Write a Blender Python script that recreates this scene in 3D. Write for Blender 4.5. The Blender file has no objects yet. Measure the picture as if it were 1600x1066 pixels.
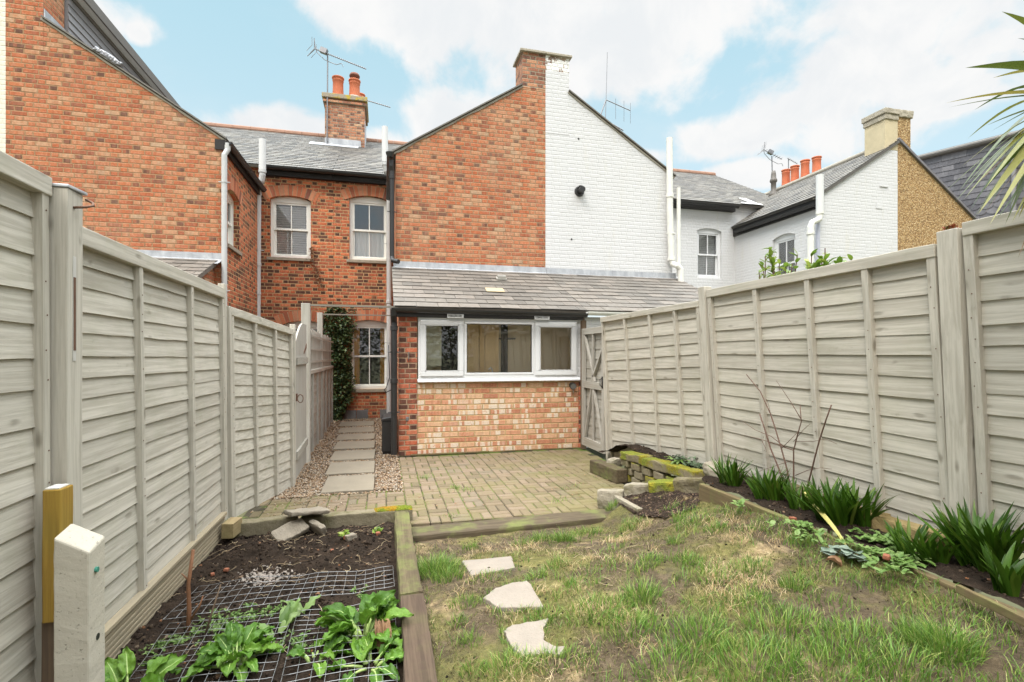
import bpy, bmesh, math, random
import numpy as np
from mathutils import Vector, Matrix, Euler, noise
from mathutils.geometry import tessellate_polygon

random.seed(7)
rng = np.random.default_rng(11)
scene = bpy.context.scene
COL = scene.collection
R = math.radians
V = Vector

# ------------------------------------------------------------------ camera, world, sun, exposure
CAM_H, YAW, FPX, HORV = 1.40, R(14.036), 800.0, 556.0
cd = bpy.data.cameras.new("camera")
cam = bpy.data.objects.new("camera", cd)
COL.objects.link(cam)
cam.location = (0, 0, CAM_H)
cam.rotation_euler = (R(90), 0, -YAW)
cd.lens, cd.sensor_width = 18.0, 36.0
cd.shift_y = (HORV - 533.0) / 1600.0
cd.clip_start, cd.clip_end = 0.05, 2000
scene.camera = cam

EXPOSURE = 1.45
SUN_ELEV, SUN_AZ = R(50), R(222)          # azimuth clockwise from +Y: behind the camera, behind the viewer's left shoulder
scene.view_settings.view_transform = 'Standard'
scene.view_settings.look = 'None'
scene.view_settings.gamma = 1.0
scene.view_settings.exposure = EXPOSURE
scene.view_settings.use_curve_mapping = False
scene.render.film_transparent = False
scene.cycles.max_bounces = 8
scene.cycles.transparent_max_bounces = 12
scene.cycles.use_denoising = True
scene.cycles.denoiser = 'OPENIMAGEDENOISE'
scene.cycles.denoising_input_passes = 'RGB_ALBEDO_NORMAL'
scene.cycles.denoising_prefilter = 'ACCURATE'

sd = bpy.data.lights.new("sun", 'SUN')
sd.energy, sd.angle, sd.color = 0.8, R(25), (1.0, 0.93, 0.83)
sun = bpy.data.objects.new("sun", sd)
COL.objects.link(sun)
sdir = V((math.sin(SUN_AZ) * math.cos(SUN_ELEV), math.cos(SUN_AZ) * math.cos(SUN_ELEV), math.sin(SUN_ELEV)))
sun.rotation_euler = sdir.to_track_quat('Z', 'Y').to_euler()


# ------------------------------------------------------------------ pixel helpers: a photograph pixel to a real point
S_, C_ = math.sin(YAW), math.cos(YAW)
def ray(u, v):
    a, b = (u - 800.0) / FPX, -(v - HORV) / FPX
    return V((S_ + a * C_, C_ - a * S_, b))
def PY(u, v, y):
    r = ray(u, v); k = y / r.y
    return V((r.x * k, y, CAM_H + r.z * k))
def PX(u, v, x):
    r = ray(u, v); k = x / r.x
    return V((x, r.y * k, CAM_H + r.z * k))
def PZ(u, v, z):
    r = ray(u, v); k = (z - CAM_H) / r.z
    return V((r.x * k, r.y * k, z))


# ------------------------------------------------------------------ node helper
class NT:
    def __init__(s, tree):
        s.t = tree; s.nodes = tree.nodes; s.links = tree.links
    def node(s, typ, **kw):
        n = s.nodes.new(typ)
        for k, v in kw.items(): setattr(n, k, v)
        return n
    def put(s, sock, val):
        if val is None: return
        if isinstance(val, bpy.types.NodeSocket): s.links.new(val, sock)
        elif isinstance(val, (tuple, list)) and len(val) == 3 and sock.type == 'RGBA': sock.default_value = (*val, 1)
        else: sock.default_value = val
    def m(s, op, a, b=None, c=None, clamp=False):
        n = s.node('ShaderNodeMath', operation=op, use_clamp=clamp)
        s.put(n.inputs[0], a); s.put(n.inputs[1], b)
        if c is not None: s.put(n.inputs[2], c)
        return n.outputs[0]
    def vm(s, op, a, b=None):
        n = s.node('ShaderNodeVectorMath', operation=op)
        s.put(n.inputs[0], a)
        if b is not None: s.put(n.inputs[3] if op == 'SCALE' else n.inputs[1], b)
        return n.outputs['Value'] if op in ('DOT_PRODUCT', 'LENGTH') else n.outputs[0]
    def sep(s, v):
        n = s.node('ShaderNodeSeparateXYZ'); s.put(n.inputs[0], v); return n.outputs
    def comb(s, x, y, z):
        n = s.node('ShaderNodeCombineXYZ')
        s.put(n.inputs[0], x); s.put(n.inputs[1], y); s.put(n.inputs[2], z); return n.outputs[0]
    def noise(s, vec, scale, detail=4, rough=.55, out=0, dist=0):
        n = s.node('ShaderNodeTexNoise')
        s.put(n.inputs['Vector'], vec); s.put(n.inputs['Scale'], scale)
        n.inputs['Detail'].default_value = detail; n.inputs['Roughness'].default_value = rough
        n.inputs['Distortion'].default_value = dist
        return n.outputs[out]
    def voro(s, vec, scale, feature='F1', out='Distance'):
        n = s.node('ShaderNodeTexVoronoi', feature=feature)
        s.put(n.inputs['Vector'], vec); n.inputs['Scale'].default_value = scale
        return n.outputs[out]
    def white(s, vec):
        n = s.node('ShaderNodeTexWhiteNoise'); s.put(n.inputs['Vector'], vec); return n.outputs
    def ramp(s, fac, stops, interp='LINEAR'):
        n = s.node('ShaderNodeValToRGB'); s.put(n.inputs[0], fac)
        cr = n.color_ramp; cr.interpolation = interp
        while len(cr.elements) < len(stops): cr.elements.new(1.0)
        for e, (p, c) in zip(cr.elements, stops):
            e.position = p
            e.color = (*c, 1) if isinstance(c, (tuple, list)) else (c, c, c, 1)
        return n.outputs[0]
    def sstep(s, x, a, b):
        n = s.node('ShaderNodeMapRange', interpolation_type='SMOOTHSTEP')
        s.put(n.inputs[0], x); s.put(n.inputs[1], a); s.put(n.inputs[2], b)
        return n.outputs[0]
    def mix(s, fac, a, b, blend='MIX'):
        n = s.node('ShaderNodeMix', data_type='RGBA', blend_type=blend)
        s.put(n.inputs[0], fac); s.put(n.inputs[6], a); s.put(n.inputs[7], b)
        return n.outputs[2]
    def pos(s): return s.geo().outputs['Position']
    def geo(s):
        if not hasattr(s, '_g'): s._g = s.node('ShaderNodeNewGeometry')
        return s._g
    def isl(s): return s.geo().outputs['Random Per Island']
    def hsv(s, col, h=.5, sat=1., val=1.):
        n = s.node('ShaderNodeHueSaturation')
        s.put(n.inputs['Hue'], h); s.put(n.inputs['Saturation'], sat); s.put(n.inputs['Value'], val); s.put(n.inputs['Color'], col)
        return n.outputs[0]

def material(name, fn):
    """fn(nt) -> dict(color, rough, height (bump), dist, metal, spec, sss, trans)"""
    m = bpy.data.materials.new(name); m.use_nodes = True
    nt = NT(m.node_tree)
    b = m.node_tree.nodes['Principled BSDF']
    d = fn(nt)
    nt.put(b.inputs['Base Color'], d.get('color', (.5, .5, .5)))
    nt.put(b.inputs['Roughness'], d.get('rough', .8))
    nt.put(b.inputs['Metallic'], d.get('metal', 0.0))
    nt.put(b.inputs['Specular IOR Level'], d.get('spec', .35))
    if 'height' in d:
        bm = nt.node('ShaderNodeBump'); bm.inputs['Strength'].default_value = d.get('bs', 1.0)
        bm.inputs['Distance'].default_value = d.get('dist', .004)
        nt.put(bm.inputs['Height'], d['height']); nt.links.new(bm.outputs[0], b.inputs['Normal'])
    if d.get('trans'):
        tr = nt.node('ShaderNodeBsdfTranslucent'); nt.put(tr.inputs[0], d['color'])
        mx = nt.node('ShaderNodeMixShader'); mx.inputs[0].default_value = d['trans']
        nt.links.new(b.outputs[0], mx.inputs[1]); nt.links.new(tr.outputs[0], mx.inputs[2])
        nt.links.new(mx.outputs[0], m.node_tree.nodes['Material Output'].inputs[0])
    return m

def simple(name, col, rough=.6, var=.12, scale=8.0, metal=0.0, spec=.35, bump=0.0):
    def f(nt):
        p = nt.pos()
        n = nt.noise(p, scale, 5, .6)
        c = nt.mix(n, tuple(x * (1 - var) for x in col), tuple(min(1, x * (1 + var)) for x in col))
        d = dict(color=c, rough=nt.m('ADD', rough - .08, nt.m('MULTIPLY', n, .16)), metal=metal, spec=spec)
        if bump: d['height'] = nt.noise(p, scale * 8, 4); d['dist'] = bump
        return d
    return material(name, f)


# ------------------------------------------------------------------ world: Nishita air behind broken cloud
def build_world():
    w = bpy.data.worlds.new("World"); scene.world = w; w.use_nodes = True
    nt = NT(w.node_tree)
    bg = w.node_tree.nodes['Background']; bg.inputs['Strength'].default_value = 0.10
    sky = nt.node('ShaderNodeTexSky', sky_type='NISHITA')
    sky.sun_disc = False; sky.sun_elevation = SUN_ELEV; sky.sun_rotation = SUN_AZ
    sky.altitude = 50; sky.air_density = 1.0; sky.dust_density = 1.5; sky.ozone_density = 1.0
    k = 10.0 / (2 ** EXPOSURE)
    d = nt.node('ShaderNodeTexCoord').outputs['Generated']
    x, y, z = nt.sep(d)
    az = nt.m('ARCTAN2', x, y); el = nt.m('ARCSINE', z)
    hori = nt.sstep(el, 0.0, .75)
    pale = nt.mix(hori, tuple(k * c for c in (.73, .885, .925)), tuple(k * c for c in (.48, .775, .875)))
    air = nt.mix(.86, sky.outputs[0], pale)
    den = nt.m('ADD', nt.m('MAXIMUM', z, 0.0), .22)
    cp = nt.comb(nt.m('DIVIDE', x, den), nt.m('DIVIDE', y, den), 0.0)
    n1 = nt.noise(d, 5.5, 8, .56, dist=.25)
    n2 = nt.noise(cp, 1.7, 6, .55)
    blob = None
    for (u, v, ru, rv) in [(1080, 0, 560, 125), (1450, 85, 360, 100), (760, 25, 290, 60), (1300, 150, 180, 40), (430, 205, 125, 38), (715, 190, 110, 48),
                           (560, 225, 210, 30), (1135, 212, 120, 34), (1165, 272, 80, 22), (60, -10, 180, 40), (215, 55, 22, 16),
                           (1000, 250, 90, 18), (1500, 165, 90, 20), (540, 5, 100, 40)]:
        r = ray(u, v); a0 = math.atan2(r.x, r.y); e0 = math.atan2(r.z, math.hypot(r.x, r.y))
        q = 1 + ((u - 800) / FPX) ** 2
        sa, se = ru / FPX / q, rv / FPX / math.sqrt(q)
        da = nt.m('DIVIDE', nt.m('SUBTRACT', az, a0), sa); de = nt.m('DIVIDE', nt.m('SUBTRACT', el, e0), se)
        g = nt.m('SUBTRACT', 1.0, nt.m('ADD', nt.m('MULTIPLY', da, da), nt.m('MULTIPLY', de, de)))
        g = nt.m('MAXIMUM', g, -1.2)
        blob = g if blob is None else nt.m('SMOOTH_MAX', blob, g, .4)
    high = nt.m('MULTIPLY', nt.m('SUBTRACT', nt.sstep(el, .55, .95), .5), 2.0)     # thicker cloud overhead
    back = nt.m('MULTIPLY', nt.m('SUBTRACT', nt.sstep(y, .25, -.2), .5), 1.8)      # and behind the camera
    cov = nt.m('MAXIMUM', blob, nt.m('MAXIMUM', high, back))
    mask = nt.sstep(nt.m('ADD', nt.m('MULTIPLY', cov, .55), nt.m('MULTIPLY', nt.m('SUBTRACT', n1, .5), 3.6)), -.18, .42)
    haze = nt.m('MULTIPLY', nt.sstep(n2, .45, .78), .28)
    mask = nt.m('MINIMUM', nt.m('ADD', mask, haze), 1.0)
    n3 = nt.noise(d, 7.0, 6, .6, dist=.3)
    shade = nt.sstep(n3, .33, .62)
    cloud = nt.mix(shade, tuple(k * c for c in (.86, .885, .905)), tuple(k * c for c in (.965, .965, .96)))
    col = nt.mix(mask, air, cloud)
    gain = nt.m('ADD', 1.0, nt.m('ADD', nt.m('MULTIPLY', nt.sstep(el, .62, 1.0), 6.4), nt.m('MULTIPLY', nt.sstep(y, .1, -.5), .15)))   # extra brightness added overhead, out of view, to light the fences evenly
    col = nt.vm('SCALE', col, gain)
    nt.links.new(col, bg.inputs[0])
build_world()


# ------------------------------------------------------------------ mesh builder and scene tree
ORG = {}
class MB:
    def __init__(s): s.v = []; s.f = []; s.mi = []; s.cur = 0
    def add(s, verts, faces):
        o = len(s.v)
        s.v.extend(tuple(p) for p in verts)
        for f in faces: s.f.append([o + i for i in f]); s.mi.append(s.cur)
    def obox(s, O, A, B, C, a0, a1, b0, b1, c0, c1):
        P = [O + A * a + B * b + C * c for c in (c0, c1) for b in (b0, b1) for a in (a0, a1)]
        F = [(0, 2, 3, 1), (4, 5, 7, 6), (0, 1, 5, 4), (2, 6, 7, 3), (0, 4, 6, 2), (1, 3, 7, 5)]
        if A.cross(B).dot(C) * (a1 - a0) * (b1 - b0) * (c1 - c0) < 0: F = [f[::-1] for f in F]
        s.add(P, F)
    def box(s, x0, y0, z0, x1, y1, z1):
        s.obox(V((0, 0, 0)), V((1, 0, 0)), V((0, 1, 0)), V((0, 0, 1)), min(x0, x1), max(x0, x1), min(y0, y1), max(y0, y1), min(z0, z1), max(z0, z1))
    def prism(s, pts, ext):
        n = len(pts); P = [V(p) for p in pts]; Q = [p + ext for p in P]
        s.add(P + Q, [tuple(range(n))[::-1], tuple(range(n, 2 * n))] + [(i, (i + 1) % n, n + (i + 1) % n, n + i) for i in range(n)])
    def tube(s, path, r, n=8, cap=True):
        path = [V(p) for p in path]; rr = r if isinstance(r, (list, tuple)) else [r] * len(path)
        rings = []; prev = None
        for i, p in enumerate(path):
            t = (path[min(i + 1, len(path) - 1)] - path[max(i - 1, 0)]).normalized()
            a = (prev - t * prev.dot(t)) if prev is not None else (V((0, 0, 1)) if abs(t.z) < .9 else V((1, 0, 0))).cross(t)
            a.normalize(); b = t.cross(a); prev = a
            rings.append([p + (a * math.cos(2 * math.pi * k / n) + b * math.sin(2 * math.pi * k / n)) * rr[i] for k in range(n)])
        F = []
        for i in range(len(rings) - 1):
            for k in range(n):
                F.append((i * n + k, i * n + (k + 1) % n, (i + 1) * n + (k + 1) % n, (i + 1) * n + k))
        if cap:
            F.append(tuple(range(n))[::-1]); F.append(tuple((len(rings) - 1) * n + k for k in range(n)))
        s.add([p for r_ in rings for p in r_], F)
    def lathe(s, c, prof, n=20):
        P = []; F = []
        for (r, z) in prof:
            for k in range(n):
                a = 2 * math.pi * k / n; P.append((c[0] + r * math.cos(a), c[1] + r * math.sin(a), c[2] + z))
        for i in range(len(prof) - 1):
            for k in range(n): F.append((i * n + k, i * n + (k + 1) % n, (i + 1) * n + (k + 1) % n, (i + 1) * n + k))
        F.append(tuple(range(n))[::-1]); F.append(tuple((len(prof) - 1) * n + k for k in range(n)))
        s.add(P, F)
    def wall(s, outer, holes, O, U, N, th):
        """outer/holes: lists of (u, z); front at O, body runs th against N"""
        W = V((0, 0, 1))
        loops = [[V((a, b, 0)) for a, b in outer]] + [[V((a, b, 0)) for a, b in h] for h in holes]
        flat = [p for l in loops for p in l]
        tri = tessellate_polygon(loops)
        fr = [O + U * p.x + W * p.y for p in flat]; bk = [p - N * th for p in fr]
        flip = U.cross(W).dot(N) < 0
        F = []
        for t in tri:
            a, b, c = t
            if (flat[b] - flat[a]).cross(flat[c] - flat[a]).z < 0: a, b, c = a, c, b
            if flip: a, b, c = a, c, b
            n = len(flat)
            F.append((a, b, c)); F.append((n + a, n + c, n + b))
        n = len(flat); o = 0
        for li, l in enumerate(loops):
            k = len(l)
            area = sum(l[i].x * l[(i + 1) % k].y - l[(i + 1) % k].x * l[i].y for i in range(k))
            for i in range(k):
                a, b = o + i, o + (i + 1) % k
                f = (a, n + a, n + b, b)
                if (area > 0) == (li > 0): f = f[::-1]
                if flip: f = f[::-1]
                F.append(f)
            o += k
        s.add(fr + bk, F)
    def build(s, name, mats, parent=None, smooth=False, bevel=0.0, origin=None, weld=False):
        if parent is not None: org = ORG[parent.name]
        elif origin is not None: org = V(origin)
        else:
            a = np.array(s.v); org = V((float((a[:, 0].min() + a[:, 0].max()) / 2), float((a[:, 1].min() + a[:, 1].max()) / 2), float(a[:, 2].min())))
        me = bpy.data.meshes.new(name)
        me.from_pydata([(p[0] - org.x, p[1] - org.y, p[2] - org.z) for p in s.v], [], s.f)
        if not isinstance(mats, (list, tuple)): mats = [mats]
        for m in mats: me.materials.append(m)
        if len(mats) > 1: me.polygons.foreach_set('material_index', s.mi)
        if smooth: me.polygons.foreach_set('use_smooth', [True] * len(me.polygons))
        me.update()
        o = bpy.data.objects.new(name, me); COL.objects.link(o)
        ORG[o.name] = org
        if parent is not None: o.parent = parent
        else: o.location = org
        if bevel:
            b = o.modifiers.new('bevel', 'BEVEL'); b.width = bevel; b.segments = 2; b.limit_method = 'ANGLE'; b.angle_limit = R(40)
        return o

def tag(o, label=None, cat=None, group=None, kind=None):
    if label: o['label'] = label
    if cat: o['category'] = cat
    if group: o['group'] = group
    if kind: o['kind'] = kind
    return o

def thing(name, label, cat, loc, group=None):
    o = bpy.data.objects.new(name, None); COL.objects.link(o)
    o.empty_display_size = .2; o.location = loc; ORG[o.name] = V(loc)
    return tag(o, label, cat, group)

def copy_tree(o, parent=None):
    c = o.copy(); COL.objects.link(c); ORG[c.name] = ORG[o.name].copy()
    if parent is not None: c.parent = parent
    for ch in [k for k in bpy.data.objects if k.parent == o]: copy_tree(ch, c)
    return c

def np_mesh(name, verts, faces, mats, smooth=False, parent=None, origin=(0, 0, 0)):
    mb = MB(); mb.v = [tuple(map(float, p)) for p in verts]; mb.f = [list(map(int, f)) for f in faces]; mb.mi = [0] * len(faces)
    return mb.build(name, mats, parent, smooth, origin=origin)

def rough_block(c, size, rotz=0.0, seed=0, jit=.006, cuts=3, bev=.012, tilt=(0, 0), big=.0):
    """a worn block: bevelled, subdivided and pushed about by noise; returned as an MB"""
    bm = bmesh.new(); bmesh.ops.create_cube(bm, size=1.0)
    for v in bm.verts: v.co = V((v.co.x * size[0], v.co.y * size[1], v.co.z * size[2]))
    bmesh.ops.bevel(bm, geom=list(bm.edges), offset=bev, segments=2, profile=.6, affect='EDGES')
    longest = max(size)
    for _ in range(cuts):
        es = [e for e in bm.edges if e.calc_length() > longest / 14]
        if not es: break
        bmesh.ops.subdivide_edges(bm, edges=es, cuts=1, use_grid_fill=True)
    M = Matrix.Translation(V(c)) @ Euler((tilt[0], tilt[1], rotz)).to_matrix().to_4x4()
    off = V((seed * 3.17, seed * 1.31, seed * 7.7))
    for v in bm.verts:
        p = v.co.copy()
        n = noise.noise_vector(p * 9 + off) * jit + noise.noise_vector(p * 34 + off) * jit * .5
        if big: n += noise.noise_vector(p * 3 + off) * big
        v.co = M @ (p + n)
    bm.verts.ensure_lookup_table()
    mb = MB(); mb.add([v.co for v in bm.verts], [[v.index for v in f.verts] for f in bm.faces]); bm.free()
    return mb


# ------------------------------------------------------------------ materials
def brick_nodes(nt, course=.0722, L=.205, bond='flemish', joint=.0125):
    p = nt.pos(); px, py, pz = nt.sep(p)
    nx = nt.m('ABSOLUTE', nt.sep(nt.geo().outputs['True Normal'])[0])
    side = nt.m('GREATER_THAN', nx, .6)
    u = nt.m('ADD', nt.m('MULTIPLY', px, nt.m('SUBTRACT', 1.0, side)), nt.m('MULTIPLY', py, side))
    wob = nt.noise(p, 1.3, 2)
    pz = nt.m('ADD', pz, nt.m('MULTIPLY', nt.m('SUBTRACT', wob, .5), .016))
    r = nt.m('DIVIDE', pz, course); row = nt.m('FLOOR', r); fv = nt.m('FRACT', r)
    jr = nt.m('MULTIPLY', nt.white(nt.comb(row, 7.0, 2.0))[0], .12)
    if bond == 'flemish':
        per = L * 1.5
        uu = nt.m('ADD', nt.m('DIVIDE', u, per), nt.m('ADD', nt.m('MULTIPLY', row, .5), jr))
        cell = nt.m('FLOOR', uu); f = nt.m('FRACT', uu)
        isH = nt.m('GREATER_THAN', f, 2 / 3)
        loc = nt.m('MULTIPLY', nt.m('SUBTRACT', f, nt.m('MULTIPLY', isH, 2 / 3)), per)
        ln = nt.m('SUBTRACT', L, nt.m('MULTIPLY', isH, L / 2))
    else:
        uu = nt.m('ADD', nt.m('DIVIDE', u, L), nt.m('ADD', nt.m('MULTIPLY', row, .5), jr))
        cell = nt.m('FLOOR', uu); f = nt.m('FRACT', uu); isH = 0.0
        loc = nt.m('MULTIPLY', f, L); ln = L
    dx = nt.m('MINIMUM', loc, nt.m('SUBTRACT', ln, loc))
    dz = nt.m('MULTIPLY', nt.m('MINIMUM', fv, nt.m('SUBTRACT', 1.0, fv)), course)
    edge = nt.m('MULTIPLY', nt.m('SUBTRACT', nt.noise(p, 45, 3), .5), .007)
    d = nt.m('ADD', nt.m('MINIMUM', dx, dz), edge)
    brick = nt.sstep(d, joint * .35, joint * .9)
    ident = nt.comb(nt.m('ADD', cell, nt.m('MULTIPLY', isH, .37)), row, nt.m('MULTIPLY', side, 5.0))
    wn = nt.white(ident)
    return dict(p=p, u=u, row=row, brick=brick, val=wn[0], col=wn[1], isH=isH, fine=nt.noise(p, 120, 4, .65), d=d)

def brick_mat(name, stops, mortar, stain=.35, bond='flemish', lime=0.0, pale=0.0, L=.205, dark=.0, course=.0722, hdr=.14, soft=.18):
    def f(nt):
        b = brick_nodes(nt, bond=bond, L=L, course=course)
        p = b['p']
        # kiln bands along a brick: short blocks across its length
        blk = nt.white(nt.comb(nt.m('FLOOR', nt.m('DIVIDE', b['u'], .028)), b['row'], 3.0))[0]
        val = nt.m('ADD', nt.m('MULTIPLY', b['val'], .86), nt.m('MULTIPLY', nt.m('SUBTRACT', nt.noise(p, .8, 4, .6), .40), .45), clamp=True)
        if hdr: val = nt.m('SUBTRACT', val, nt.m('MULTIPLY', b['isH'], hdr), clamp=True)
        blk2 = nt.white(nt.comb(nt.m('FLOOR', nt.m('DIVIDE', b['u'], .047)), b['row'], 13.0))[0]
        v2 = nt.m('ADD', nt.m('MULTIPLY', val, 1 - soft), nt.m('MULTIPLY', nt.m('ADD', nt.m('MULTIPLY', blk2, .6), nt.m('MULTIPLY', nt.noise(p, 24, 4, .7), .4)), soft), clamp=True)
        c = nt.ramp(v2, stops)
        c = nt.mix(nt.m('MULTIPLY', nt.sstep(blk, .45, 1.0), .34), c, nt.hsv(c, .5, 1.0, .60))
        sp = nt.noise(p, 38, 5, .7)
        c = nt.mix(nt.m('MULTIPLY', nt.sstep(sp, .40, .70), .55), c, nt.hsv(c, .505, .78, 1.36))
        c = nt.mix(nt.m('MULTIPLY', nt.sstep(b['fine'], .55, .8), .35), c, nt.hsv(c, .5, 1, .6))
        if lime:      # old paint and lime left on reclaimed bricks in blocky patches
            bl2 = nt.white(nt.comb(nt.m('FLOOR', nt.m('DIVIDE', nt.m('ADD', b['u'], nt.m('MULTIPLY', b['row'], .013)), .036)), b['row'], 9.0))[0]
            own = nt.m('MULTIPLY', nt.sstep(nt.sep(b['col'])[1], .30, .55), nt.sstep(bl2, .50, .58))
            pt = nt.m('MULTIPLY', own, nt.sstep(nt.noise(p, 55, 4, .6), .30, .50))
            c = nt.mix(nt.m('MULTIPLY', pt, lime), c, (.66, .57, .46))
        if pale:      # pale wash over part of the wall
            c = nt.mix(nt.m('MULTIPLY', nt.sstep(nt.noise(p, 1.1, 4), .48, .72), pale), c, (.56, .44, .30))
        ch = nt.noise(p, 16, 5, .75)      # spalled, chipped faces
        c = nt.mix(nt.m('MULTIPLY', nt.sstep(ch, .66, .72), .7), c, nt.hsv(c, .49, .8, .42))
        mo = nt.mix(nt.noise(p, 30, 4), tuple(x * .75 for x in mortar), tuple(min(1, x * 1.2) for x in mortar))
        mo = nt.mix(nt.m('MULTIPLY', nt.sstep(nt.noise(p, 5, 3), .5, .7), .5), mo, tuple(x * .45 for x in mortar))
        c = nt.mix(b['brick'], mo, c)
        st = nt.noise(nt.vm('MULTIPLY', p, (1, 1, .45)), 1.6, 6, .62)
        c = nt.mix(nt.m('MULTIPLY', nt.sstep(st, .50, .78), stain), c, nt.hsv(c, .5, .75, .48))
        h = nt.m('ADD', nt.m('MULTIPLY', b['brick'], .7), nt.m('ADD', nt.m('MULTIPLY', b['fine'], .22), nt.m('MULTIPLY', b['val'], .25)))
        h = nt.m('SUBTRACT', h, nt.m('MULTIPLY', nt.sstep(ch, .64, .72), .5))
        return dict(color=c, rough=.9, height=h, dist=.012, bs=.8, spec=.2)
    return material(name, f)

M = {}
M['brick_gable'] = brick_mat('orange_stock_brick',
    [(0, (0.104, 0.050, 0.035)), (.10, (0.191, 0.086, 0.055)), (.18, (0.312, 0.101, 0.051)), (.32, (0.406, 0.114, 0.047)), (.48, (0.458, 0.151, 0.064)), (.63, (0.432, 0.175, 0.087)), (.75, (0.476, 0.236, 0.125)), (.86, (0.398, 0.252, 0.156)), (1, (0.519, 0.382, 0.234))],
    (0.352, 0.224, 0.130), .28, pale=.16)
M['brick_left'] = brick_mat('orange_stock_brick_weathered',
    [(0, (0.104, 0.050, 0.035)), (.10, (0.191, 0.086, 0.055)), (.18, (0.312, 0.101, 0.051)), (.32, (0.406, 0.114, 0.047)), (.48, (0.458, 0.151, 0.064)), (.63, (0.432, 0.175, 0.087)), (.75, (0.476, 0.236, 0.125)), (.86, (0.398, 0.252, 0.156)), (1, (0.519, 0.382, 0.234))],
    (0.362, 0.220, 0.119), .26, pale=.14)
M['brick_back'] = brick_mat('deep_red_brick',
    [(0, (0.066, 0.035, 0.027)), (.2, (0.143, 0.061, 0.038)), (.36, (0.357, 0.096, 0.043)), (.6, (0.500, 0.126, 0.047)), (.85, (0.559, 0.166, 0.063)), (1, (0.393, 0.171, 0.094))],
    (0.476, 0.312, 0.163), .30, hdr=.34)
M['brick_pier'] = brick_mat('old_red_brick',
    [(0, (0.057, 0.032, 0.026)), (.2, (0.161, 0.060, 0.037)), (.4, (0.379, 0.088, 0.041)), (.7, (0.474, 0.124, 0.056)), (1, (0.341, 0.136, 0.074))], (0.341, 0.232, 0.149), .4, hdr=.30)
M['brick_infill'] = brick_mat('reclaimed_brick',
    [(0, (0.353, 0.140, 0.079)), (.25, (0.484, 0.200, 0.107)), (.5, (0.558, 0.279, 0.158)), (.72, (0.577, 0.344, 0.200)), (1, (0.614, 0.437, 0.279))],
    (0.472, 0.325, 0.159), .10, bond='stretcher', lime=.88, L=.232, course=.0775, hdr=0)
M['brick_stack'] = brick_mat('chimney_brick',
    [(0, (.10, .06, .05)), (.3, (.30, .12, .07)), (.6, (.46, .19, .10)), (.85, (.50, .27, .15)), (1, (.52, .38, .25))], (.30, .25, .18), .5)

def white_brick(name, base=(.82, .82, .80), dirt=.35):
    def f(nt):
        b = brick_nodes(nt); p = b['p']
        c = nt.mix(nt.noise(p, 2.2, 5, .6), tuple(x * .94 for x in base), base)
        c = nt.mix(nt.m('MULTIPLY', nt.m('SUBTRACT', 1.0, b['brick']), .09), c, (.50, .50, .47))
        st = nt.noise(nt.vm('MULTIPLY', p, (2.2, 2.2, .35)), 2.4, 6, .6)
        c = nt.mix(nt.m('MULTIPLY', nt.sstep(st, .55, .8), dirt), c, (.55, .53, .46))
        ch = nt.noise(p, 7, 6, .8)
        c = nt.mix(nt.m('MULTIPLY', nt.sstep(ch, .70, .74), .55), c, (.42, .36, .28))
        h = nt.m('ADD', nt.m('MULTIPLY', b['brick'], .36), nt.m('ADD', nt.m('MULTIPLY', b['fine'], .12), nt.m('MULTIPLY', b['val'], .3)))
        return dict(color=c, rough=.6, height=h, dist=.010, bs=.8, spec=.3)
    return material(name, f)
M['white_brick'] = white_brick('white_painted_brick', (.60, .594, .593), .5)
M['cream_brick'] = white_brick('cream_painted_brick', (.70, .66, .55), .25)
def _flaking(nt):
    b = brick_nodes(nt); p = b['p']
    c = nt.mix(nt.sstep(nt.noise(p, 5, 5, .7), .50, .56), (.80, .79, .76), nt.ramp(b['val'], [(0, (.16, .10, .07)), (.5, (.30, .18, .12)), (1, (.38, .3, .22))]))
    return dict(color=c, rough=.8, height=nt.m('ADD', b['brick'], nt.m('MULTIPLY', b['fine'], .2)), dist=.012)
M['flaking'] = material('flaking_white_brick', _flaking)

def _pebbledash(nt):
    p = nt.pos()
    v = nt.voro(p, 46, out='Color'); d = nt.voro(p, 46)
    c = nt.ramp(nt.sep(v)[0], [(0, (.17, .09, .035)), (.35, (.36, .21, .085)), (.7, (.52, .34, .15)), (1, (.62, .47, .27))])
    c = nt.mix(nt.m('MULTIPLY', nt.sstep(d, .3, .75), .55), c, (.20, .14, .07))
    return dict(color=c, rough=.9, height=nt.m('SUBTRACT', 1.0, d), dist=.014)
M['pebbledash'] = material('tan_pebbledash', _pebbledash)
M['render_cream'] = simple('stained_cream_render', (.52, .44, .29), .9, .22, 5, bump=.004)

def slate_mat(name, stops, moss=.2):
    def f(nt):
        p = nt.pos()
        c = nt.ramp(nt.isl(), stops)
        n = nt.noise(p, 13, 6, .65)
        c = nt.mix(nt.m('MULTIPLY', nt.sstep(n, .4, .72), .55), c, nt.hsv(c, .5, .7, 1.45))
        n2 = nt.noise(p, 2.1, 6, .65)
        c = nt.mix(nt.m('MULTIPLY', nt.sstep(n2, .48, .74), .5), c, nt.hsv(c, .5, .8, .6))
        c = nt.mix(nt.m('MULTIPLY', nt.sstep(nt.noise(p, 22, 5, .7), .60, .74), moss), c, (.30, .27, .14))
        return dict(color=c, rough=.62, height=nt.noise(p, 55, 5), dist=.003, spec=.4)
    return material(name, f)
M['slate'] = slate_mat('grey_slate', [(0, (0.104, 0.091, 0.076)), (.25, (0.127, 0.111, 0.093)), (.6, (0.152, 0.132, 0.110)), (.88, (0.177, 0.151, 0.125)), (1, (0.136, 0.114, 0.094))], .16)
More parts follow.
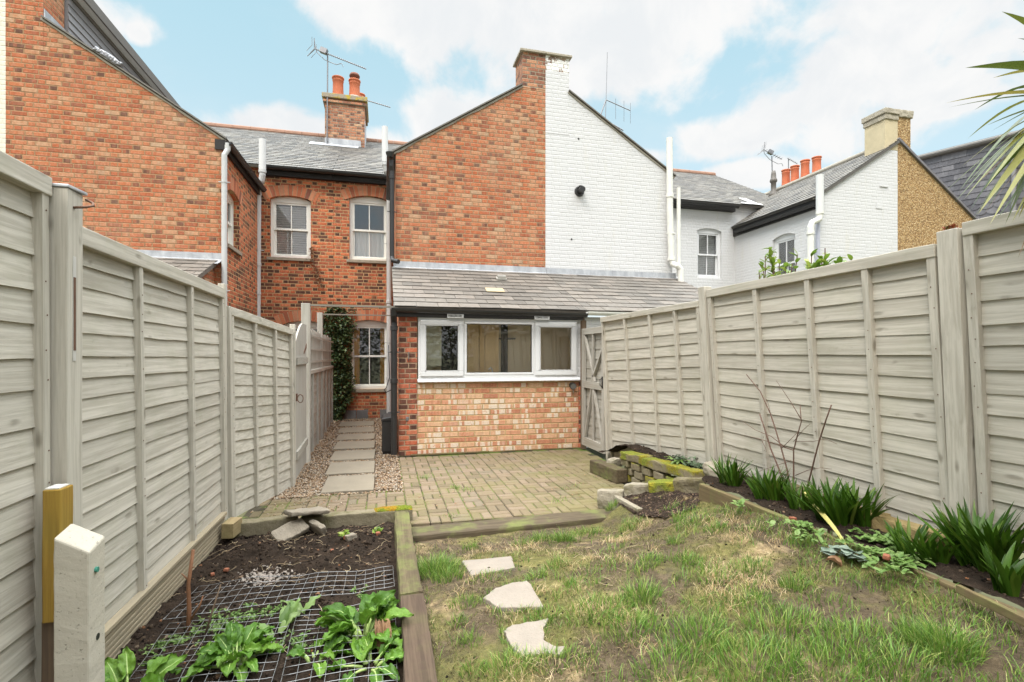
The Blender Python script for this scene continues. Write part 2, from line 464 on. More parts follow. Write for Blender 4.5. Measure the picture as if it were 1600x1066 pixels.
M['slate_far'] = slate_mat('brown_grey_slate', [(0, (0.071, 0.066, 0.059)), (.3, (0.109, 0.099, 0.086)), (.6, (0.139, 0.124, 0.105)), (.88, (0.164, 0.150, 0.126)), (1, (0.097, 0.088, 0.080))], .30)
M['slate_dark'] = slate_mat('dark_slate', [(0, (0.088, 0.083, 0.091)), (.5, (0.136, 0.128, 0.137)), (1, (0.192, 0.179, 0.185))], .0)
M['cladding'] = simple('grey_cladding', (.25, .24, .245), .55, .12, 3)
M['cladding_trim'] = simple('brown_grey_trim', (.13, .115, .10), .5, .12, 3)
M['pale_trim'] = simple('pale_trim', (.62, .62, .61), .5, .08, 3)
M['ridge'] = simple('clay_ridge_tile', (.27, .15, .10), .85, .35, 6)
M['verge'] = simple('verge_mortar', (.33, .30, .25), .9, .3, 14, bump=.004)
def _lead(nt):
    p = nt.pos(); n = nt.noise(nt.vm('MULTIPLY', p, (1, 1, .4)), 6, 6, .6)
    c = nt.ramp(n, [(.25, (.27, .28, .30)), (.5, (.40, .41, .43)), (.75, (.55, .56, .57))])
    return dict(color=c, rough=.55, metal=.25, height=nt.noise(p, 9, 3), dist=.008)
M['lead'] = material('lead_flashing', _lead)
M['upvc'] = simple('white_upvc', (.68, .68, .68), .32, .02, 3, spec=.5)
M['sash_paint'] = simple('cream_white_paint', (.78, .77, .71), .42, .05, 5, spec=.45)
M['black_plastic'] = simple('black_plastic', (.022, .021, .021), .4, .3, 9, spec=.5)
M['black_wood'] = simple('black_painted_wood', (.020, .018, .017), .6, .4, 9)
M['grey_pipe'] = simple('grey_painted_pipe', (.50, .50, .49), .5, .10, 6)
M['white_pipe'] = simple('off_white_pipe', (.68, .67, .62), .5, .12, 6)
M['blue_pipe'] = simple('pale_blue_grey_pipe', (.42, .43, .50), .5, .1, 6)
M['terracotta'] = simple('terracotta', (.52, .155, .075), .75, .22, 9)
M['terracotta_dark'] = simple('sooty_terracotta', (.20, .08, .055), .8, .4, 12)
def _lichen(nt):
    p = nt.pos()
    c = nt.mix(nt.sstep(nt.noise(p, 7, 5, .6), .45, .6), (.33, .28, .21), (.45, .33, .05))
    c = nt.mix(nt.sstep(nt.noise(p, 15, 4), .58, .68), c, (.17, .14, .11))
    return dict(color=c, rough=.9, height=nt.noise(p, 40), dist=.006)
M['lichen_cap'] = material('lichened_mortar_cap', _lichen)
M['stone_cap'] = simple('weathered_stone_cap', (.36, .32, .25), .9, .4, 9, bump=.005)
M['sill'] = simple('weathered_stone_sill', (.30, .26, .20), .85, .35, 12, bump=.003)
M['metal_dark'] = simple('dull_grey_metal', (.23, .23, .24), .45, .2, 12, metal=.7)
M['galv'] = simple('galvanised_wire', (.36, .36, .36), .38, .12, 20, metal=.75)
M['rust'] = simple('rusty_metal', (.16, .09, .06), .7, .4, 20, metal=.4)
M['blind'] = simple('white_blind', (.86, .86, .88), .6, .04, 3)
M['curtain'] = simple('yellow_curtain', (.80, .50, .10), .8, .12, 9)
M['net'] = simple('white_net_curtain', (.85, .86, .85), .8, .04, 6)
M['room'] = simple('dim_room_wall', (.16, .15, .14), .9, .1, 2)
M['warm_room'] = simple('warm_cream_wall', (.82, .70, .50), .9, .06, 2)
M['pine'] = simple('varnished_pine', (.92, .63, .33), .6, .2, 4)
M['cabinet'] = simple('cream_cabinet', (.78, .76, .56), .4, .03, 2)
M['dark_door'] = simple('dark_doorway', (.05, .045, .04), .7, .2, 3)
M['tan_slate'] = simple('tan_repair_slate', (.42, .34, .21), .8, .15, 12)

def glass_mat(name, refl=.16, tint=(1.0, 1.0, .995)):
    m = bpy.data.materials.new(name); m.use_nodes = True
    nt = NT(m.node_tree); m.node_tree.nodes.remove(m.node_tree.nodes['Principled BSDF'])
    fr = nt.node('ShaderNodeFresnel'); fr.inputs[0].default_value = 1.5
    tr = nt.node('ShaderNodeBsdfTransparent'); tr.inputs[0].default_value = (*tint, 1)
    gl = nt.node('ShaderNodeBsdfGlossy'); gl.inputs['Roughness'].default_value = .012; gl.inputs[0].default_value = (.97, .98, 1, 1)
    mx = nt.node('ShaderNodeMixShader')
    nt.put(mx.inputs[0], nt.m('ADD', nt.m('MULTIPLY', fr.outputs[0], .9), refl, clamp=True))
    nt.links.new(tr.outputs[0], mx.inputs[1]); nt.links.new(gl.outputs[0], mx.inputs[2])
    nt.links.new(mx.outputs[0], m.node_tree.nodes['Material Output'].inputs[0])
    return m
M['glass'] = glass_mat('window_glass', .03)
M['glass_kitchen'] = glass_mat('kitchen_window_glass', .012)

def wood_mat(name, base, axis, dark=(.22, .19, .14), knots=.8, wear=.3, green=.0, grain=1.0, rough=.8):
    """painted or bare timber; axis is the way the grain runs (0 x, 1 y, 2 z)"""
    sc = [44.0, 44.0, 44.0]; sc[axis] = 1.5
    kc = [11.0, 11.0, 11.0]; kc[axis] = 3.6
    def f(nt):
        i = nt.isl()
        p = nt.vm('ADD', nt.pos(), nt.comb(nt.m('MULTIPLY', i, 37.0), nt.m('MULTIPLY', i, 53.0), nt.m('MULTIPLY', i, 71.0)))
        g = nt.noise(nt.vm('MULTIPLY', p, tuple(sc)), 1.0, 6, .66, dist=.35)
        saw = nt.noise(nt.vm('MULTIPLY', p, tuple(90.0 if k != axis else 5.0 for k in range(3))), 1.0, 3, .6)
        big = nt.noise(nt.pos(), 1.3, 5, .6)
        kv = nt.voro(nt.vm('MULTIPLY', p, tuple(kc)), 1.0)
        kn = nt.m('MULTIPLY', nt.sstep(kv, .20, .06), nt.sstep(nt.noise(p, 4.5, 2), .44, .54))
        c = nt.mix(nt.m('MULTIPLY', nt.sstep(g, .38, .62), .70 * grain), base, nt.mix(.52, base, dark))
        c = nt.mix(nt.m('MULTIPLY', nt.sstep(saw, .52, .70), .38 * grain), c, nt.mix(.5, base, dark))
        c = nt.mix(nt.m('MULTIPLY', i, .62), c, nt.hsv(c, .5, 1.05, .72))
        c = nt.mix(nt.m('MULTIPLY', nt.sstep(big, .48, .72), .28), c, nt.hsv(c, .5, .9, .76))
        w = nt.noise(nt.vm('MULTIPLY', p, tuple(14.0 if k != axis else 4.0 for k in range(3))), 1.0, 6, .75)
        c = nt.mix(nt.m('MULTIPLY', nt.sstep(w, .60, .74), wear), c, dark)
        c = nt.mix(nt.m('MULTIPLY', kn, knots), c, tuple(x * .7 for x in dark))
        if green: c = nt.mix(nt.m('MULTIPLY', nt.sstep(nt.noise(nt.pos(), 3.2, 5, .65), .45, .68), green), c, (.16, .19, .05))
        h = nt.m('ADD', nt.m('MULTIPLY', g, .5), nt.m('ADD', nt.m('MULTIPLY', saw, .25), nt.m('MULTIPLY', kn, -.5)))
        return dict(color=c, rough=rough, height=h, dist=.004, bs=.8, spec=.25)
    return material(name, f)
FB = (.575, .53, .45)
M['fence_y'] = wood_mat('grey_painted_board', FB, 1, wear=.5, knots=.5, green=.10)
M['fence_x'] = wood_mat('grey_painted_rail', FB, 0)
M['fence_z'] = wood_mat('grey_painted_upright', (.545, .503, .427), 2, wear=.34)
M['old_z'] = wood_mat('silvered_upright', (.43, .405, .36), 2, wear=.4, knots=.4)
M['old_y'] = wood_mat('silvered_board', (.41, .385, .335), 1, wear=.45)
M['rail_x'] = wood_mat('weathered_rail', (.22, .20, .17), 0)
M['gravel_board'] = wood_mat('bare_decking_board', (0.357, 0.295, 0.200), 1, wear=.35)
M['brown_z'] = wood_mat('brown_stained_post', (.17, .115, .075), 2, dark=(.06, .045, .035), wear=.4)
M['yellow_z'] = wood_mat('treated_yellow_timber', (.38, .235, .045), 2, dark=(.17, .095, .02), knots=.3, wear=.12, green=.15, grain=1.3)
M['yellow_top'] = simple('fresh_cut_end', (.62, .60, .55), .7, .12, 30)
M['sleeper_x'] = wood_mat('mossy_sleeper_across', (0.117, 0.089, 0.056), 0, dark=(0.044, 0.033, 0.022), knots=.5, wear=.5, green=.62, grain=1.6, rough=.95)
M['sleeper_y'] = wood_mat('mossy_sleeper_along', (0.131, 0.099, 0.059), 1, dark=(0.048, 0.036, 0.022), knots=.5, wear=.55, green=.6, grain=1.6, rough=.95)
M['sleeper_brown'] = wood_mat('bare_brown_sleeper', (0.107, 0.073, 0.050), 1, dark=(0.039, 0.026, 0.019), knots=.5, wear=.4, green=.12, grain=1.6, rough=.95)
M['edge_y'] = wood_mat('edging_board', (0.174, 0.127, 0.067), 1, dark=(0.063, 0.047, 0.027), wear=.4, green=.6, rough=.95)
M['pale_timber'] = wood_mat('pale_sawn_timber', (0.360, 0.273, 0.145), 1, dark=(0.173, 0.119, 0.059), wear=.2, green=.2)

def _concrete(nt):
    p = nt.pos()
    c = nt.mix(nt.noise(p, 4, 6, .6), (0.413, 0.372, 0.300), (0.557, 0.510, 0.413))
    ag = nt.voro(p, 60)
    c = nt.mix(nt.m('MULTIPLY', nt.sstep(ag, .20, .05), .5), c, (0.227, 0.194, 0.148))
    pit = nt.noise(p, 70, 3, .7)
    c = nt.mix(nt.m('MULTIPLY', nt.sstep(pit, .66, .72), .65), c, (0.196, 0.173, 0.138))
    c = nt.mix(nt.m('MULTIPLY', nt.sstep(nt.noise(nt.vm('MULTIPLY', p, (1, 1, .3)), 6, 5), .56, .75), .35), c, (0.279, 0.255, 0.167))
    return dict(color=c, rough=.9, height=nt.m('SUBTRACT', nt.noise(p, 90, 4), nt.sstep(pit, .64, .7)), dist=.0014)
M['concrete'] = material('aggregate_concrete', _concrete)

def stone_mat(name, base, moss, mosscol=(.19, .215, .025), moss2=(.27, .235, .02), up=.2, mscale=4.0):
    """worn stone; moss sits on the upper faces"""
    def f(nt):
        p = nt.pos()
        c = nt.mix(nt.noise(p, 9, 6, .65), tuple(x * .7 for x in base), tuple(min(1, x * 1.2) for x in base))
        c = nt.mix(nt.m('MULTIPLY', nt.isl(), .0), c, base)
        c = nt.mix(nt.m('MULTIPLY', nt.sstep(nt.noise(p, 55, 4, .7), .55, .75), .5), c, tuple(x * .4 for x in base))
        nz = nt.sep(nt.geo().outputs['Normal'])[2]
        mk = nt.m('ADD', nt.m('MULTIPLY', nt.sstep(nz, -.6, .9), up), nt.m('MULTIPLY', nt.noise(p, mscale, 5, .65), 1.0))
        mc = nt.mix(nt.sstep(nt.noise(p, 7, 4), .42, .62), mosscol, moss2)
        mc = nt.mix(nt.sstep(nt.noise(p, 90, 3), .35, .65), nt.hsv(mc, .5, 1, .55), mc)
        c = nt.mix(nt.m('MULTIPLY', nt.sstep(mk, .50, .66), moss), c, mc)
        return dict(color=c, rough=.95, height=nt.noise(p, 60, 5, .65), dist=.007, spec=.15)
    return material(name, f)
M['moss_stone'] = stone_mat('mossy_stone', (0.200, 0.166, 0.106), .92, up=.18)
M['moss_stone_old'] = stone_mat('lichened_stone', (0.218, 0.184, 0.122), .6, (0.102, 0.100, 0.032), (0.133, 0.109, 0.037), up=.08)
M['pale_stone'] = stone_mat('pale_stone', (0.302, 0.264, 0.201), .55, (0.102, 0.103, 0.026), (0.121, 0.109, 0.032), up=-.02)
M['yellow_stone'] = stone_mat('yellow_stone', (0.278, 0.207, 0.095), .35, (0.097, 0.098, 0.021), (0.157, 0.115, 0.026), up=.0)
M['moss_thick'] = stone_mat('thick_moss', (.16, .16, .05), 1.0, (.14, .17, .015), (.30, .155, .012), up=.6, mscale=3)
M['slab'] = simple('grey_buff_slab', (.215, .18, .132), .85, .18, 5, bump=.002)
M['pale_slab'] = simple('pinkish_concrete_slab', (.245, .208, .17), .9, .22, 9, bump=.004)
M['broken_slab'] = simple('broken_grey_slab', (.22, .185, .14), .9, .3, 9, bump=.005)
M['plinth'] = simple('grey_plinth_block', (.16, .155, .15), .85, .3, 9, bump=.003)

def _paver(nt):
    p = nt.pos()
    c = nt.ramp(nt.isl(), [(0, (0.146, 0.114, 0.072)), (.3, (0.185, 0.140, 0.089)), (.6, (0.202, 0.151, 0.100)), (.85, (0.219, 0.163, 0.115)), (1, (0.163, 0.133, 0.092))])
    n = nt.noise(p, 40, 5, .7)
    c = nt.mix(nt.m('MULTIPLY', nt.sstep(n, .40, .7), .45), c, nt.hsv(c, .5, 1, .66))
    g = nt.noise(p, 1.6, 5, .65); g2 = nt.noise(p, 19, 4, .6)
    x = nt.sep(p)
    e = nt.m('ADD', nt.m('MULTIPLY', nt.sstep(x[0], 1.1, 2.7), .12), nt.m('MULTIPLY', nt.sstep(x[1], 6.2, 4.4), .06))   # the damp end by the raised bed
    mk = nt.m('ADD', nt.m('ADD', nt.m('MULTIPLY', g, .7), nt.m('MULTIPLY', g2, .3)), e)
    c = nt.mix(nt.m('MULTIPLY', nt.sstep(mk, .47, .70), .45), c, (.16, .155, .045))
    c = nt.mix(nt.m('MULTIPLY', nt.sstep(nt.noise(p, 4, 5, .6), .6, .75), .4), c, (.20, .16, .10))
    return dict(color=c, rough=.9, height=nt.noise(p, 110, 4, .7), dist=.003, spec=.2)
M['paver'] = material('buff_block_paver', _paver)
def _joint(nt):
    p = nt.pos()
    c = nt.mix(nt.sstep(nt.noise(p, 3.2, 5, .65), .42, .56), (.042, .034, .02), (.10, .135, .022))
    return dict(color=c, rough=1.0, height=nt.noise(p, 90), dist=.006)
M['joint'] = material('sandy_mossy_joint', _joint)

def _pebble(nt):
    c = nt.ramp(nt.isl(), [(0, (.11, .065, .035)), (.15, (.28, .165, .085)), (.35, (.35, .235, .135)), (.55, (.40, .30, .20)), (.75, (.45, .37, .28)), (.9, (.20, .145, .10)), (1, (.52, .46, .38))])
    c = nt.mix(nt.m('MULTIPLY', nt.noise(nt.pos(), 120, 3), .4), c, nt.hsv(c, .5, 1, .6))
    return dict(color=c, rough=.6, spec=.4)
M['pebble'] = material('golden_gravel', _pebble)
M['gravel_bed'] = simple('gravel_bed', (.10, .065, .04), 1.0, .4, 30, bump=.006)

def _soil(nt):
    p = nt.pos()
    c = nt.ramp(nt.noise(p, 9, 7, .72), [(.25, (0.012, 0.008, 0.005)), (.48, (0.027, 0.018, 0.012)), (.66, (0.047, 0.031, 0.021)), (.85, (0.069, 0.049, 0.032))])
    sp = nt.noise(p, 70, 4, .7)
    c = nt.mix(nt.m('MULTIPLY', nt.sstep(sp, .62, .72), .7), c, (0.100, 0.071, 0.048))
    return dict(color=c, rough=.95, height=nt.noise(p, 45, 6, .7), dist=.02, spec=.15)
M['soil'] = material('dark_soil', _soil)
def _clod(nt):
    c = nt.ramp(nt.isl(), [(0, (0.010, 0.007, 0.005)), (.4, (0.026, 0.017, 0.012)), (.8, (0.049, 0.034, 0.022)), (.93, (0.081, 0.055, 0.037)), (.96, (0.173, 0.133, 0.095)), (1, (0.196, 0.083, 0.037))])
    return dict(color=c, rough=.95, height=nt.noise(nt.pos(), 80, 4), dist=.006, spec=.15)
M['clod'] = material('soil_crumb', _clod)
M['bark'] = material('bark_chip', lambda nt: dict(color=nt.ramp(nt.isl(), [(0, (.02, .012, .008)), (.5, (.05, .032, .022)), (.85, (.10, .065, .045)), (1, (.2, .13, .08))]), rough=.95))
M['fibre'] = material('dry_root', lambda nt: dict(color=nt.ramp(nt.isl(), [(0, (.13, .085, .05)), (.5, (.28, .20, .12)), (1, (.44, .35, .22))]), rough=.9))

def _lawn(nt):
    p = nt.pos()
    n = nt.noise(p, 2.1, 6, .66, dist=.3); n2 = nt.noise(p, 17, 7, .75); n3 = nt.noise(nt.vm('ADD', p, (11.3, 4.1, 0)), 1.7, 6, .66); n4 = nt.noise(p, 48, 5, .75)
    n2 = nt.m('ADD', nt.m('MULTIPLY', n2, .6), nt.m('MULTIPLY', n4, .4))
    mud = nt.ramp(n2, [(.34, (0.033, 0.023, 0.013)), (.48, (0.085, 0.060, 0.034)), (.58, (0.129, 0.094, 0.055)), (.68, (0.198, 0.150, 0.089))])
    straw = nt.ramp(n2, [(.34, (0.120, 0.083, 0.041)), (.48, (0.314, 0.225, 0.115)), (.58, (0.433, 0.332, 0.184)), (.68, (0.553, 0.452, 0.285))])
    moss = nt.ramp(n2, [(.34, (0.046, 0.046, 0.013)), (.48, (0.129, 0.124, 0.031)), (.58, (0.193, 0.175, 0.046)), (.68, (0.314, 0.268, 0.092))])
    c = nt.mix(nt.m('MULTIPLY', nt.sstep(n, .54, .66), .85), mud, straw)
    c = nt.mix(nt.m('MULTIPLY', nt.sstep(n3, .47, .60), .75), c, moss)
    wet = nt.sstep(n, .47, .36)
    c = nt.mix(nt.m('MULTIPLY', wet, .4), c, nt.hsv(c, .5, 1, .62))
    return dict(color=c, rough=nt.m('SUBTRACT', .95, nt.m('MULTIPLY', wet, .5)), height=nt.m('ADD', n2, nt.m('MULTIPLY', nt.noise(p, 90, 5, .7), .5)), dist=.022, spec=.3)
M['lawn'] = material('worn_muddy_lawn', _lawn)

def leaf_mat(name, stops, trans=.25, rough=.45, vein=0.0, spec=.4, mott=.35, gscale=30):
    def f(nt):
        c = nt.ramp(nt.isl(), stops)
        n = nt.noise(nt.pos(), gscale, 4, .6)
        c = nt.mix(nt.m('MULTIPLY', n, mott), c, nt.hsv(c, .49, 1, .55))
        d = dict(color=c, rough=rough, spec=spec, trans=trans)
        if vein: d['height'] = nt.noise(nt.pos(), 70, 3, dist=.5); d['dist'] = vein
        return d
    return material(name, f)
M['grass'] = leaf_mat('grass_blade', [(0, (0.067, 0.140, 0.019)), (.35, (0.112, 0.232, 0.033)), (.65, (0.179, 0.311, 0.048)), (.85, (0.280, 0.378, 0.081)), (1, (0.403, 0.403, 0.133))], .3)
M['dry_grass'] = leaf_mat('dry_grass_blade', [(0, (0.299, 0.190, 0.083)), (.5, (0.575, 0.414, 0.209)), (1, (0.759, 0.616, 0.385))], .25, .8)
M['chard'] = leaf_mat('chard_leaf', [(0, (.06, .15, .012)), (.5, (.10, .225, .02)), (1, (.16, .30, .035))], .28, .48, .004, .35, .45, 24)
M['chard_rib'] = simple('pale_green_stalk', (.33, .43, .14), .5, .15, 20)
M['brown_leaf'] = leaf_mat('withered_leaf', [(0, (.20, .10, .05)), (1, (.40, .24, .13))], .2, .8, .004)
M['strap'] = leaf_mat('strap_leaf', [(0, (.024, .062, .004)), (.5, (.045, .11, .008)), (.9, (.08, .155, .014)), (1, (.15, .19, .035))], .2, .42, 0, .3)
M['ivy'] = leaf_mat('ivy_leaf', [(0, (.028, .055, .022)), (.45, (.06, .105, .037)), (.8, (.12, .175, .06)), (1, (.24, .28, .12))], .12, .4)
M['laurel'] = leaf_mat('laurel_leaf', [(0, (.10, .18, .02)), (.5, (.18, .28, .035)), (1, (.36, .42, .09))], .35, .35)
M['cordyline'] = leaf_mat('cordyline_leaf', [(0, (.05, .085, .014)), (.5, (.11, .145, .025)), (.8, (.20, .21, .04)), (1, (.32, .27, .06))], .25, .4, 0, .45, .3, 9)
M['cordyline_dry'] = leaf_mat('cordyline_dry_leaf', [(0, (.13, .08, .05)), (1, (.30, .20, .12))], .15, .7)
M['weed'] = leaf_mat('weed_leaf', [(0, (.10, .18, .04)), (.5, (.16, .27, .06)), (1, (.24, .33, .11))], .3, .5)
M['silver_leaf'] = leaf_mat('silver_marbled_leaf', [(0, (.12, .17, .12)), (1, (.30, .36, .29))], .15, .5, 0, .3, .75, 60)
M['dull_leaf'] = leaf_mat('grey_green_leaf', [(0, (.06, .10, .05)), (1, (.15, .20, .11))], .2, .6)
M['twig'] = simple('brown_twig', (.13, .075, .055), .8, .3, 30)
M['stick'] = simple('red_brown_stick', (.22, .10, .05), .75, .35, 25, bump=.002)
M['trunk'] = simple('cordyline_trunk', (.17, .14, .11), .95, .4, 20, bump=.01)
M['succulent'] = leaf_mat('red_succulent', [(0, (.25, .05, .03)), (.6, (.36, .12, .05)), (1, (.14, .2, .05))], .1, .5)
M['red_chip'] = simple('broken_brick', (.27, .10, .055), .9, .25, 20)
M['ash'] = simple('pale_ash', (.40, .34, .29), 1.0, .3, 30, bump=.01)
M['tin'] = simple('tin_strip', (.5, .48, .44), .5, .2, 10)
M['green_plug'] = simple('green_plug', (.05, .22, .16), .5, .1, 10)
M['far_ground'] = simple('rough_ground', (.10, .10, .05), 1.0, .4, 1.5)

M['thatch'] = leaf_mat('matted_thatch', [(0, (.06, .045, .02)), (.3, (.13, .10, .045)), (.55, (.12, .13, .03)), (.8, (.16, .19, .04)), (1, (.36, .29, .15))], .15, .9)


# ------------------------------------------------------------------ houses
X_, Y_, Z_ = V((1, 0, 0)), V((0, 1, 0)), V((0, 0, 1))
YG, YR, YL = 9.2, 11.9, 7.3          # gable walls, main rear walls, lean-to fronts

def _vous(nt):
    c = nt.ramp(nt.isl(), [(0, (.17, .07, .05)), (.3, (.40, .125, .06)), (.6, (.50, .17, .08)), (.9, (.56, .24, .13)), (1, (.34, .16, .1))])
    n = nt.noise(nt.pos(), 40, 5, .7)
    c = nt.mix(nt.m('MULTIPLY', nt.sstep(n, .45, .75), .5), c, nt.hsv(c, .5, .9, .6))
    return dict(color=c, rough=.9, height=n, dist=.005)
M['voussoir'] = material('arch_brick', _vous)
M['mortar'] = simple('lime_mortar', (.36, .29, .18), .95, .2, 20)

def arc_pts(u0, u1, zs, rise, n=8):
    """points along a segmental arch from u0 to u1 springing at zs"""
    if rise <= 0: return [(u0, zs), (u1, zs)]
    w = (u1 - u0) / 2; rad = (w * w + rise * rise) / (2 * rise); cz = zs + rise - rad; cu = (u0 + u1) / 2
    a = math.asin(w / rad)
    return [(cu + rad * math.sin(-a + 2 * a * i / n), cz + rad * math.cos(-a + 2 * a * i / n)) for i in range(n + 1)]

def arch_hole(u0, u1, z0, z1, rise):
    return [(u0, z0), (u1, z0)] + arc_pts(u0, u1, z1 - rise, rise)[::-1]

def brick_arch(parent, O, U, N, u0, u1, z1, rise, h=.225):
    pts = arc_pts(u0 - .02, u1 + .02, z1 - rise, rise, 24)
    mb = MB(); mb.cur = 1
    w = (u1 - u0) / 2; rad = (w * w + rise * rise) / (2 * rise); cz = z1 - rad; cu = (u0 + u1) / 2
    a = math.asin(min(1, (w + .1) / rad))
    out = [(cu + (rad + h) * math.sin(-a + 2 * a * i / 20), cz + (rad + h) * math.cos(-a + 2 * a * i / 20)) for i in range(21)]
    inn = [(cu + rad * math.sin(-a + 2 * a * i / 20), cz + rad * math.cos(-a + 2 * a * i / 20)) for i in range(21)]
    mb.prism([O + U * p + Z_ * q - N * .05 for p, q in inn + out[::-1]], N * .053)
    mb.cur = 0
    n = int(2 * a * rad / .078)
    for i in range(n):
        t0 = -a + 2 * a * (i + .07) / n; t1 = -a + 2 * a * (i + .93) / n
        pp = []
        for (t, r_) in ((t0, rad), (t1, rad), (t1, rad + h), (t0, rad + h)):
            pp.append(O + U * (cu + r_ * math.sin(t)) + Z_ * (cz + r_ * math.cos(t)) - N * .03)
        mb.prism(pp, N * random.uniform(.036, .041))
    return mb.build('brick_arch', [M['voussoir'], M['mortar']], parent)

def sash_window(parent, O, U, N, u0, u1, z0, z1, rise=.07, paint='sash_paint', setback=.09, sill=True, inside='blind', bars=1, glass='glass', depth=.9):
    def B(mb, a0, a1, b0, b1, n0, n1): mb.obox(O, U, Z_, N, a0, a1, b0, b1, n0, n1)
    s = -setback
    fw = .062
    mb = MB()
    B(mb, u0, u0 + fw, z0, z1 - rise, s - .10, s); B(mb, u1 - fw, u1, z0, z1 - rise, s - .10, s)
    B(mb, u0 + fw, u1 - fw, z0, z0 + .06, s - .10, s + .012)
    arc = arc_pts(u0, u1, z1 - rise, rise)
    mb.prism([O + U * a + Z_ * b + N * (s - .10) for a, b in [(u0 + fw, z1 - rise - .055), (u1 - fw, z1 - rise - .055), (u1 - fw, z1 - rise), ] + arc[::-1] + [(u0 + fw, z1 - rise)]], N * .10)
    win = mb.build('window', M[paint], parent)
    a0, a1, b0, b1 = u0 + fw, u1 - fw, z0 + .06, z1 - rise - .055
    mid = (b0 + b1) / 2
    g = MB()
    for (c0, c1, n0) in ((mid - .02, b1, s - .05), (b0, mid + .02, s - .092)):
        sb = MB(); r = .042; n1 = n0 + .034
        B(sb, a0, a0 + r, c0, c1, n0, n1); B(sb, a1 - r, a1, c0, c1, n0, n1)
        B(sb, a0 + r, a1 - r, c0, c0 + r, n0, n1); B(sb, a0 + r, a1 - r, c1 - r, c1, n0, n1)
        for k in range(bars):
            uc = a0 + (a1 - a0) * (k + 1) / (bars + 1)
            B(sb, uc - .010, uc + .010, c0 + r, c1 - r, n0 + .004, n1 - .002)
        sb.build('sash', M[paint], win)
        B(g, a0 + r, a1 - r, c0 + r, c1 - r, n0 + .012, n0 + .016)
    g.build('pane', M[glass], win)
    if sill:
        sm = MB(); B(sm, u0 - .06, u1 + .06, z0 - .07, z0 - .004, s - .02, .045)
        sm.build('sill', M['sill'], win, bevel=.006)
    rm = MB(); d = -setback - .12; mg = .12
    for bx in ((u0 - mg, u1 + mg, z0 - .3, z1 + .2, d - depth - .02, d - depth), (u0 - mg - .02, u0 - mg, z0 - .3, z1 + .2, d - depth, d), (u1 + mg, u1 + mg + .02, z0 - .3, z1 + .2, d - depth, d),
               (u0 - mg, u1 + mg, z0 - .32, z0 - .3, d - depth, d), (u0 - mg, u1 + mg, z1 + .2, z1 + .22, d - depth, d)): B(rm, *bx)
    rm.build('room', M['room'], win)
    if inside == 'blind':
        bm_ = MB(); k = int((b1 - b0) / .05)
        for i in range(k):
            zz = b0 + .05 * (i + .5)
            bm_.obox(O + N * (d - .005) + Z_ * zz, U, (Z_ * .75 + N * .66).normalized(), (N * .75 - Z_ * .66).normalized(), u0 + .03, u1 - .03, -.024, .024, -.0015, .0015)
        bm_.build('blind', M['blind'], win)
    elif inside == 'net':
        bm_ = MB(); k = 40
        for (v0, v1) in ((u0 + .02, u1 - .02),):
            for i in range(k):
                p0 = v0 + (v1 - v0) * i / k; p1 = v0 + (v1 - v0) * (i + 1) / k
                bm_.add([O + U * p + Z_ * z + N * (d - .01 + .012 * math.sin(q * 1.3)) for p, z, q in ((p0, b0 - .05, i), (p1, b0 - .05, i + 1), (p1, mid + .05, i + 1), (p0, mid + .05, i))], [(0, 1, 2, 3)])
        bm_.build('net_curtain', M['net'], win)
    elif inside == 'curtain':
        for (v0, v1) in ((u0 + .04, u0 + .22), (u1 - .20, u1 - .04)):
            bm_ = MB(); k = 24
            for i in range(k):
                p0 = v0 + (v1 - v0) * i / k; p1 = v0 + (v1 - v0) * (i + 1) / k
                bm_.add([O + U * p + Z_ * z + N * (d - .015 + .02 * math.sin(q * 1.5)) for p, z, q in ((p0, z0 - .1, i), (p1, z0 - .1, i + 1), (p1, z1 + .05, i + 1), (p0, z1 + .05, i))], [(0, 1, 2, 3)])
            bm_.build('curtain', M['curtain'], win, smooth=True)
    return win

def slates(mb, O, U, S, L, H, w=.30, ex=.20, th=.007, skew=0.0, clip=None):
    """courses of single slates from the eave at O, running along U for L and up S for H"""
    Nn = U.cross(S).normalized()
    if Nn.z < 0: Nn = -Nn
    rows = int(math.ceil(H / ex))
    for r_ in range(rows):
        h0 = r_ * ex; h1 = min(h0 + ex * 1.25, H)
        x = -(r_ % 2) * w / 2 + random.uniform(-.01, .01)
        while x < L:
            a0 = max(0, x + .003); a1 = min(L, x + w - .003)
            if a1 - a0 > .02 and (clip is None or clip(a0, a1, h0)):
                j = random.gauss(0, .004); k = random.gauss(0, .004); t = random.uniform(.0, .004)
                P = [O + U * a0 + S * (h0 + j) + Nn * (.012 + t), O + U * a1 + S * (h0 + j + k) + Nn * (.012 + t + random.uniform(-.002, .002)), O + U * a1 + S * h1 + Nn * .001, O + U * a0 + S * h1 + Nn * .001]
                Q = [p - Nn * th for p in P]
                mb.add(P + Q, [(0, 1, 2, 3), (4, 5, 1, 0), (7, 4, 0, 3), (5, 6, 2, 1)])
            x += w

def slate_roof(name, parent, O, U, S, L, H, mat, under=True, **kw):
    mb = MB(); slates(mb, O, U, S, L, H, **kw)
    if under:
        Nn = U.cross(S).normalized()
        if Nn.z < 0: Nn = -Nn
        mb.obox(O - Nn * .03, U, S, Nn, 0.0, L, 0.01, H, -.03, .024)
    return mb.build(name, mat, parent)

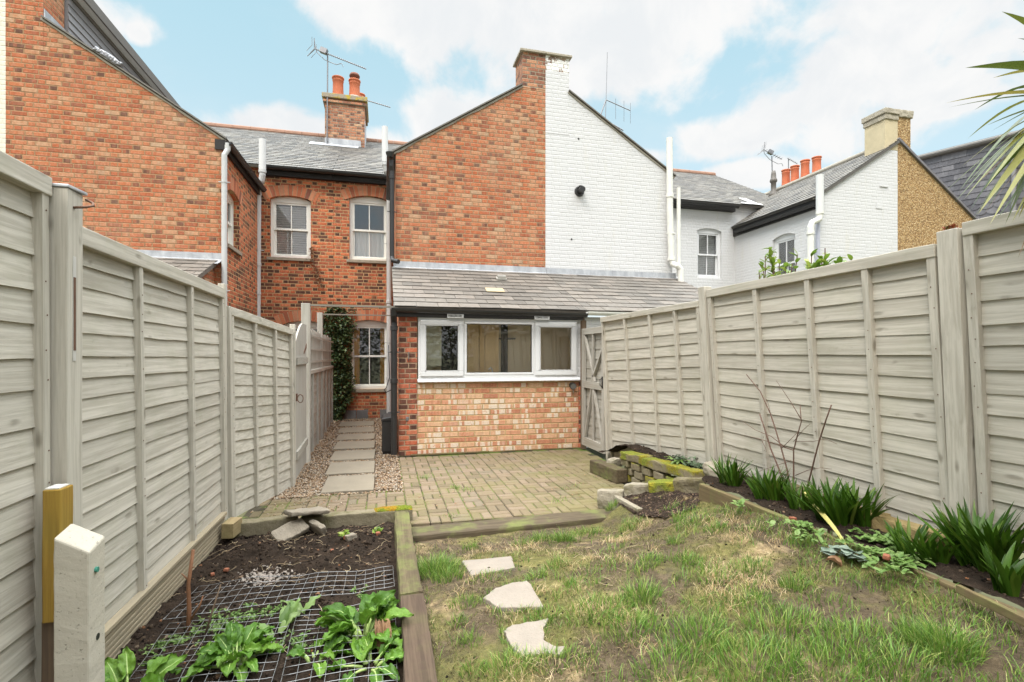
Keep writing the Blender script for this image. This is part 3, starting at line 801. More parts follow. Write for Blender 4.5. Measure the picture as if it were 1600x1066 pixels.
def gutter(parent, p0, p1, mat='black_plastic', r=.055, name='gutter'):
    mb = MB(); p0, p1 = V(p0), V(p1); t = (p1 - p0).normalized(); n = Z_.cross(t).normalized(); L = (p1 - p0).length
    prof = [(r * math.cos(math.pi + math.pi * k / 8), r * math.sin(math.pi + math.pi * k / 8)) for k in range(9)]
    prof2 = [(x * .88, z * .88) for x, z in prof[::-1]]
    mb.prism([p0 + n * x + Z_ * z for x, z in prof + prof2], t * L)
    k = max(1, int(L / .9))
    for i in range(k + 1):
        c = p0 + t * (L * i / k if k else 0)
        mb.prism([c + n * (x * 1.07) + Z_ * (z * 1.07) for x, z in prof + [(r * 1.07, 0.004), (-r * 1.07, .004)]][:9], t * .02)
    return mb.build(name, M[mat], parent)

def pipe(parent, path, r, mat, name='downpipe', collars=(), brackets=(), out=V((0, -1, 0))):
    mb = MB(); mb.tube(path, r, 14)
    for (p, t) in collars:
        p = V(p); t = V(t).normalized(); mb.tube([p - t * .035, p - t * .03, p + t * .03, p + t * .035], [r * 1.0, r * 1.22, r * 1.22, r * 1.0], 14)
    for p in brackets:
        p = V(p); mb.tube([p - Z_ * .012, p + Z_ * .012], r * 1.15, 12); mb.tube([p - X_ * (r * 2.0), p + X_ * (r * 2.0)], .008, 6)
    return mb.build(name, M[mat], parent, smooth=False)

def pot(parent, c, h, r=.125, mat='terracotta', hood=False):
    mb = MB()
    mb.lathe(c, [(r * .95, 0), (r * .93, h * .05), (r * .86, h * .5), (r * .84, h * .80), (r * .92, h * .83), (r * .92, h * .86), (r * .84, h * .88), (r * .88, h * .93), (r * 1.0, h * .95), (r * 1.0, h), (r * .80, h), (r * .78, h * .6)])
    o = mb.build('chimney_pot', M[mat], parent, smooth=True)
    if hood:
        m2 = MB(); m2.lathe((c[0], c[1], c[2] + h * .98), [(r * .72, 0), (r * .72, h * .18), (r * .86, h * .20), (r * .86, h * .26), (r * .70, h * .34), (r * .3, h * .38), (0.01, h * .39)])
        m2.build('chimney_pot', M['terracotta_dark'], parent, smooth=True)
    return o

SL = .63      # pitch of the outrigger roofs
def zg(x, xc, top=6.70): return top - SL * abs(x - xc)

# ---- the house in the middle: red brick
hr = thing('brick_house', 'red brick terraced house in the middle, with a slate lean-to kitchen and white window', 'house', (1.5, 8.5, 0))
mb = MB()
mb.wall([(.20, 2.5), (2.95, 2.5), (2.95, 6.70), (.20, zg(.2, 2.95))], [], V((0, YG, 0)), X_, -Y_, .22)
g_wall = mb.build('gable_wall', M['brick_gable'], hr)
mb = MB()
mb.wall([(YG + .23, 0), (YR - .002, 0), (YR - .002, 4.95), (YG + .23, 4.95)], [], V((.203, 0, 0)), Y_, -X_, .2)
mb.wall([(YL + .003, 0), (YG + .225, 0), (YG + .225, 2.98), (YL + .003, 2.0)], [], V((.201, 0, 0)), Y_, -X_, .2)
mb.build('side_wall', M['brick_back'], hr)
mb = MB(); mb.wall([(-1.08, 0), (.42, 0), (.42, 5.50), (-1.08, 5.50)], [arch_hole(-.745, .10, 3.54, 4.98, .08), arch_hole(-.755, .115, .655, 2.20, .08)], V((0, YR, 0)), X_, -Y_, .28)
mb.build('rear_wall', M['brick_back'], hr)
OB = V((0, YR, 0))
sash_window(hr, OB, X_, -Y_, -.745, .10, 3.54, 4.98, .08, inside='net')
sash_window(hr, OB, X_, -Y_, -.755, .115, .655, 2.20, .08, inside='curtain')
brick_arch(hr, OB, X_, -Y_, -.745, .10, 4.98, .08); brick_arch(hr, OB, X_, -Y_, -.755, .115, 2.20, .08)
mb = MB()
for (a, b) in ((-.86, -.60), (-.59, -.35), (-.09, .17)): mb.box(a, YR - .035, .0, b, YR + .02, .19)
mb.build('plinth_block', M['plinth'], hr, bevel=.006)
# lean-to kitchen front
mb = MB(); mb.wall([(.20, 0), (.452, 0), (.452, 1.97), (.20, 1.97)], [], V((0, YL, 0)), X_, -Y_, .22); mb.build('brick_pier', M['brick_pier'], hr)
mb = MB(); mb.wall([(2.872, 0), (2.96, 0), (2.96, 1.97), (2.872, 1.97)], [], V((0, YL, 0)), X_, -Y_, .22); mb.build('brick_pier', M['brick_pier'], hr)
mb = MB(); mb.wall([(.454, 0), (2.870, 0), (2.870, 1.025), (.454, 1.025)], [], V((0, YL + .012, 0)), X_, -Y_, .2)
mb.build('infill_wall', M['brick_infill'], hr)
mb = MB(); mb.box(.16, YL - .05, 1.945, 2.93, YL + .1, 2.045); mb.build('fascia', M['black_wood'], hr)
# kitchen window: three lights
KO = V((0, YL, 0))
def KB(mb, a0, a1, b0, b1, n0, n1): mb.obox(KO, X_, Z_, -Y_, a0, a1, b0, b1, n0, n1)
kx0, kx1, kz0, kz1 = .466, 2.858, 1.075, 1.940
mb = MB()
KB(mb, kx0, kx1, kz1 - .05, kz1, -.075, .005); KB(mb, kx0, kx1, kz0, kz0 + .05, -.075, .005)
for a, b in ((kx0, kx0 + .05), (1.075, 1.125), (2.155, 2.205), (kx1 - .05, kx1)): KB(mb, a, b, kz0 + .05, kz1 - .05, -.074, .004)
kw = mb.build('kitchen_window', M['upvc'], hr, bevel=.005)
for (a, b) in ((kx0 + .03, 1.105), (2.175, kx1 - .03)):
    mb = MB(); c, d, r = kz0 + .035, kz1 - .035, .068
    KB(mb, a, b, c, c + r, -.05, .028); KB(mb, a, b, d - r, d, -.05, .028); KB(mb, a, a + r, c + r, d - r, -.05, .027); KB(mb, b - r, b, c + r, d - r, -.05, .027)
    mb.build('casement', M['upvc'], kw, bevel=.006)
    mb = MB(); e = .011
    KB(mb, a + r, b - r, c + r, c + r + e, -.03, .029); KB(mb, a + r, b - r, d - r - e, d - r, -.03, .029); KB(mb, a + r, a + r + e, c + r, d - r, -.03, .029); KB(mb, b - r - e, b - r, c + r, d - r, -.03, .029)
    mb.build('glazing_bead', M['upvc'], kw)
    mb = MB(); KB(mb, a + r, b - r, c + r, d - r, -.012, -.006); mb.build('pane', M['glass_kitchen'], kw)
mb = MB(); a, b, c, d, r = 1.122, 2.158, kz0 + .047, kz1 - .047, .032
KB(mb, a, b, c, c + r, -.05, .012); KB(mb, a, b, d - r, d, -.05, .012); KB(mb, a, a + r, c + r, d - r, -.05, .011); KB(mb, b - r, b, c + r, d - r, -.05, .011)
mb.build('fixed_light', M['upvc'], kw, bevel=.005)
mb = MB(); KB(mb, a + r, b - r, c + r, d - r, -.03, -.024); mb.build('pane', M['glass_kitchen'], kw)
mb = MB(); e = .007
KB(mb, a + r, b - r, c + r, c + r + e, -.02, .006); KB(mb, a + r, b - r, d - r - e, d - r, -.02, .006); KB(mb, a + r, a + r + e, c + r + e, d - r - e, -.02, .006); KB(mb, b - r - e, b - r, c + r + e, d - r - e, -.02, .006)
mb.build('glazing_bead', M['black_plastic'], kw)
mb = MB(); mb.prism([KO + X_ * (kx0 - .01) + V((0, -y, z)) for y, z in ((-.08, 1.028), (-.08, 1.074), (.02, 1.074), (.052, 1.050), (.055, 1.028))], X_ * (kx1 - kx0 + .03))
mb.build('sill', M['upvc'], kw, bevel=.004)
mb = MB(); mb.box(2.862, YL - .006, 1.03, 2.935, YL + .05, 1.95); mb.build('white_painted_strip', M['white_brick'], hr)
# kitchen seen through the glass
mb = MB()
mb.box(.44, 7.93, 0, 2.93, 7.95, 2.2); mb.box(.41, 7.53, 0, .43, 7.93, 2.04); mb.box(2.925, 7.53, 0, 2.945, 7.93, 2.04); mb.box(.44, 7.53, -.03, 2.93, 7.93, -.01); mb.box(.44, 7.50, 2.06, 2.93, 7.95, 2.08)
mb.build('kitchen_wall', M['warm_room'], hr)
mb = MB()
for i, (xa, xb) in enumerate(((1.22, 1.44), (1.45, 1.53), (1.54, 1.76))): mb.box(xa, 7.905 - .012 * (i % 2), 0, xb, 7.925, 2.05)
mb.build('pine_panelling', M['pine'], hr)
mb = MB(); mb.box(1.80, 7.88, .86, 1.90, 7.925, 2.05); mb.build('dark_upright', M['dark_door'], hr)
mb = MB(); mb.box(1.77, 7.86, 1.66, 2.02, 7.92, 1.68); mb.build('shelf', M['dark_door'], hr)
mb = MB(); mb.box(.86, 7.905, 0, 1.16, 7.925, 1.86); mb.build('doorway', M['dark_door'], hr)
mb = MB(); mb.box(.47, 7.74, 1.24, .84, 7.90, 1.98); mb.build('wall_cabinet', M['cabinet'], hr, bevel=.004)
mb = MB(); mb.box(.45, 7.54, .82, 2.92, 7.90, .86); mb.build('worktop', M['cabinet'], hr)
mb = MB(); mb.tube([(1.62, 7.72, .86), (1.62, 7.72, 1.16), (1.61, 7.71, 1.20), (1.585, 7.69, 1.22), (1.56, 7.67, 1.20), (1.555, 7.665, 1.17)], .011, 8); mb.build('tap', M['upvc'], hr, smooth=True)

# lean-to roof and flashing (red house half)
S0 = V((0, 2.03, .885)); SH = S0.length; SU = S0.normalized()
lr = slate_roof('lean_to_roof', hr, V((.13, 7.18, 2.075)), X_, SU, 2.815, SH, M['slate'], w=.30, ex=.205)
mb = MB(); c = V((1.96, 8.62, 2.075 + 1.44 * .436)) + V((0, -.01, .03))
nrm = X_.cross(SU)
mb.obox(c, X_, SU, nrm, -.085, .085, -.06, .06, -.01, .012); mb.obox(c, X_, SU, nrm, -.07, .07, -.055, -.03, .01, .055); mb.obox(c, X_, (SU * .9 + nrm * -.42).normalized(), (nrm * .9 + SU * .42).normalized(), -.07, .07, -.04, .07, .045, .055)
mb.build('roof_vent', M['tin'], lr)
mb = MB(); c = V((1.72, 8.0, 2.075 + .82 * .436)); mb.obox(c, X_, SU, nrm, -.15, .14, -.10, .10, .016, .024); mb.build('repair_slate', M['tan_slate'], lr)
def lead_strip(parent, x0, x1, zt):
    mb = MB(); x = x0
    while x < x1 - .01:
        w = min(1.35, x1 - x); n = 14
        for i in range(n):
            a = x + w * i / n; b = x + w * (i + 1) / n
            P = []
            for q in (a, b):
                e = .012 * noise.noise(V((q * 5, 3, 0)))
                P.append([(q, YG - .012, zt), (q, YG - .016 + e * .3, zt - .10), (q, YG - .09 + e, zt - .155 + e), (q, YG - .24, zt - .205 + e)])
            for k in range(3): mb.add([P[0][k], P[0][k + 1], P[1][k + 1], P[1][k]], [(0, 1, 2, 3)])
        mb.box(x, YG - .018, zt - .1, x + .012, YG - .006, zt + .004)
        x += w
    return mb.build('lead_flashing', M['lead'], parent)
lead_strip(hr, .16, 2.955, 3.06)
gutter(hr, (.10, 7.11, 2.045), (2.90, 7.11, 2.025))
for xv in (.985, 2.27):
    mb = MB(); mb.box(xv - .115, YL - .058, 1.935, xv + .115, YL - .04, 1.99); f_ = mb.build('air_vent', M['upvc'], hr)
    mb = MB()
    for k in range(11): mb.box(xv - .10 + k * .0185, YL - .061, 1.952, xv - .09 + k * .0185, YL - .057, 1.985)
    mb.build('vent_slot', M['black_plastic'], f_)
# black downpipe on the corner and its feeder from the upper gutter
pipe(hr, [(.125, 7.10, 2.03), (.125, 7.12, 1.96), (.135, 7.24, 1.86), (.135, 7.24, .04)], .042, 'black_plastic', collars=[((.135, 7.24, 1.05), (0, 0, 1)), ((.135, 7.24, 1.78), (0, 0, 1))], brackets=[(.135, 7.24, 1.45), (.135, 7.24, .62)])
pipe(hr, [(.125, 9.10, 4.78), (.125, 9.10, 4.68), (.135, 9.13, 4.6), (.135, 9.13, 3.12), (.15, 9.06, 3.04), (.24, 8.98, 3.01)], .04, 'black_plastic', collars=[((.135, 9.13, 4.5), (0, 0, 1))], brackets=[(.135, 9.13, 3.9)])
mb = MB(); mb.tube([(.10, 9.02, 4.88), (.10, 9.02, 4.80)], [.075, .05], 12); mb.build('rainwater_hopper', M['black_plastic'], hr)
gutter(hr, (.10, 9.0, 4.86), (.10, 11.6, 4.88))
# outrigger roof, verge and chimney
def outrigger_roof(parent, xe, xc, full=False, y1=14.0, mat='slate_far', top=6.70, ov=.07, stop=.46):
    s = -1 if xe < xc else 1
    a = V((xe + s * ov, YG - .045, zg(xe + s * ov, xc, top) + .035)); up = V((-s, 0, SL)); H = (abs(xc - xe - s * ov) - stop) * math.hypot(1, SL); up.normalize()
    if full: r_ = slate_roof('outrigger_roof', parent, a, Y_, up, y1 - YG, H, M[mat], w=.28, ex=.19)
    else:
        mb = MB(); n = V((s * SL, 0, 1)).normalized(); mb.obox(a, Y_, up, n, 0, y1 - YG, 0, H, -.010, .012); mb.obox(a, Y_, up, n, .62, y1 - YG, H + .002, H + stop * 1.18, -.010, .012); r_ = mb.build('outrigger_roof', M[mat], parent)
    mb = MB(); n = V((s * SL, 0, 1)).normalized(); k = 30
    for i in range(k):
        h0, h1 = H * i / k, H * (i + 1) / k; d0 = .030 + .018 * noise.noise(V((h0 * 3, xe, 0)))
        mb.obox(a + Y_ * .030 - n * .02, Y_, up, n, 0, .04, h0, h1, -d0, 0)
    mb.build('verge', M['verge'], parent)
    return r_
outrigger_roof(hr, .2, 2.95)
def chimney(parent, x0, x1, y0, y1, z0, z1, mat, cap, capw=.05, side=None):
    mb = MB(); mb.box(x0, y0, z0, x1, y1, z1); st = mb.build('chimney', M[mat], parent)
    return st
ch = chimney(hr, 2.50, 2.949, YG - .004, YG + .50, 6.40, 7.06, 'brick_stack', None)
mb = MB(); mb.box(2.452, YG - .05, 7.06, 2.95, YG + .55, 7.105); mb.build('chimney_cap', M['stone_cap'], ch, bevel=.006)
# main roof
RS = V((0, 4.15, 2.38)); RH = RS.length; RU = RS.normalized()
def main_roof(parent, x0, x1): 
    r_ = slate_roof('main_roof', parent, V((x0, 11.72, 5.42)), X_, RU, x1 - x0, RH, M['slate_far'], w=.26, ex=.19)
    mb = MB(); x = x0
    while x < x1 - .02:
        w = min(.45, x1 - x); mb.tube([(x + .003, 15.87, 7.78), (x + w - .003, 15.87, 7.78)], .11, 10); x += w
    mb.build('ridge_tile', M['ridge'], r_)
    mb = MB(); mb.wall([(x0, 5.3), (x1, 5.3), (x1, 5.45), (x0, 5.45)], [], V((0, 20.0, 0)), X_, Y_, .1)
    return r_
main_roof(hr, -1.08, 2.95)
mb = MB(); mb.box(-1.08, 11.80, 5.24, .14, 11.92, 5.40); mb.build('eaves_board', M['black_wood'], hr)
gutter(hr, (-1.08, 11.68, 5.385), (.16, 11.68, 5.375), r=.06)
# the shared ridge stack with its pots
cs = chimney(hr, -1.56, -.52, 14.75, 15.95, 6.6, 8.42, 'brick_stack', None)
for (e, za, zb, mt) in ((.05, 8.30, 8.37, 'brick_stack'), (.075, 8.42, 8.54, 'lichen_cap')):
    mb = MB(); mb.box(-1.56 - e, 14.75 - e, za, -.52 + e, 15.95 + e, zb); mb.build('chimney_cap' if mt == 'lichen_cap' else 'brick_band', M[mt], cs, bevel=.01)
pot(cs, (-1.24, 15.0, 8.53), .60, .165); pot(cs, (-.80, 15.0, 8.53), .58, .165, hood=True); pot(cs, (-.68, 15.65, 8.53), .52, .15)
mb = MB(); mb.lathe((-.80, 15.0, 8.52), [(.26, 0), (.25, .06), (.19, .11)], 16); mb.build('mortar_flaunching', M['verge'], cs)
mb = MB(); yf = 14.75; zf = 5.42 + (yf - 11.72) * .5735
mb.obox(V((-1.04, yf, zf)), X_, RU, X_.cross(RU), -.90, .36, -.30, .05, .016, .024); mb.box(-1.56, yf - .012, zf, -.62, yf - .003, zf + .18); mb.box(-.518, yf, zf - .05, -.508, 15.8, zf + .75)
mb.build('lead_flashing', M['lead'], cs)
# grey soil stack in the inner corner
pipe(hr, [(.02, 11.62, 6.42), (.02, 11.62, 5.58), (.035, 11.64, 5.48), (.10, 11.74, 5.36), (.11, 11.75, 5.28), (.11, 11.75, .05)], .055, 'grey_pipe', name='soil_pipe', collars=[((.02, 11.62, 5.62), (0, 0, 1)), ((.11, 11.75, 5.24), (0, 0, 1)), ((.11, 11.75, 2.6), (0, 0, 1)), ((.11, 11.75, .9), (0, 0, 1))], brackets=[(.11, 11.75, 3.9), (.11, 11.75, 1.7)])
mb = MB(); mb.tube([(.02, 11.62, 5.66), (.02, 11.62, 6.44)], .067, 14); mb.build('soil_vent', M['pale_trim'], hr)

# ---- the white painted neighbour
hw = thing('white_house', 'white painted brick house sharing the tall central gable and half the chimney', 'house', (4.3, 8.5, 0))
mb = MB(); mb.wall([(2.95, 2.5), (5.62, 2.5), (5.62, zg(5.62, 2.95)), (2.95, 6.70)], [], V((0, YG, 0)), X_, -Y_, .22); mb.build('gable_wall', M['white_brick'], hw)
outrigger_roof(hw, 5.62, 2.95)
ch = chimney(hw, 2.951, 3.42, YG - .004, YG + .50, 5.6, 6.78, 'white_brick', None)
mb = MB(); mb.box(2.951, YG - .0045, 6.78, 3.42, YG + .5, 7.06); mb.build('flaking_brickwork', M['flaking'], ch)
mb = MB(); mb.box(2.953, YG - .05, 7.06, 3.468, YG + .55, 7.103); mb.build('chimney_cap', M['stone_cap'], ch, bevel=.006)
slate_roof('lean_to_roof', hw, V((2.95, 7.18, 2.075)), X_, SU, 2.80, SH, M['slate'], w=.30, ex=.205)
lead_strip(hw, 2.96, 5.70, 3.055)
mb = MB(); mb.wall([(2.965, 0), (5.62, 0), (5.62, 1.99), (2.965, 1.99)], [], V((0, YL, 0)), X_, -Y_, .2); mb.wall([(5.62, 0), (5.625, 0), (5.625, 1.9), (5.62, 1.9)], [], V((0, YL, 0)), X_, -Y_, .2)
mb.build('lean_to_wall', M['white_brick'], hw)
gutter(hw, (2.93, 7.11, 2.055), (5.75, 7.11, 2.045), 'white_pipe')
mb = MB(); mb.wall([(5.62, 0), (7.15, 0), (7.15, 5.50), (5.62, 5.50)], [], V((0, YR, 0)), X_, -Y_, .28); mb.build('rear_wall', M['white_brick'], hw)
mb = MB(); mb.wall([(YG + .225, 0), (YR, 0), (YR, 4.95), (YG + .225, 4.95)], [], V((5.62, 0, 0)), Y_, X_, .2); mb.build('side_wall', M['white_brick'], hw)
main_roof(hw, 2.95, 7.15)
gutter(hw, (5.62, 11.66, 5.37), (7.15, 11.66, 5.36), r=.06)
mb = MB(); mb.box(5.64, 11.78, 5.24, 7.148, 11.89, 5.42); mb.build('eaves_board', M['black_wood'], hw)
fl = MB(); c = PY(907, 298, YG - .06)
fl.tube([(c.x, YG, c.z), (c.x, YG - .05, c.z)], [.10, .085], 16); fl.tube([(c.x, YG - .04, c.z), (c.x, YG - .18, c.z - .005)], .055, 14); fl.tube([(c.x, YG - .06, c.z + .005), (c.x, YG - .07, c.z + .09)], .04, 10)
fl.build('boiler_flue', M['black_plastic'], hw)
mb = MB()
for (u, v) in ((904, 217), (893, 374)):
    q = PY(u, v, YG); mb.tube([(q.x, YG + .01, q.z), (q.x, YG - .006, q.z)], .018, 8)
mb.build('drill_hole', M['black_plastic'], hw)
q1 = PY(1046, 216, YG - .1); q2 = PY(1049, 405, YG - .1); q3 = PY(1062, 418, YG - .2)
pipe(hw, [q1, (q1.x + .01, q1.y, q2.z + .9), (q2.x, q2.y, q2.z)], .062, 'white_pipe', name='soil_pipe', collars=[((q1.x + .01, q1.y, q2.z + 1.25), (0, 0, 1)), (q2, (0, 0, 1))], brackets=[(q2.x - .005, q2.y, q2.z + .5)])
pipe(hw, [(q2.x, q2.y, q2.z), (q2.x + .02, q2.y - .02, q2.z - .10), (q3.x - .05, q3.y, q3.z + .03), (q3.x + .02, q3.y, q3.z - .04), (q3.x + .03, q3.y, q3.z - .30)], .058, 'white_pipe', name='soil_pipe')
pipe(hw, [(5.70, 9.1, 4.75), (5.70, 9.1, 3.0)], .038, 'white_pipe')

# ---- the left-hand red house
hl = thing('brick_house', 'weathered orange brick house at the left, its gable rising behind the tall left fence', 'house', (-3.9, 9.2, 0))
XLs = -2.55
mb = MB(); mb.wall([(-5.45, 0), (XLs, 0), (XLs, 4.93), (-5.45, 4.93 + SL * 2.9)], [], V((0, YG, 0)), X_, -Y_, .22); mb.build('gable_wall', M['brick_left'], hl)
TL = 4.93 + SL * 2.9
outrigger_roof(hl, XLs, -5.45, top=TL)
mb = MB(); mb.wall([(YG + .003, 0), (YR, 0), (YR, 4.9), (YG + .003, 4.9)], [arch_hole(9.5, 10.2, 3.28, 4.26, .07)], V((XLs + .003, 0, 0)), Y_, X_, .22); mb.build('side_wall', M['brick_back'], hl)
sash_window(hl, V((XLs, 0, 0)), Y_, X_, 9.5, 10.2, 3.28, 4.26, .07, inside=None)
brick_arch(hl, V((XLs + .003, 0, 0)), Y_, X_, 9.5, 10.2, 4.26, .07)
mb = MB(); mb.wall([(XLs, 0), (-1.085, 0), (-1.085, 5.50), (XLs, 5.50)], [arch_hole(-2.37, -1.55, 3.52, 4.86, .08), arch_hole(-2.1, -1.25, .655, 2.16, .08)], V((0, YR, 0)), X_, -Y_, .28); mb.wall([(-5.45, 4.6), (XLs - .001, 4.6), (XLs - .001, 5.50), (-5.45, 5.50)], [], V((0, YR, 0)), X_, -Y_, .28); mb.build('rear_wall', M['brick_back'], hl)
sash_window(hl, OB, X_, -Y_, -2.37, -1.55, 3.52, 4.86, .08, inside='blind'); brick_arch(hl, OB, X_, -Y_, -2.37, -1.55, 4.86, .08)
sash_window(hl, OB, X_, -Y_, -2.1, -1.25, .655, 2.16, .08, inside='blind'); brick_arch(hl, OB, X_, -Y_, -2.1, -1.25, 2.16, .08)
mb = MB(); mb.box(XLs, 11.80, 5.24, -1.085, 11.92, 5.40); mb.build('eaves_board', M['black_wood'], hl)
gutter(hl, (XLs + .02, 11.68, 5.39), (-1.085, 11.68, 5.385), r=.06)
main_roof(hl, -5.45, -1.085)
mb = MB(); mb.box(XLs - .1, YG - .02, 4.74, XLs + .05, YR - .3, 4.90); mb.build('eaves_board', M['black_wood'], hl)
gutter(hl, (XLs + .10, YG - .06, 4.86), (XLs + .10, YR - .25, 4.89), r=.062)
pipe(hl, [(XLs + .09, YG - .03, 4.84), (XLs + .09, YG - .03, 4.74), (XLs + .05, YG - .06, 4.64), (XLs + .05, YG - .06, 1.2)], .042, 'grey_pipe', brackets=[(XLs + .05, YG - .06, 4.2), (XLs + .05, YG - .06, 2.45)])
lt = PY(410, 218, 11.5); lb = PY(405, 285, 11.6)
pipe(hl, [(lt.x, 11.5, lt.z), (lt.x, 11.5, lb.z + .12), (lt.x - .02, 11.52, lb.z + .02), (lt.x - .10, 11.62, lb.z - .14), (lt.x - .11, 11.63, lb.z - .24), (lt.x - .13, 11.63, .3)], .06, 'grey_pipe', name='soil_pipe', collars=[((lt.x, 11.5, lb.z + .2), (0, 0, 1)), ((lt.x - .11, 11.63, lb.z - .22), (0, 0, 1)), ((lt.x - .125, 11.63, 2.7), (0, 0, 1)), ((lt.x - .12, 11.63, 3.3), (0, 0, 1))], brackets=[(lt.x - .12, 11.63, 3.6)])
mb = MB(); mb.tube([(lt.x, 11.5, lb.z + .2), (lt.x, 11.5, lt.z)], .068, 14); mb.build('soil_vent', M['pale_trim'], hl)
ch = chimney(hl, -5.448, -4.98, YG - .004, YG + .52, 6.0, 7.55, 'brick_left', None)
mb = MB(); mb.obox(V((-4.975, YG + .0, zg(-4.98, -5.45, TL) + .05)), Y_, Z_, X_, .0, .52, -.05, .12, 0, .01); mb.build('lead_flashing', M['lead'], ch)
slate_roof('lean_to_roof', hl, V((-5.4, 7.18, 2.075)), X_, SU, 2.80, SH, M['slate'], w=.30, ex=.205)
lead_strip(hl, -5.4, XLs + .0, 3.06)
mb = MB(); mb.wall([(YL, 0), (YG, 0), (YG, 2.95), (YL, 2.03)], [], V((-2.66, 0, 0)), Y_, X_, .2); mb.wall([(-5.4, 0), (-2.66, 0), (-2.66, 2.0), (-5.4, 2.0)], [], V((0, YL, 0)), X_, -Y_, .2); mb.build('lean_to_wall', M['brick_left'], hl)
# loft extension over the left house: boarded cheek, soffit and fascia running back from the chimney
XF = -4.95
mb = MB(); zt = 5.80 + 1.40
for i in range(9):
    z1 = zt - i * .125
    mb.prism([(XF - .05, 9.75, z1 - .125), (XF + .022, 9.75, z1 - .125), (XF + .004, 9.75, z1), (XF - .05, 9.75, z1)], Y_ * 5.0)
lc = mb.build('loft_cladding', M['cladding'], hl)
mb = MB(); mb.box(XF - .02, 9.74, zt, XF + .03, 14.8, zt + .06); mb.build('cladding_trim', M['cladding_trim'], lc)
mb = MB(); mb.box(XF - .02, 9.74, zt + .061, XF + .16, 14.8, zt + .075); mb.build('soffit', M['pale_trim'], lc)
mb = MB(); mb.box(XF + .15, 9.70, zt + .05, XF + .18, 14.8, zt + .22); mb.box(-8, 9.7, zt + .16, XF + .15, 14.8, zt + .2); mb.build('fascia', M['cladding_trim'], lc)
mb = rough_block(V((-4.12, YG - .01, zg(-4.12, -5.45, TL) + .09)), (.42, .10, .07), 0, 4, .02, 4, .02, tilt=(0, .56))
mb.build('loose_sheeting', M['metal_dark'], hl)

# ---- far left: cream neighbour
hc = thing('cream_house', 'cream painted brick house at the far left edge beside the orange brick gable', 'house', (-7, 9.2, 0))
mb = MB(); mb.wall([(-8.35, 0), (-5.45, 0), (-5.45, TL + .5), (-8.35, 4.9)], [], V((0, YG - .002, 0)), X_, -Y_, .22); mb.build('gable_wall', M['cream_brick'], hc)
mb = MB(); mb.box(-5.92, YG - .004, 6.0, -5.452, YG + .52, 7.55); mb.build('chimney', M['cream_brick'], hc)

# ---- right: white house with its side wall, roof and stained chimney
hn = thing('white_house', 'white painted house at the right with a slate roof and a stained cream chimney', 'house', (10, 9.2, 0))
XN = 9.15
mb = MB(); mb.wall([(7.152, 0), (XN, 0), (XN, 5.50), (7.152, 5.50)], [arch_hole(8.0, 8.74, 3.46, 4.78, .07)], OB, X_, -Y_, .28); mb.wall([(XN + .001, 4.5), (11.3, 4.5), (11.3, 5.5), (XN + .001, 5.5)], [], OB, X_, -Y_, .28); mb.build('rear_wall', M['white_brick'], hn)
sash_window(hn, OB, X_, -Y_, 8.0, 8.74, 3.46, 4.78, .07, paint='upvc', inside='blind', sill=False, setback=.06)
mb = MB(); mb.wall([(YG + .003, 0), (YR, 0), (YR, 4.86), (YG + .003, 4.86)], [arch_hole(9.82, 10.52, 2.95, 4.27, .07)], V((XN, 0, 0)), Y_, -X_, .22); mb.build('side_wall', M['white_brick'], hn)
sash_window(hn, V((XN, 0, 0)), Y_, -X_, 9.82, 10.52, 2.95, 4.27, .07, paint='upvc', inside='blind', sill=False, setback=.06)
TN = 6.28
mb = MB(); mb.wall([(XN + .002, 0), (11.37, 0), (11.37, TN), (XN + .002, TN - SL * 2.218)], [], V((0, YG, 0)), X_, -Y_, .22); mb.build('gable_wall', M['white_brick'], hn)
outrigger_roof(hn, XN, 11.37, full=True, y1=15.0, top=TN, ov=.12, stop=.0)
mb = MB(); mb.tube([(11.37, YG, TN + .05), (11.37, 15, TN + .05)], .07, 10); mb.build('ridge_tile', M['verge'], hn)
main_roof(hn, 7.15, 11.35)
mb = MB(); mb.obox(V((9.75, 11.74, 5.43)), X_, RU, X_.cross(RU), -.12, .10, .0, .75, .018, .030); mb.obox(V((9.75, 11.74, 5.43)), X_, RU, X_.cross(RU), -.5, .12, -.03, .10, .032, .042); mb.build('valley_flashing', M['pale_trim'], hn)
mb = MB(); mb.box(XN - .06, YG, 4.60, XN + .02, YR, 4.82); mb.build('eaves_board', M['black_wood'], hn)
gutter(hn, (XN - .12, YG - .05, 4.69), (XN - .12, YR - .2, 4.70), 'black_plastic', .06)
gutter(hn, (7.15, 11.66, 5.36), (XN - .1, 11.66, 5.35), 'black_plastic', .06)
mb = MB(); mb.box(7.15, 11.78, 5.24, XN - .07, 11.89, 5.42); mb.build('eaves_board', M['black_wood'], hn)
a = PY(1281, 292, YG - .14); b = PY(1280, 340, YG - .14)
pipe(hn, [(a.x, a.y, a.z + .05), (a.x, a.y, b.z + .05), (a.x - .02, a.y, b.z - .04), (a.x - .20, a.y, b.z - .12), (a.x - .24, a.y, b.z - .22), (a.x - .25, a.y, 2.0)], .065, 'white_pipe', name='soil_pipe', collars=[((a.x, a.y, b.z + .1), (0, 0, 1)), ((a.x - .245, a.y, b.z - .35), (0, 0, 1))])
mb = MB(); mb.tube([(a.x, a.y, b.z + .12), (a.x, a.y, a.z + .25)], .075, 14); mb.build('soil_vent', M['pale_trim'], hn)
pipe(hn, [(a.x + .04, YG - .05, 4.62), (a.x + .04, YG - .05, 2.0)], .04, 'blue_pipe')
ch = chimney(hn, 11.0, 11.368, YG - .004, YG + .50, 6.08, 6.98, 'render_cream', None)
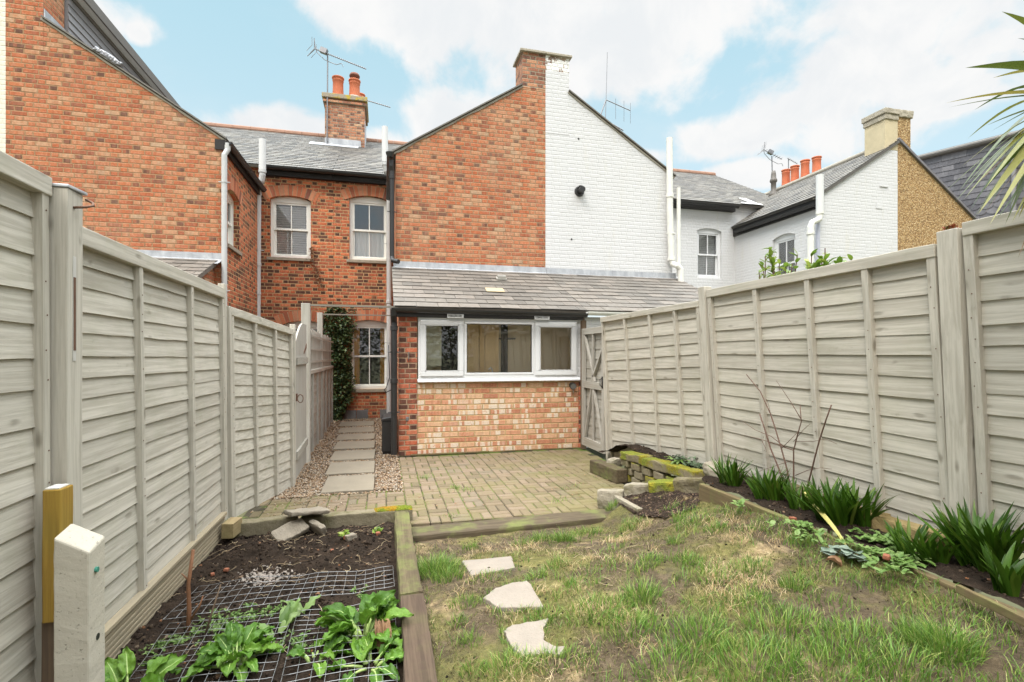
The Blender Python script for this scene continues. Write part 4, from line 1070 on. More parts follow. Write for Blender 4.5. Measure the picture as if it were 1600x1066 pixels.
for (e, za, zb) in ((.025, 6.76, 6.88), (.05, 6.88, 7.00)):
    mb = rough_block(V((11.185 - e / 2, YG + .248, (za + zb) / 2)), (.368 + e, .504 + 2 * e, zb - za), 0, int(za * 100), .008, 3, .012); mb.build('chimney_cap', M['stone_cap'], ch)
mb = MB(); q = PY(1380, 291, YG); mb.box(q.x - .1, YG - .02, q.z - .02, q.x + .12, YG - .003, q.z + .012); mb.box(q.x - .2, YG - .012, q.z - .52, q.x - .02, YG - .003, q.z - .38); mb.build('blanked_vent', M['white_brick'], hn)
# small dark cowled flue on the slope
cw = PY(1217, 297, 13.0)
mb = MB(); zr = 6.28 - SL * (11.37 - 10.2)
cx, cy = 11.12, 12.75; zr = TN - SL * (11.37 - cx) + .03
mb.lathe((cx, cy, zr - .12), [(.20, 0), (.17, .12), (.095, .30), (.095, .62), (.125, .64), (.14, .70), (.125, .76), (.10, .80), (.09, .98), (.07, 1.12), (.02, 1.14)], 14); mb.v = [(cx + (a - cx) * .75, cy + (b - cy) * .75, zr + (c - zr) * .68) for a, b, c in mb.v]; mb.build('cowled_flue', M['cladding_trim'], hn, smooth=True)
# ---- far right: pebbledashed house with a dark slate-hung loft
ht = thing('pebbledash_house', 'tan pebbledashed house at the far right with a dark slate-hung loft behind', 'house', (12.6, 9.2, 0))
mb = MB(); mb.wall([(11.372, 0), (13.78, 0), (13.78, 4.58), (11.372, TN + .02)], [], V((0, YG - .001, 0)), X_, -Y_, .22); mb.build('gable_wall', M['pebbledash'], ht)
mb = MB(); a = V((11.35, YG - .05, TN + .06)); up = V((13.83 - 11.35, 0, 4.58 - TN - .06)); H = up.length; up.normalize(); mb.obox(a, Y_, up, up.cross(Y_) * -1 if up.cross(Y_).z < 0 else up.cross(Y_), 0, 5, 0, H, -.02, .03); mb.build('outrigger_roof', M['slate_dark'], ht)
ch = chimney(ht, 11.37, 11.74, YG - .005, YG + .50, 5.5, 6.86, 'pebbledash', None)
mb = rough_block(V((11.58, YG + .248, 6.93)), (.41, .58, .17), 0, 77, .012, 3, .02); mb.build('chimney_cap', M['stone_cap'], ch)
XD = 14.5
e0, e1 = PX(1437, 246, XD), PX(1640, 196, XD)
mb = MB(); up = V((.10, 0, 1)).normalized(); t = (e1 - e0); L = t.length; t.normalize()
n = t.cross(Z_).normalized()
if n.x > 0: n = -n
rows = 26
for r_ in range(rows):
    x = -(r_ % 2) * .15
    z0 = -.14 * (r_ + 1) - .12
    while x < L:
        a0, a1 = max(0, x + .002), min(L, x + .298)
        if a1 > a0 + .02:
            if 9 <= r_ <= 13:   # a band of rounded slates
                P = [(a0, z0 + .17), (a0, z0 + .04)] + [((a0 + a1) / 2 - (a1 - a0) / 2 * math.cos(math.pi * k / 6), z0 + .04 - .07 * math.sin(math.pi * k / 6)) for k in range(1, 6)] + [(a1, z0 + .04), (a1, z0 + .17)]
            else: P = [(a0, z0 + .17), (a0, z0), (a1, z0), (a1, z0 + .17)]
            mb.prism([e0 + t * p + Z_ * q + n * (.012 - (q - z0) * .09) for p, q in P], n * .006)
        x += .30
lw = mb.build('slate_hung_wall', M['slate_dark'], ht)
mb = MB(); mb.obox(e0, t, Z_, n, -.05, L, -4.2, -.02, -.25, -.002); mb.build('loft_wall', M['slate_dark'], lw)
mb = MB(); mb.tube([e0 + n * .06 - Z_ * .03, e1 + n * .06 - Z_ * .03], .07, 10); mb.obox(e0, t, Z_, n, -.05, L, -.10, .06, -.3, .03); mb.build('gutter', M['cladding_trim'], lw)
mb = MB(); q = PX(1588, 260, XD); mb.tube([(XD - .08, q.y, q.z + .6), (XD - .08, q.y, q.z - 2)], .045, 10); mb.build('downpipe', M['cladding'], lw)
# the ridge stack with clay pots far behind the right-hand roof
hp = thing('chimney_stack', 'distant row of terracotta chimney pots peeping over the right slate roof', 'chimney stack', (15.5, 16.4, 7))
mb = MB(); mb.box(15.2, 15.1, 5.0, 15.8, 17.7, 8.1); mb.build('stack', M['brick_stack'], hp)
for (u, v) in ((1228, 266), (1242, 260), (1258, 251), (1276, 246)):
    p = PX(u, v, 15.5); pot(hp, (15.5, p.y, 8.05), p.z - 8.05, .17)

# ---- aerials, flat-mounted on the roofs
def yagi(loc, label, mast_pts, boom, n, dipole, r=.012, el=.06):
    t = thing('tv_aerial', label, 'aerial', loc)
    mb = MB(); mb.tube(mast_pts, r * 1.3, 8); mb.build('mast', M['metal_dark'], t)
    b0, b1 = V(boom[0]), V(boom[1]); d = (b1 - b0); L = d.length; d.normalize(); s = d.cross(Z_).normalized(); s2 = s.cross(d)
    mb = MB(); mb.tube([b0, b1], r, 6)
    for i in range(n):
        c = b0 + d * (L * (i + 1) / (n + .5)); h = el * (1 - .3 * i / n)
        mb.tube([c - s * h, c + s * h], r * .45, 5)
    if dipole:
        for k in (-1, 1):
            mb.tube([b0 + d * .02 + s2 * .02 * k, b0 - d * .10 + s2 * .26 * k], r * .8, 5)
            for o in (-.16, 0, .16): mb.tube([b0 + s * o, b0 - d * .08 + s * o + s2 * .2 * k], r * .5, 5)
        mb.obox(b0 + d * .26, d, s, s2, -.09, .09, -.06, .06, -.03, .10)
    mb.build('boom', M['metal_dark'], t)
    if dipole:
        c = V(mast_pts[-1]); mb = MB(); mb.tube([c + d * -.35 + Z_ * .10, c + d * -.3 - Z_ * .05, c + d * -.1 - Z_ * .16, c - Z_ * .17, c + d * .25 - Z_ * .17, c + d * .4 - Z_ * .08, c + d * .45 + Z_ * -.16], r * .7, 6); mb.build('cradle', M['metal_dark'], t)
    return t
p = PY(511, 230, 14.7); q = PY(512, 86, 14.7)
yagi((p.x, 14.7, p.z), 'long television aerial on a mast fixed to the ridge chimney', [p, (q.x, 14.7, q.z)], [PY(491, 76, 14.7), PY(572, 108, 14.4)], 24, True, .014)
p = PY(571, 226, 17.2); q = PY(571, 157, 17.2)
yagi((p.x, 17.2, p.z), 'smaller television aerial just right of the ridge chimney pots', [p, q], [PY(560, 153, 17.2), PY(610, 168, 17.0)], 16, False, .015)
p = PY(942, 178, 9.6); q = PY(947, 156, 9.6)
t = yagi((p.x, 9.6, p.z), 'thin whip and bar aerial on the white gable roof', [PY(938, 181, 9.6), q], [q, PY(985, 173, 9.6)], 4, False, .010, .0)
mb = MB(); mb.tube([q, PY(949, 82, 9.6)], .006, 6)
for (u, du) in ((962, 0), (975, 0), (985, 0)):
    mb.tube([PY(u, 150 + (u - 948) * .3, 9.6), PY(u, 182 + (u - 948) * .3, 9.6)], .004, 5)
mb.tube([q, PY(946, 184, 9.6)], .006, 6); mb.tube([PY(950, 190, 9.6), PY(974, 204, 9.6)], .012, 6); mb.build('whip', M['metal_dark'], t)
p = PY(1207, 292, 15.8); q = PY(1206, 244, 15.8)
yagi((p.x, 15.8, p.z), 'television aerial on a mast left of the distant terracotta pots', [p, q], [PY(1193, 234, 15.8), PY(1222, 249, 15.6)], 8, True, .014, .14)
p = PY(1232, 285, 17.5); q = PY(1232, 249, 17.5)
yagi((p.x, 17.5, p.z), 'short television aerial rising behind the distant terracotta pots', [p, q], [PY(1230, 247, 17.5), PY(1246, 256, 17.3)], 7, False, .014, .12)


# ------------------------------------------------------------------ ground surfaces
def sm(a, b, x):
    t = min(1, max(0, (x - a) / (b - a))); return t * t * (3 - 2 * t)
def LZ(x, y):
    t = min(1, max(0, (x - .2) / 2.25))
    near = .05 + .33 * t; far = -.035 + .15 * sm(.68, .86, t) + .10 * sm(.80, 1.0, t); s = sm(2.6, 3.95, y)
    return near * (1 - s) + far * s
def LZB(x, y):
    p = V((x * 2.6, y * 2.6, 1.7)); q = V((x * 11, y * 11, 5.1))
    return LZ(x, y) + .013 * noise.noise(p) + .007 * noise.noise(q) + .003 * noise.noise(V((x * 38, y * 38, 2.2)))
def PL(u, v, fn=LZ):
    r = ray(u, v); k = .5
    for i in range(4000):
        z = CAM_H + r.z * k
        if z <= fn(r.x * k, r.y * k): break
        k += .003
    return V((r.x * k, r.y * k, z))
def grid(x0, x1, y0, y1, nx, ny, fz, fx=None):
    P = []; F = []
    for j in range(ny + 1):
        for i in range(nx + 1):
            y = y0 + (y1 - y0) * j / ny
            a, b = (x0, x1) if fx is None else fx(y)
            x = a + (b - a) * i / nx; P.append((x, y, fz(x, y)))
    for j in range(ny):
        for i in range(nx):
            a = j * (nx + 1) + i; F.append((a, a + 1, a + nx + 2, a + nx + 1))
    return P, F

mb = MB(); mb.add([(-400, -400, -.2), (400, -400, -.2), (400, 600, -.2), (-400, 600, -.2)], [(0, 1, 2, 3)])
tag(mb.build('ground', M['far_ground']), 'rough bare ground around and beyond the gardens', 'ground', kind='structure')
P, F = grid(.19, 2.44, -1.2, 4.12, 190, 420, LZB)
tag(np_mesh('lawn', P, F, M['lawn'], True, origin=(1.3, 2, 0)), 'worn muddy lawn with bare earth, moss and dry straw patches', 'lawn', kind='structure')

def soilz(x, y):
    p = V((x * 5, y * 5, .3)); q = V((x * 16, y * 16, 2.2)); r_ = V((x * 45, y * 45, 7.2))
    m = .05 * math.exp(-((x + .17) ** 2 + (y - 4.02) ** 2) / .03) + .03 * math.exp(-((x + .85) ** 2 + (y - 3.9) ** 2) / .04)
    return .015 + m + .03 * noise.noise(p) + .020 * noise.noise(q) + .009 * noise.noise(r_)
P, F = grid(-1.21, .09, .9, 4.38, 104, 270, soilz)
tag(np_mesh('soil_bed', P, F, M['soil'], True, origin=(-.5, 2.6, 0)), 'bare dark crumbly soil of the vegetable bed at the left', 'soil', kind='structure')

def bedz(x, y):
    base = .40 if y < 3.7 else .40 - .05 * sm(3.7, 4.4, y) - .20 * sm(5.5, 6.2, y)
    return base + .02 * noise.noise(V((x * 8, y * 8, 4))) + .008 * noise.noise(V((x * 40, y * 40, 4)))
def bedx(y): return (2.455 + .27 * sm(3.55, 3.95, y), 3.02)
P, F = grid(0, 0, -1.2, 6.25, 30, 260, bedz, bedx)
tag(np_mesh('border_soil', P, F, M['soil'], True, origin=(2.7, 2, .3)), 'narrow strip of dark soil along the foot of the right fence', 'soil', kind='structure')
# dark soil patch below the low wall
def patchz(x, y): return LZ(x, y) + .012 + .014 * noise.noise(V((x * 14, y * 14, 9))) + .006 * noise.noise(V((x * 40, y * 40, 9)))
pp = [PL(u, v) for u, v in ((958, 782), (1010, 772), (1095, 766), (1104, 778), (1085, 797), (1040, 812), (1002, 808), (975, 795))]
def inside(poly, x, y):
    c = False; n = len(poly)
    for i in range(n):
        a, b = poly[i], poly[(i + 1) % n]
        if (a[1] > y) != (b[1] > y) and x < (b[0] - a[0]) * (y - a[1]) / (b[1] - a[1]) + a[0]: c = not c
    return c
xs = [p.x for p in pp]; ys = [p.y for p in pp]
P, F = grid(min(xs), max(xs), min(ys), max(ys), 60, 60, patchz)
F = [f for f in F if inside(pp, sum(P[i][0] for i in f) / 4 + .02 * noise.noise(V((P[f[0]][0] * 20, P[f[0]][1] * 20, 1))), sum(P[i][1] for i in f) / 4 + .02 * noise.noise(V((P[f[0]][0] * 20, P[f[0]][1] * 20, 8))))]
tag(np_mesh('mulch_patch', P, F, M['soil'], True, origin=(2.1, 3.6, .1)), 'dark mulched soil patch below the low stone wall', 'soil', kind='structure')

# patio: joint bed and bevelled block pavers laid in pairs
mb = MB(); mb.add([(-1.2, 4.42, -.010), (2.75, 4.25, -.010), (2.95, 7.32, -.010), (.19, 7.32, -.010), (.19, 5.5, -.010), (-1.2, 5.5, -.010)], [tuple(range(6))])
tag(mb.build('patio_bed', M['joint']), 'sandy mossy joints between the patio pavers', 'patio', kind='structure')
def paver(mb, cx, cy, sx, sy):
    z = random.gauss(0, .0016) + .006 * noise.noise(V((cx * 1.6, cy * 1.6, 3))); b = .007
    a = random.gauss(0, .009); ca, sa = math.cos(a), math.sin(a); tx, ty = random.gauss(0, .006), random.gauss(0, .006)
    def q(x, y, zz): return (cx + x * ca - y * sa, cy + x * sa + y * ca, z + zz + x * tx + y * ty)
    hx, hy = sx / 2, sy / 2
    vs = [q(x, y, -.03) for x, y in ((-hx, -hy), (hx, -hy), (hx, hy), (-hx, hy))] + [q(x, y, -b) for x, y in ((-hx, -hy), (hx, -hy), (hx, hy), (-hx, hy))] + \
         [q(x, y, 0) for x, y in ((-hx + b, -hy + b), (hx - b, -hy + b), (hx - b, hy - b), (-hx + b, hy - b))]
    mb.add(vs, [(8, 9, 10, 11)] + [(i, (i + 1) % 4, 4 + (i + 1) % 4, 4 + i) for i in range(4)] + [(4 + i, 4 + (i + 1) % 4, 8 + (i + 1) % 4, 8 + i) for i in range(4)])
mb = MB(); c = .18
for j in range(-1, 18):
    for i in range(-8, 16):
        x0, y0 = .20 + i * c, 4.33 + j * c
        for k in range(2):
            if (i + j) % 2 == 0: x, y, sx, sy = x0 + c / 2, y0 + c / 4 + k * c / 2, .171, .0815
            else: x, y, sx, sy = x0 + c / 4 + k * c / 2, y0 + c / 2, .0815, .171
            if y + sy / 2 > YL - .02 or y - sy / 2 < 4.30: continue
            if x < .19 and (y - sy / 2 < 4.52 or y > 5.45 or x < -1.12): continue
            if x > 2.52 + .1 * (y > 5.6) * 3: continue
            paver(mb, x, y, sx, sy)
tag(mb.build('patio', M['paver'], origin=(1.4, 5.8, 0)), 'buff block paved patio laid in alternating pairs, greened by algae', 'patio', kind='structure')

# gravel path
mb = MB(); mb.add([(-1.15, 5.46, -.016), (.2, 5.46, -.016), (.2, 11.9, -.016), (-1.15, 11.9, -.016)], [(0, 1, 2, 3)])
tag(mb.build('gravel_path', M['gravel_bed']), 'gravel path running up the side passage to the rear window', 'path', kind='structure')
ICO = None
def ico(sub=1):
    bm = bmesh.new(); bmesh.ops.create_icosphere(bm, subdivisions=sub, radius=1)
    v = np.array([x.co[:] for x in bm.verts]); f = np.array([[x.index for x in q.verts] for q in bm.faces]); bm.free(); return v, f
IV, IF = ico(1)
def scatter(name, mat, pts, sizes, flat=(.5, .8), smooth=True, jit=.25, kind='stuff', label=None, cat=None, origin=(0, 0, 0)):
    n = len(pts); A = []
    for p, s in zip(pts, sizes):
        e = Euler((random.uniform(-.5, .5), random.uniform(-.5, .5), random.uniform(0, 6.28))).to_matrix()
        sc = np.array([1, random.uniform(.6, .95), random.uniform(*flat)]) * s
        v = IV * (1 + rng.uniform(-jit, jit, (len(IV), 1))) * sc
        A.append(v @ np.array(e).T + np.array(p))
    vv = np.concatenate(A) - np.array(origin); ff = np.concatenate([IF + i * len(IV) for i in range(n)])
    me = bpy.data.meshes.new(name); me.vertices.add(len(vv)); me.vertices.foreach_set('co', vv.astype(np.float32).ravel())
    me.loops.add(len(ff) * 3); me.loops.foreach_set('vertex_index', ff.astype(np.int32).ravel())
    me.polygons.add(len(ff)); me.polygons.foreach_set('loop_start', np.arange(0, len(ff) * 3, 3, dtype=np.int32)); me.polygons.foreach_set('loop_total', np.full(len(ff), 3, dtype=np.int32))
    me.polygons.foreach_set('use_smooth', [smooth] * len(ff)); me.update(calc_edges=True); me.validate()
    me.materials.append(mat); o = bpy.data.objects.new(name, me); COL.objects.link(o); o.location = origin; ORG[o.name] = V(origin)
    return tag(o, label, cat, kind=kind)

SLABS = [(5.50, 6.22, -.625, -.105), (6.33, 7.02, -.67, -.115), (7.17, 7.85, -.70, -.125), (8.02, 8.68, -.735, -.14), (8.88, 9.50, -.775, -.155), (9.72, 10.36, -.815, -.175), (10.62, 11.3, -.87, -.20)]
def on_slab(x, y, m=.012): return any(y0 - m < y < y1 + m and a - m < x < b + m for y0, y1, a, b in SLABS)
pts = []; sz = []
while len(pts) < 9500:
    y = 5.42 + 6.45 * random.random() ** 1.9; x = random.uniform(-1.12, .2)
    if y < 5.55 and x > -.7 and random.random() < .8: continue
    if on_slab(x, y): continue
    s = random.uniform(.007, .0135) * (1 + .25 * (y > 8)); pts.append((x, y, -.012 + random.uniform(.0, .020))); sz.append(s)
for k in range(160):      # strays on the pavers and the slabs
    x, y = random.gauss(-.75, .25), random.gauss(5.2, .28)
    if -1.15 < x < .2 and 4.55 < y < 5.6: pts.append((x, y, .006)); sz.append(random.uniform(.005, .010))
scatter('gravel', M['pebble'], pts, sz, label='golden brown gravel spread around the stepping slabs', cat='gravel')
ORD = ['first', 'second', 'third', 'fourth', 'fifth', 'sixth', 'seventh', 'eighth', 'ninth']
for k, (y0, y1, a, b) in enumerate(SLABS):
    mb = rough_block(((a + b) / 2, (y0 + y1) / 2, -.008), (b - a, y1 - y0, .045), random.uniform(-.012, .012), k + 3, .003, 3, .006)
    tag(mb.build('paving_slab', M['slab']), f'grey buff paving slab in the gravel path, {ORD[k]} from the patio', 'paving slab', 'slabs stepping up the gravel path')

# stepping stones in the lawn
def flat_stone(label, px, mat, th=.045, up=.013):
    pts = [PL(u, v) for u, v in px]; q = []
    n = len(pts)
    for i in range(n):
        a, b = pts[i], pts[(i + 1) % n]
        for k in range(5):
            t = k / 5; p = a.lerp(b, t); e = .008 * (noise.noise(p * 28) + .6 * noise.noise(p * 75)); q.append(p + (b - a).normalized().cross(Z_) * e)
    z = sum(p.z for p in pts) / n + up
    gx, gy = 0, 0
    mb = MB(); mb.prism([(p.x, p.y, z - th) for p in q], V((0, 0, th)))
    zc = z
    for i, p in enumerate(mb.v): mb.v[i] = (p[0], p[1], p[2] + (LZ(p[0], p[1]) - (zc - up)))
    return tag(mb.build('stepping_stone', mat, bevel=.004), label, 'stepping stone', 'broken slabs set in the lawn')
flat_stone('pinkish four sided broken slab in the lawn, farthest from the viewer', [(721, 879), (799, 872), (805, 890), (738, 902)], M['pale_slab'])
flat_stone('pinkish slab with one rounded corner, middle of the three in the lawn', [(754, 938), (775, 922), (800, 914), (824, 910), (849, 951), (812, 953), (780, 953)], M['pale_slab'])
flat_stone('pinkish slab with a bite broken from its side, nearest of the three in the lawn', [(786, 990), (800, 981), (858, 970), (850, 985), (850, 1003), (866, 1013), (882, 1014), (878, 1026), (850, 1026), (815, 1027), (797, 1012)], M['pale_slab'])

# ------------------------------------------------------------------ sleepers and stones
def block(name, c, size, rot, mat, label, cat, group=None, seed=0, tilt=(0, 0), jit=.006, bev=.012, big=0, cuts=4):
    return tag(rough_block(c, size, rot, seed, jit, cuts, bev, tilt, big).build(name, M[mat], smooth=False), label, cat, group)
block('railway_sleeper', (1.14, 4.165, -.075), (1.88, .245, .17), .04, 'sleeper_x', 'weathered grey sleeper lying along the near edge of the patio', 'sleeper', seed=1, jit=.008, cuts=5, bev=.02)
block('railway_sleeper', (.143, 3.61, .01), (.125, 1.50, .19), .0, 'sleeper_y', 'greened mossy sleeper edging the far part of the vegetable bed', 'sleeper', seed=2, jit=.010, cuts=5, bev=.02)
block('railway_sleeper', (.145, 2.00, .005), (.13, 1.70, .19), -.006, 'sleeper_brown', 'bare brown sleeper edging the near part of the vegetable bed', 'sleeper', seed=3, jit=.006, cuts=5, bev=.016)
block('railway_sleeper', (2.50, 5.45, .075), (.15, .60, .15), .11, 'sleeper_y', 'short mossy sleeper offcut on the patio before the stacked bricks', 'sleeper', seed=4, jit=.006, bev=.012)
block('edging_stone', (-.92, 4.40, .035), (.50, .11, .15), .16, 'moss_stone_old', 'greenish edging stone at the fence end of the bed', 'stone', 'stones edging the top of the vegetable bed', 5)
block('edging_stone', (-.36, 4.43, .03), (.58, .115, .15), .06, 'moss_stone_old', 'long lichened edging stone at the middle of the bed top', 'stone', 'stones edging the top of the vegetable bed', 6)
mb = rough_block((.075, 4.455, .025), (.32, .11, .15), .05, 7, .006, 4, .012)
o = tag(mb.build('edging_stone', M['moss_stone_old']), 'edging stone capped with thick orange and green moss', 'stone', 'stones edging the top of the vegetable bed')
P, F = grid(-.085, .235, 4.405, 4.515, 60, 24, lambda x, y: .096 + .022 * math.sqrt(max(0, 1 - abs((x - .075) / .162) ** 4)) * math.sqrt(max(0, 1 - abs((y - 4.46) / .056) ** 3)) + .006 * noise.noise(V((x * 60, y * 60, 1))))
np_mesh('moss', P, F, M['moss_thick'], True, o)
block('broken_slab', (-.60, 4.36, .155), (.30, .24, .035), .35, 'broken_slab', 'broken flat slab lying on the edging stones', 'slab', seed=8, tilt=(-.12, .08), jit=.010, big=.02)
block('broken_slab', (-.70, 4.20, .06), (.26, .12, .05), .75, 'broken_slab', 'broken slab leaning down into the vegetable bed', 'slab', seed=9, tilt=(.55, -.12), jit=.010, big=.02)
block('broken_slab', (-.50, 4.24, .055), (.15, .05, .08), -.85, 'broken_slab', 'jagged slab fragment propped under the flat broken slab', 'slab', seed=10, tilt=(.3, .2), jit=.010, big=.02)
block('timber_offcut', (-1.115, 4.27, .10), (.085, .17, .11), -.12, 'pale_timber', 'pale timber block at the end of the gravel board', 'timber block', seed=11, jit=.002, bev=.004)
# low stone wall from the patio corner to the border
W0, W1 = V((1.95, 4.42, 0)), V((2.66, 3.86, 0)); wd = (W1 - W0).normalized(); wa = math.atan2(wd.y, wd.x)
for k, (t, zt, L, mt, lb) in enumerate([(.13, .165, .24, 'pale_stone', 'pale lichened stone of the low wall, at the patio corner'), (.38, .245, .24, 'pale_stone', 'whitish stone of the low wall, next to the corner one'),
                                        (.62, .285, .22, 'moss_stone', 'dark mossy stone of the low wall, next to the border one'), (.88, .335, .27, 'moss_stone_old', 'greenish stone of the low wall, at the border end')]):
    c = W0.lerp(W1, t); block('wall_stone', (c.x, c.y, zt - .085), (L, .13, .17), wa, mt, lb, 'stone', 'stones of the low wall', 20 + k, jit=.010, big=.02, bev=.02, tilt=(0, -.12))
    if k < 4: block('footing_stone', (c.x + .01, c.y + .01, zt - .26), (L * .96, .12, .17), wa, 'moss_stone', f'mossy lower stone of the low wall, {ORD[k]} from the patio corner', 'stone', 'stones of the low wall', 30 + k, jit=.010, bev=.015)
block('edging_stone', (2.05, 4.10, .055), (.05, .50, .16), .03, 'pale_stone', 'thin pale kerb stone beside the dark mulch patch', 'kerb stone', seed=41, jit=.004, bev=.008)
# stacked honeycomb bricks
for row, (z, n, gap, L) in enumerate([(.045, 6, .07, .175), (.125, 6, .085, .16), (.205, 6, .07, .17)]):
    for k in range(n):
        y = 5.24 - k * (L + gap) - (.06 if row % 2 else 0)
        if y < 4.02: continue
        zz = z + .022 * (k / n) * 1.2
        block('loose_brick', (2.655 + random.uniform(-.012, .012), y, zz), (.10, L, .072), random.uniform(-.04, .04), 'moss_stone_old' if (k + row) % 3 else 'moss_stone',
              f'mossy loose brick in the {("bottom", "middle", "upper")[row]} course of the stack, {ORD[k]} from the gate', 'brick', 'bricks stacked openwork beside the fence', 50 + row * 9 + k, jit=.005, bev=.008, cuts=3)
for k, (y, L) in enumerate([(5.08, .50), (4.60, .44), (4.16, .46)]):
    block('coping_stone', (2.665, y, .292 + .022 * k), (.15, L, .09), random.uniform(-.02, .02), 'moss_stone', f'long mossy coping stone on top of the brick stack, {ORD[k]} from the gate', 'stone', 'mossy copings on the brick stack', 80 + k, jit=.008, big=.012, bev=.014, tilt=(-.06, 0))
block('rough_stone', (2.62, 5.52, .16), (.16, .14, .10), .4, 'pale_stone', 'whitish stone between the sleeper offcut and the gate post', 'stone', seed=85, jit=.010, big=.03, bev=.03)
q = PX(1130, 745, 2.74); block('rough_stone', (2.74, q.y, .43), (.20, .24, .13), .3, 'pale_stone', 'rounded pale stone in the border before the first strap-leaved clump', 'stone', seed=86, jit=.012, big=.04, bev=.045)
# border edging and stones
block('edging_board', (2.44, 2.45, .27), (.045, 2.25, .24), .0, 'edge_y', 'mossy edging board between lawn and border, farther length', 'edging board', 'boards edging the border', 87, jit=.004, bev=.006, cuts=5)
block('edging_board', (2.445, .15, .275), (.045, 2.25, .24), .0, 'edge_y', 'mossy edging board between lawn and border, nearer length', 'edging board', 'boards edging the border', 88, jit=.004, bev=.006, cuts=5)
for (u, v, L, mt, lb, s) in [(1250, 795, .34, 'moss_stone_old', 'mossy yellowish block half hidden behind the strap-leaved clumps', 90), (1338, 834, .36, 'yellow_stone', 'yellowish block lying against the fence below its second batten', 91), (1425, 853, .40, 'yellow_stone', 'bright yellow block against the fence by the largest clump', 92)]:
    q = PX(u, v, 2.80); block('border_stone', (2.80, q.y, .435), (.10, L, .09), random.uniform(-.03, .05), mt, lb, 'stone', 'blocks along the foot of the right fence', s, jit=.008, big=.012, bev=.014)
a, b = PZ(1497, 921, .42), PZ(1610, 978, .42); d = b - a
block('loose_plank', ((a.x + b.x) / 2, (a.y + b.y) / 2, .425), (.022, d.length, .035), math.atan2(d.y, d.x) - math.pi / 2, 'edge_y', 'pale loose plank lying in the border below the largest clump', 'plank', seed=93, jit=.002, bev=.004)

# ------------------------------------------------------------------ fences, posts and gates
def fence_panel(p0, p1, zb, zt, n, battens, rows, label, group, lean=0.0, rail=.05, bat='fence_z', board='fence_y', rl='fence_y', capping=True):
    p0, p1 = V((p0[0], p0[1], 0)), V((p1[0], p1[1], 0)); L = (p1 - p0).length; t = (p1 - p0) / L; n = V(n)
    org = (p0.x, p0.y, zb[0])
    th = thing('lap_fence', label, 'fence panel', org, group)
    def Pt(s, f, o):
        z0 = zb[0] + (zb[1] - zb[0]) * s / L; z1 = zt[0] + (zt[1] - zt[0]) * s / L; h = (z1 - z0) * f
        return p0 + t * s + n * (o + lean * h) + Z_ * (z0 + h)
    H = zt[0] - zb[0]; mb = MB(); ns = 16
    top = 1 - rail / H * .8
    fs = [0]; 
    for k in range(rows): fs.append(fs[-1] + random.uniform(.88, 1.12))
    fs = [x / fs[-1] * top for x in fs]
    sd_ = random.random() * 50
    for k in range(rows):
        f0, f1 = fs[k], min(top, fs[k + 1] + .03 / H)
        tl = random.gauss(0, .0035); thk = random.uniform(.007, .011); A = []
        for i in range(ns + 1):
            s = L * i / ns; w = (.004 * noise.noise(V((s * 3.5, k * 3.1 + sd_, 0))) + .0025 * noise.noise(V((s * 11, k * 5 + sd_, 2)))) / H + tl * (i / ns - .5) / H * 2
            bow = .003 * noise.noise(V((s * 1.5, k + sd_, 9)))
            A.append([Pt(s, f0 + w, .006), Pt(s, f0 + w, .009 + thk + bow), Pt(s, f1 + w * .3, .005 + bow), Pt(s, f1, -.002)])
        vs = [q for r_ in A for q in r_]; F = []
        for i in range(ns):
            for j in range(4): F.append((i * 4 + j, (i + 1) * 4 + j, (i + 1) * 4 + (j + 1) % 4, i * 4 + (j + 1) % 4))
        F += [(0, 1, 2, 3), (ns * 4 + 3, ns * 4 + 2, ns * 4 + 1, ns * 4)]
        mb.add(vs, F)
    mb.build('lap_boards', M[board], th)
    for s in battens:
        w = .021 + random.uniform(-.002, .003); s = min(max(s, w), L - w); mb = MB(); k = 8; vs = []
        for i in range(k + 1):
            f = .002 + (top - .004) * i / k; e = .003 * noise.noise(V((s * 7, f * 4, sd_))); o1 = .044 + .002 * noise.noise(V((s * 3, f * 5, sd_)))
            vs += [Pt(s - w + e, f, .0), Pt(s - w + e, f, o1), Pt(s + w + e, f, o1), Pt(s + w + e, f, .0)]
        F = []
        for i in range(k):
            for j in range(4): F.append((i * 4 + j, i * 4 + (j + 1) % 4, (i + 1) * 4 + (j + 1) % 4, (i + 1) * 4 + j))
        F += [(3, 2, 1, 0), (k * 4, k * 4 + 1, k * 4 + 2, k * 4 + 3)]
        mb.add(vs, F)
        mb.cur = 1
        for i in range(rows):      # screw and nail heads
            if random.random() < .55:
                c = Pt(s + random.uniform(-.008, .008), fs[i] + .3 / rows * top, .0445); mb.tube([c, c + n * .0022], .0035, 6)
        mb.build('batten', [M[bat], M['rust']], th, bevel=.003)
    mb = MB(); k = 12; vs = []
    for i in range(k + 1):
        s = L * i / k; e = .002 * noise.noise(V((s * 6, sd_, 3)))
        vs += [Pt(s, top - .012, -.012), Pt(s, top - .012 + e, .050), Pt(s, 1 + e, .050), Pt(s, 1 + e, -.012)]
    F = []
    for i in range(k):
        for j in range(4): F.append((i * 4 + j, (i + 1) * 4 + j, (i + 1) * 4 + (j + 1) % 4, i * 4 + (j + 1) % 4))
    F += [(0, 1, 2, 3), (k * 4 + 3, k * 4 + 2, k * 4 + 1, k * 4)]
    mb.add(vs, F); mb.build('top_rail', M[rl], th, bevel=.004)
    return th

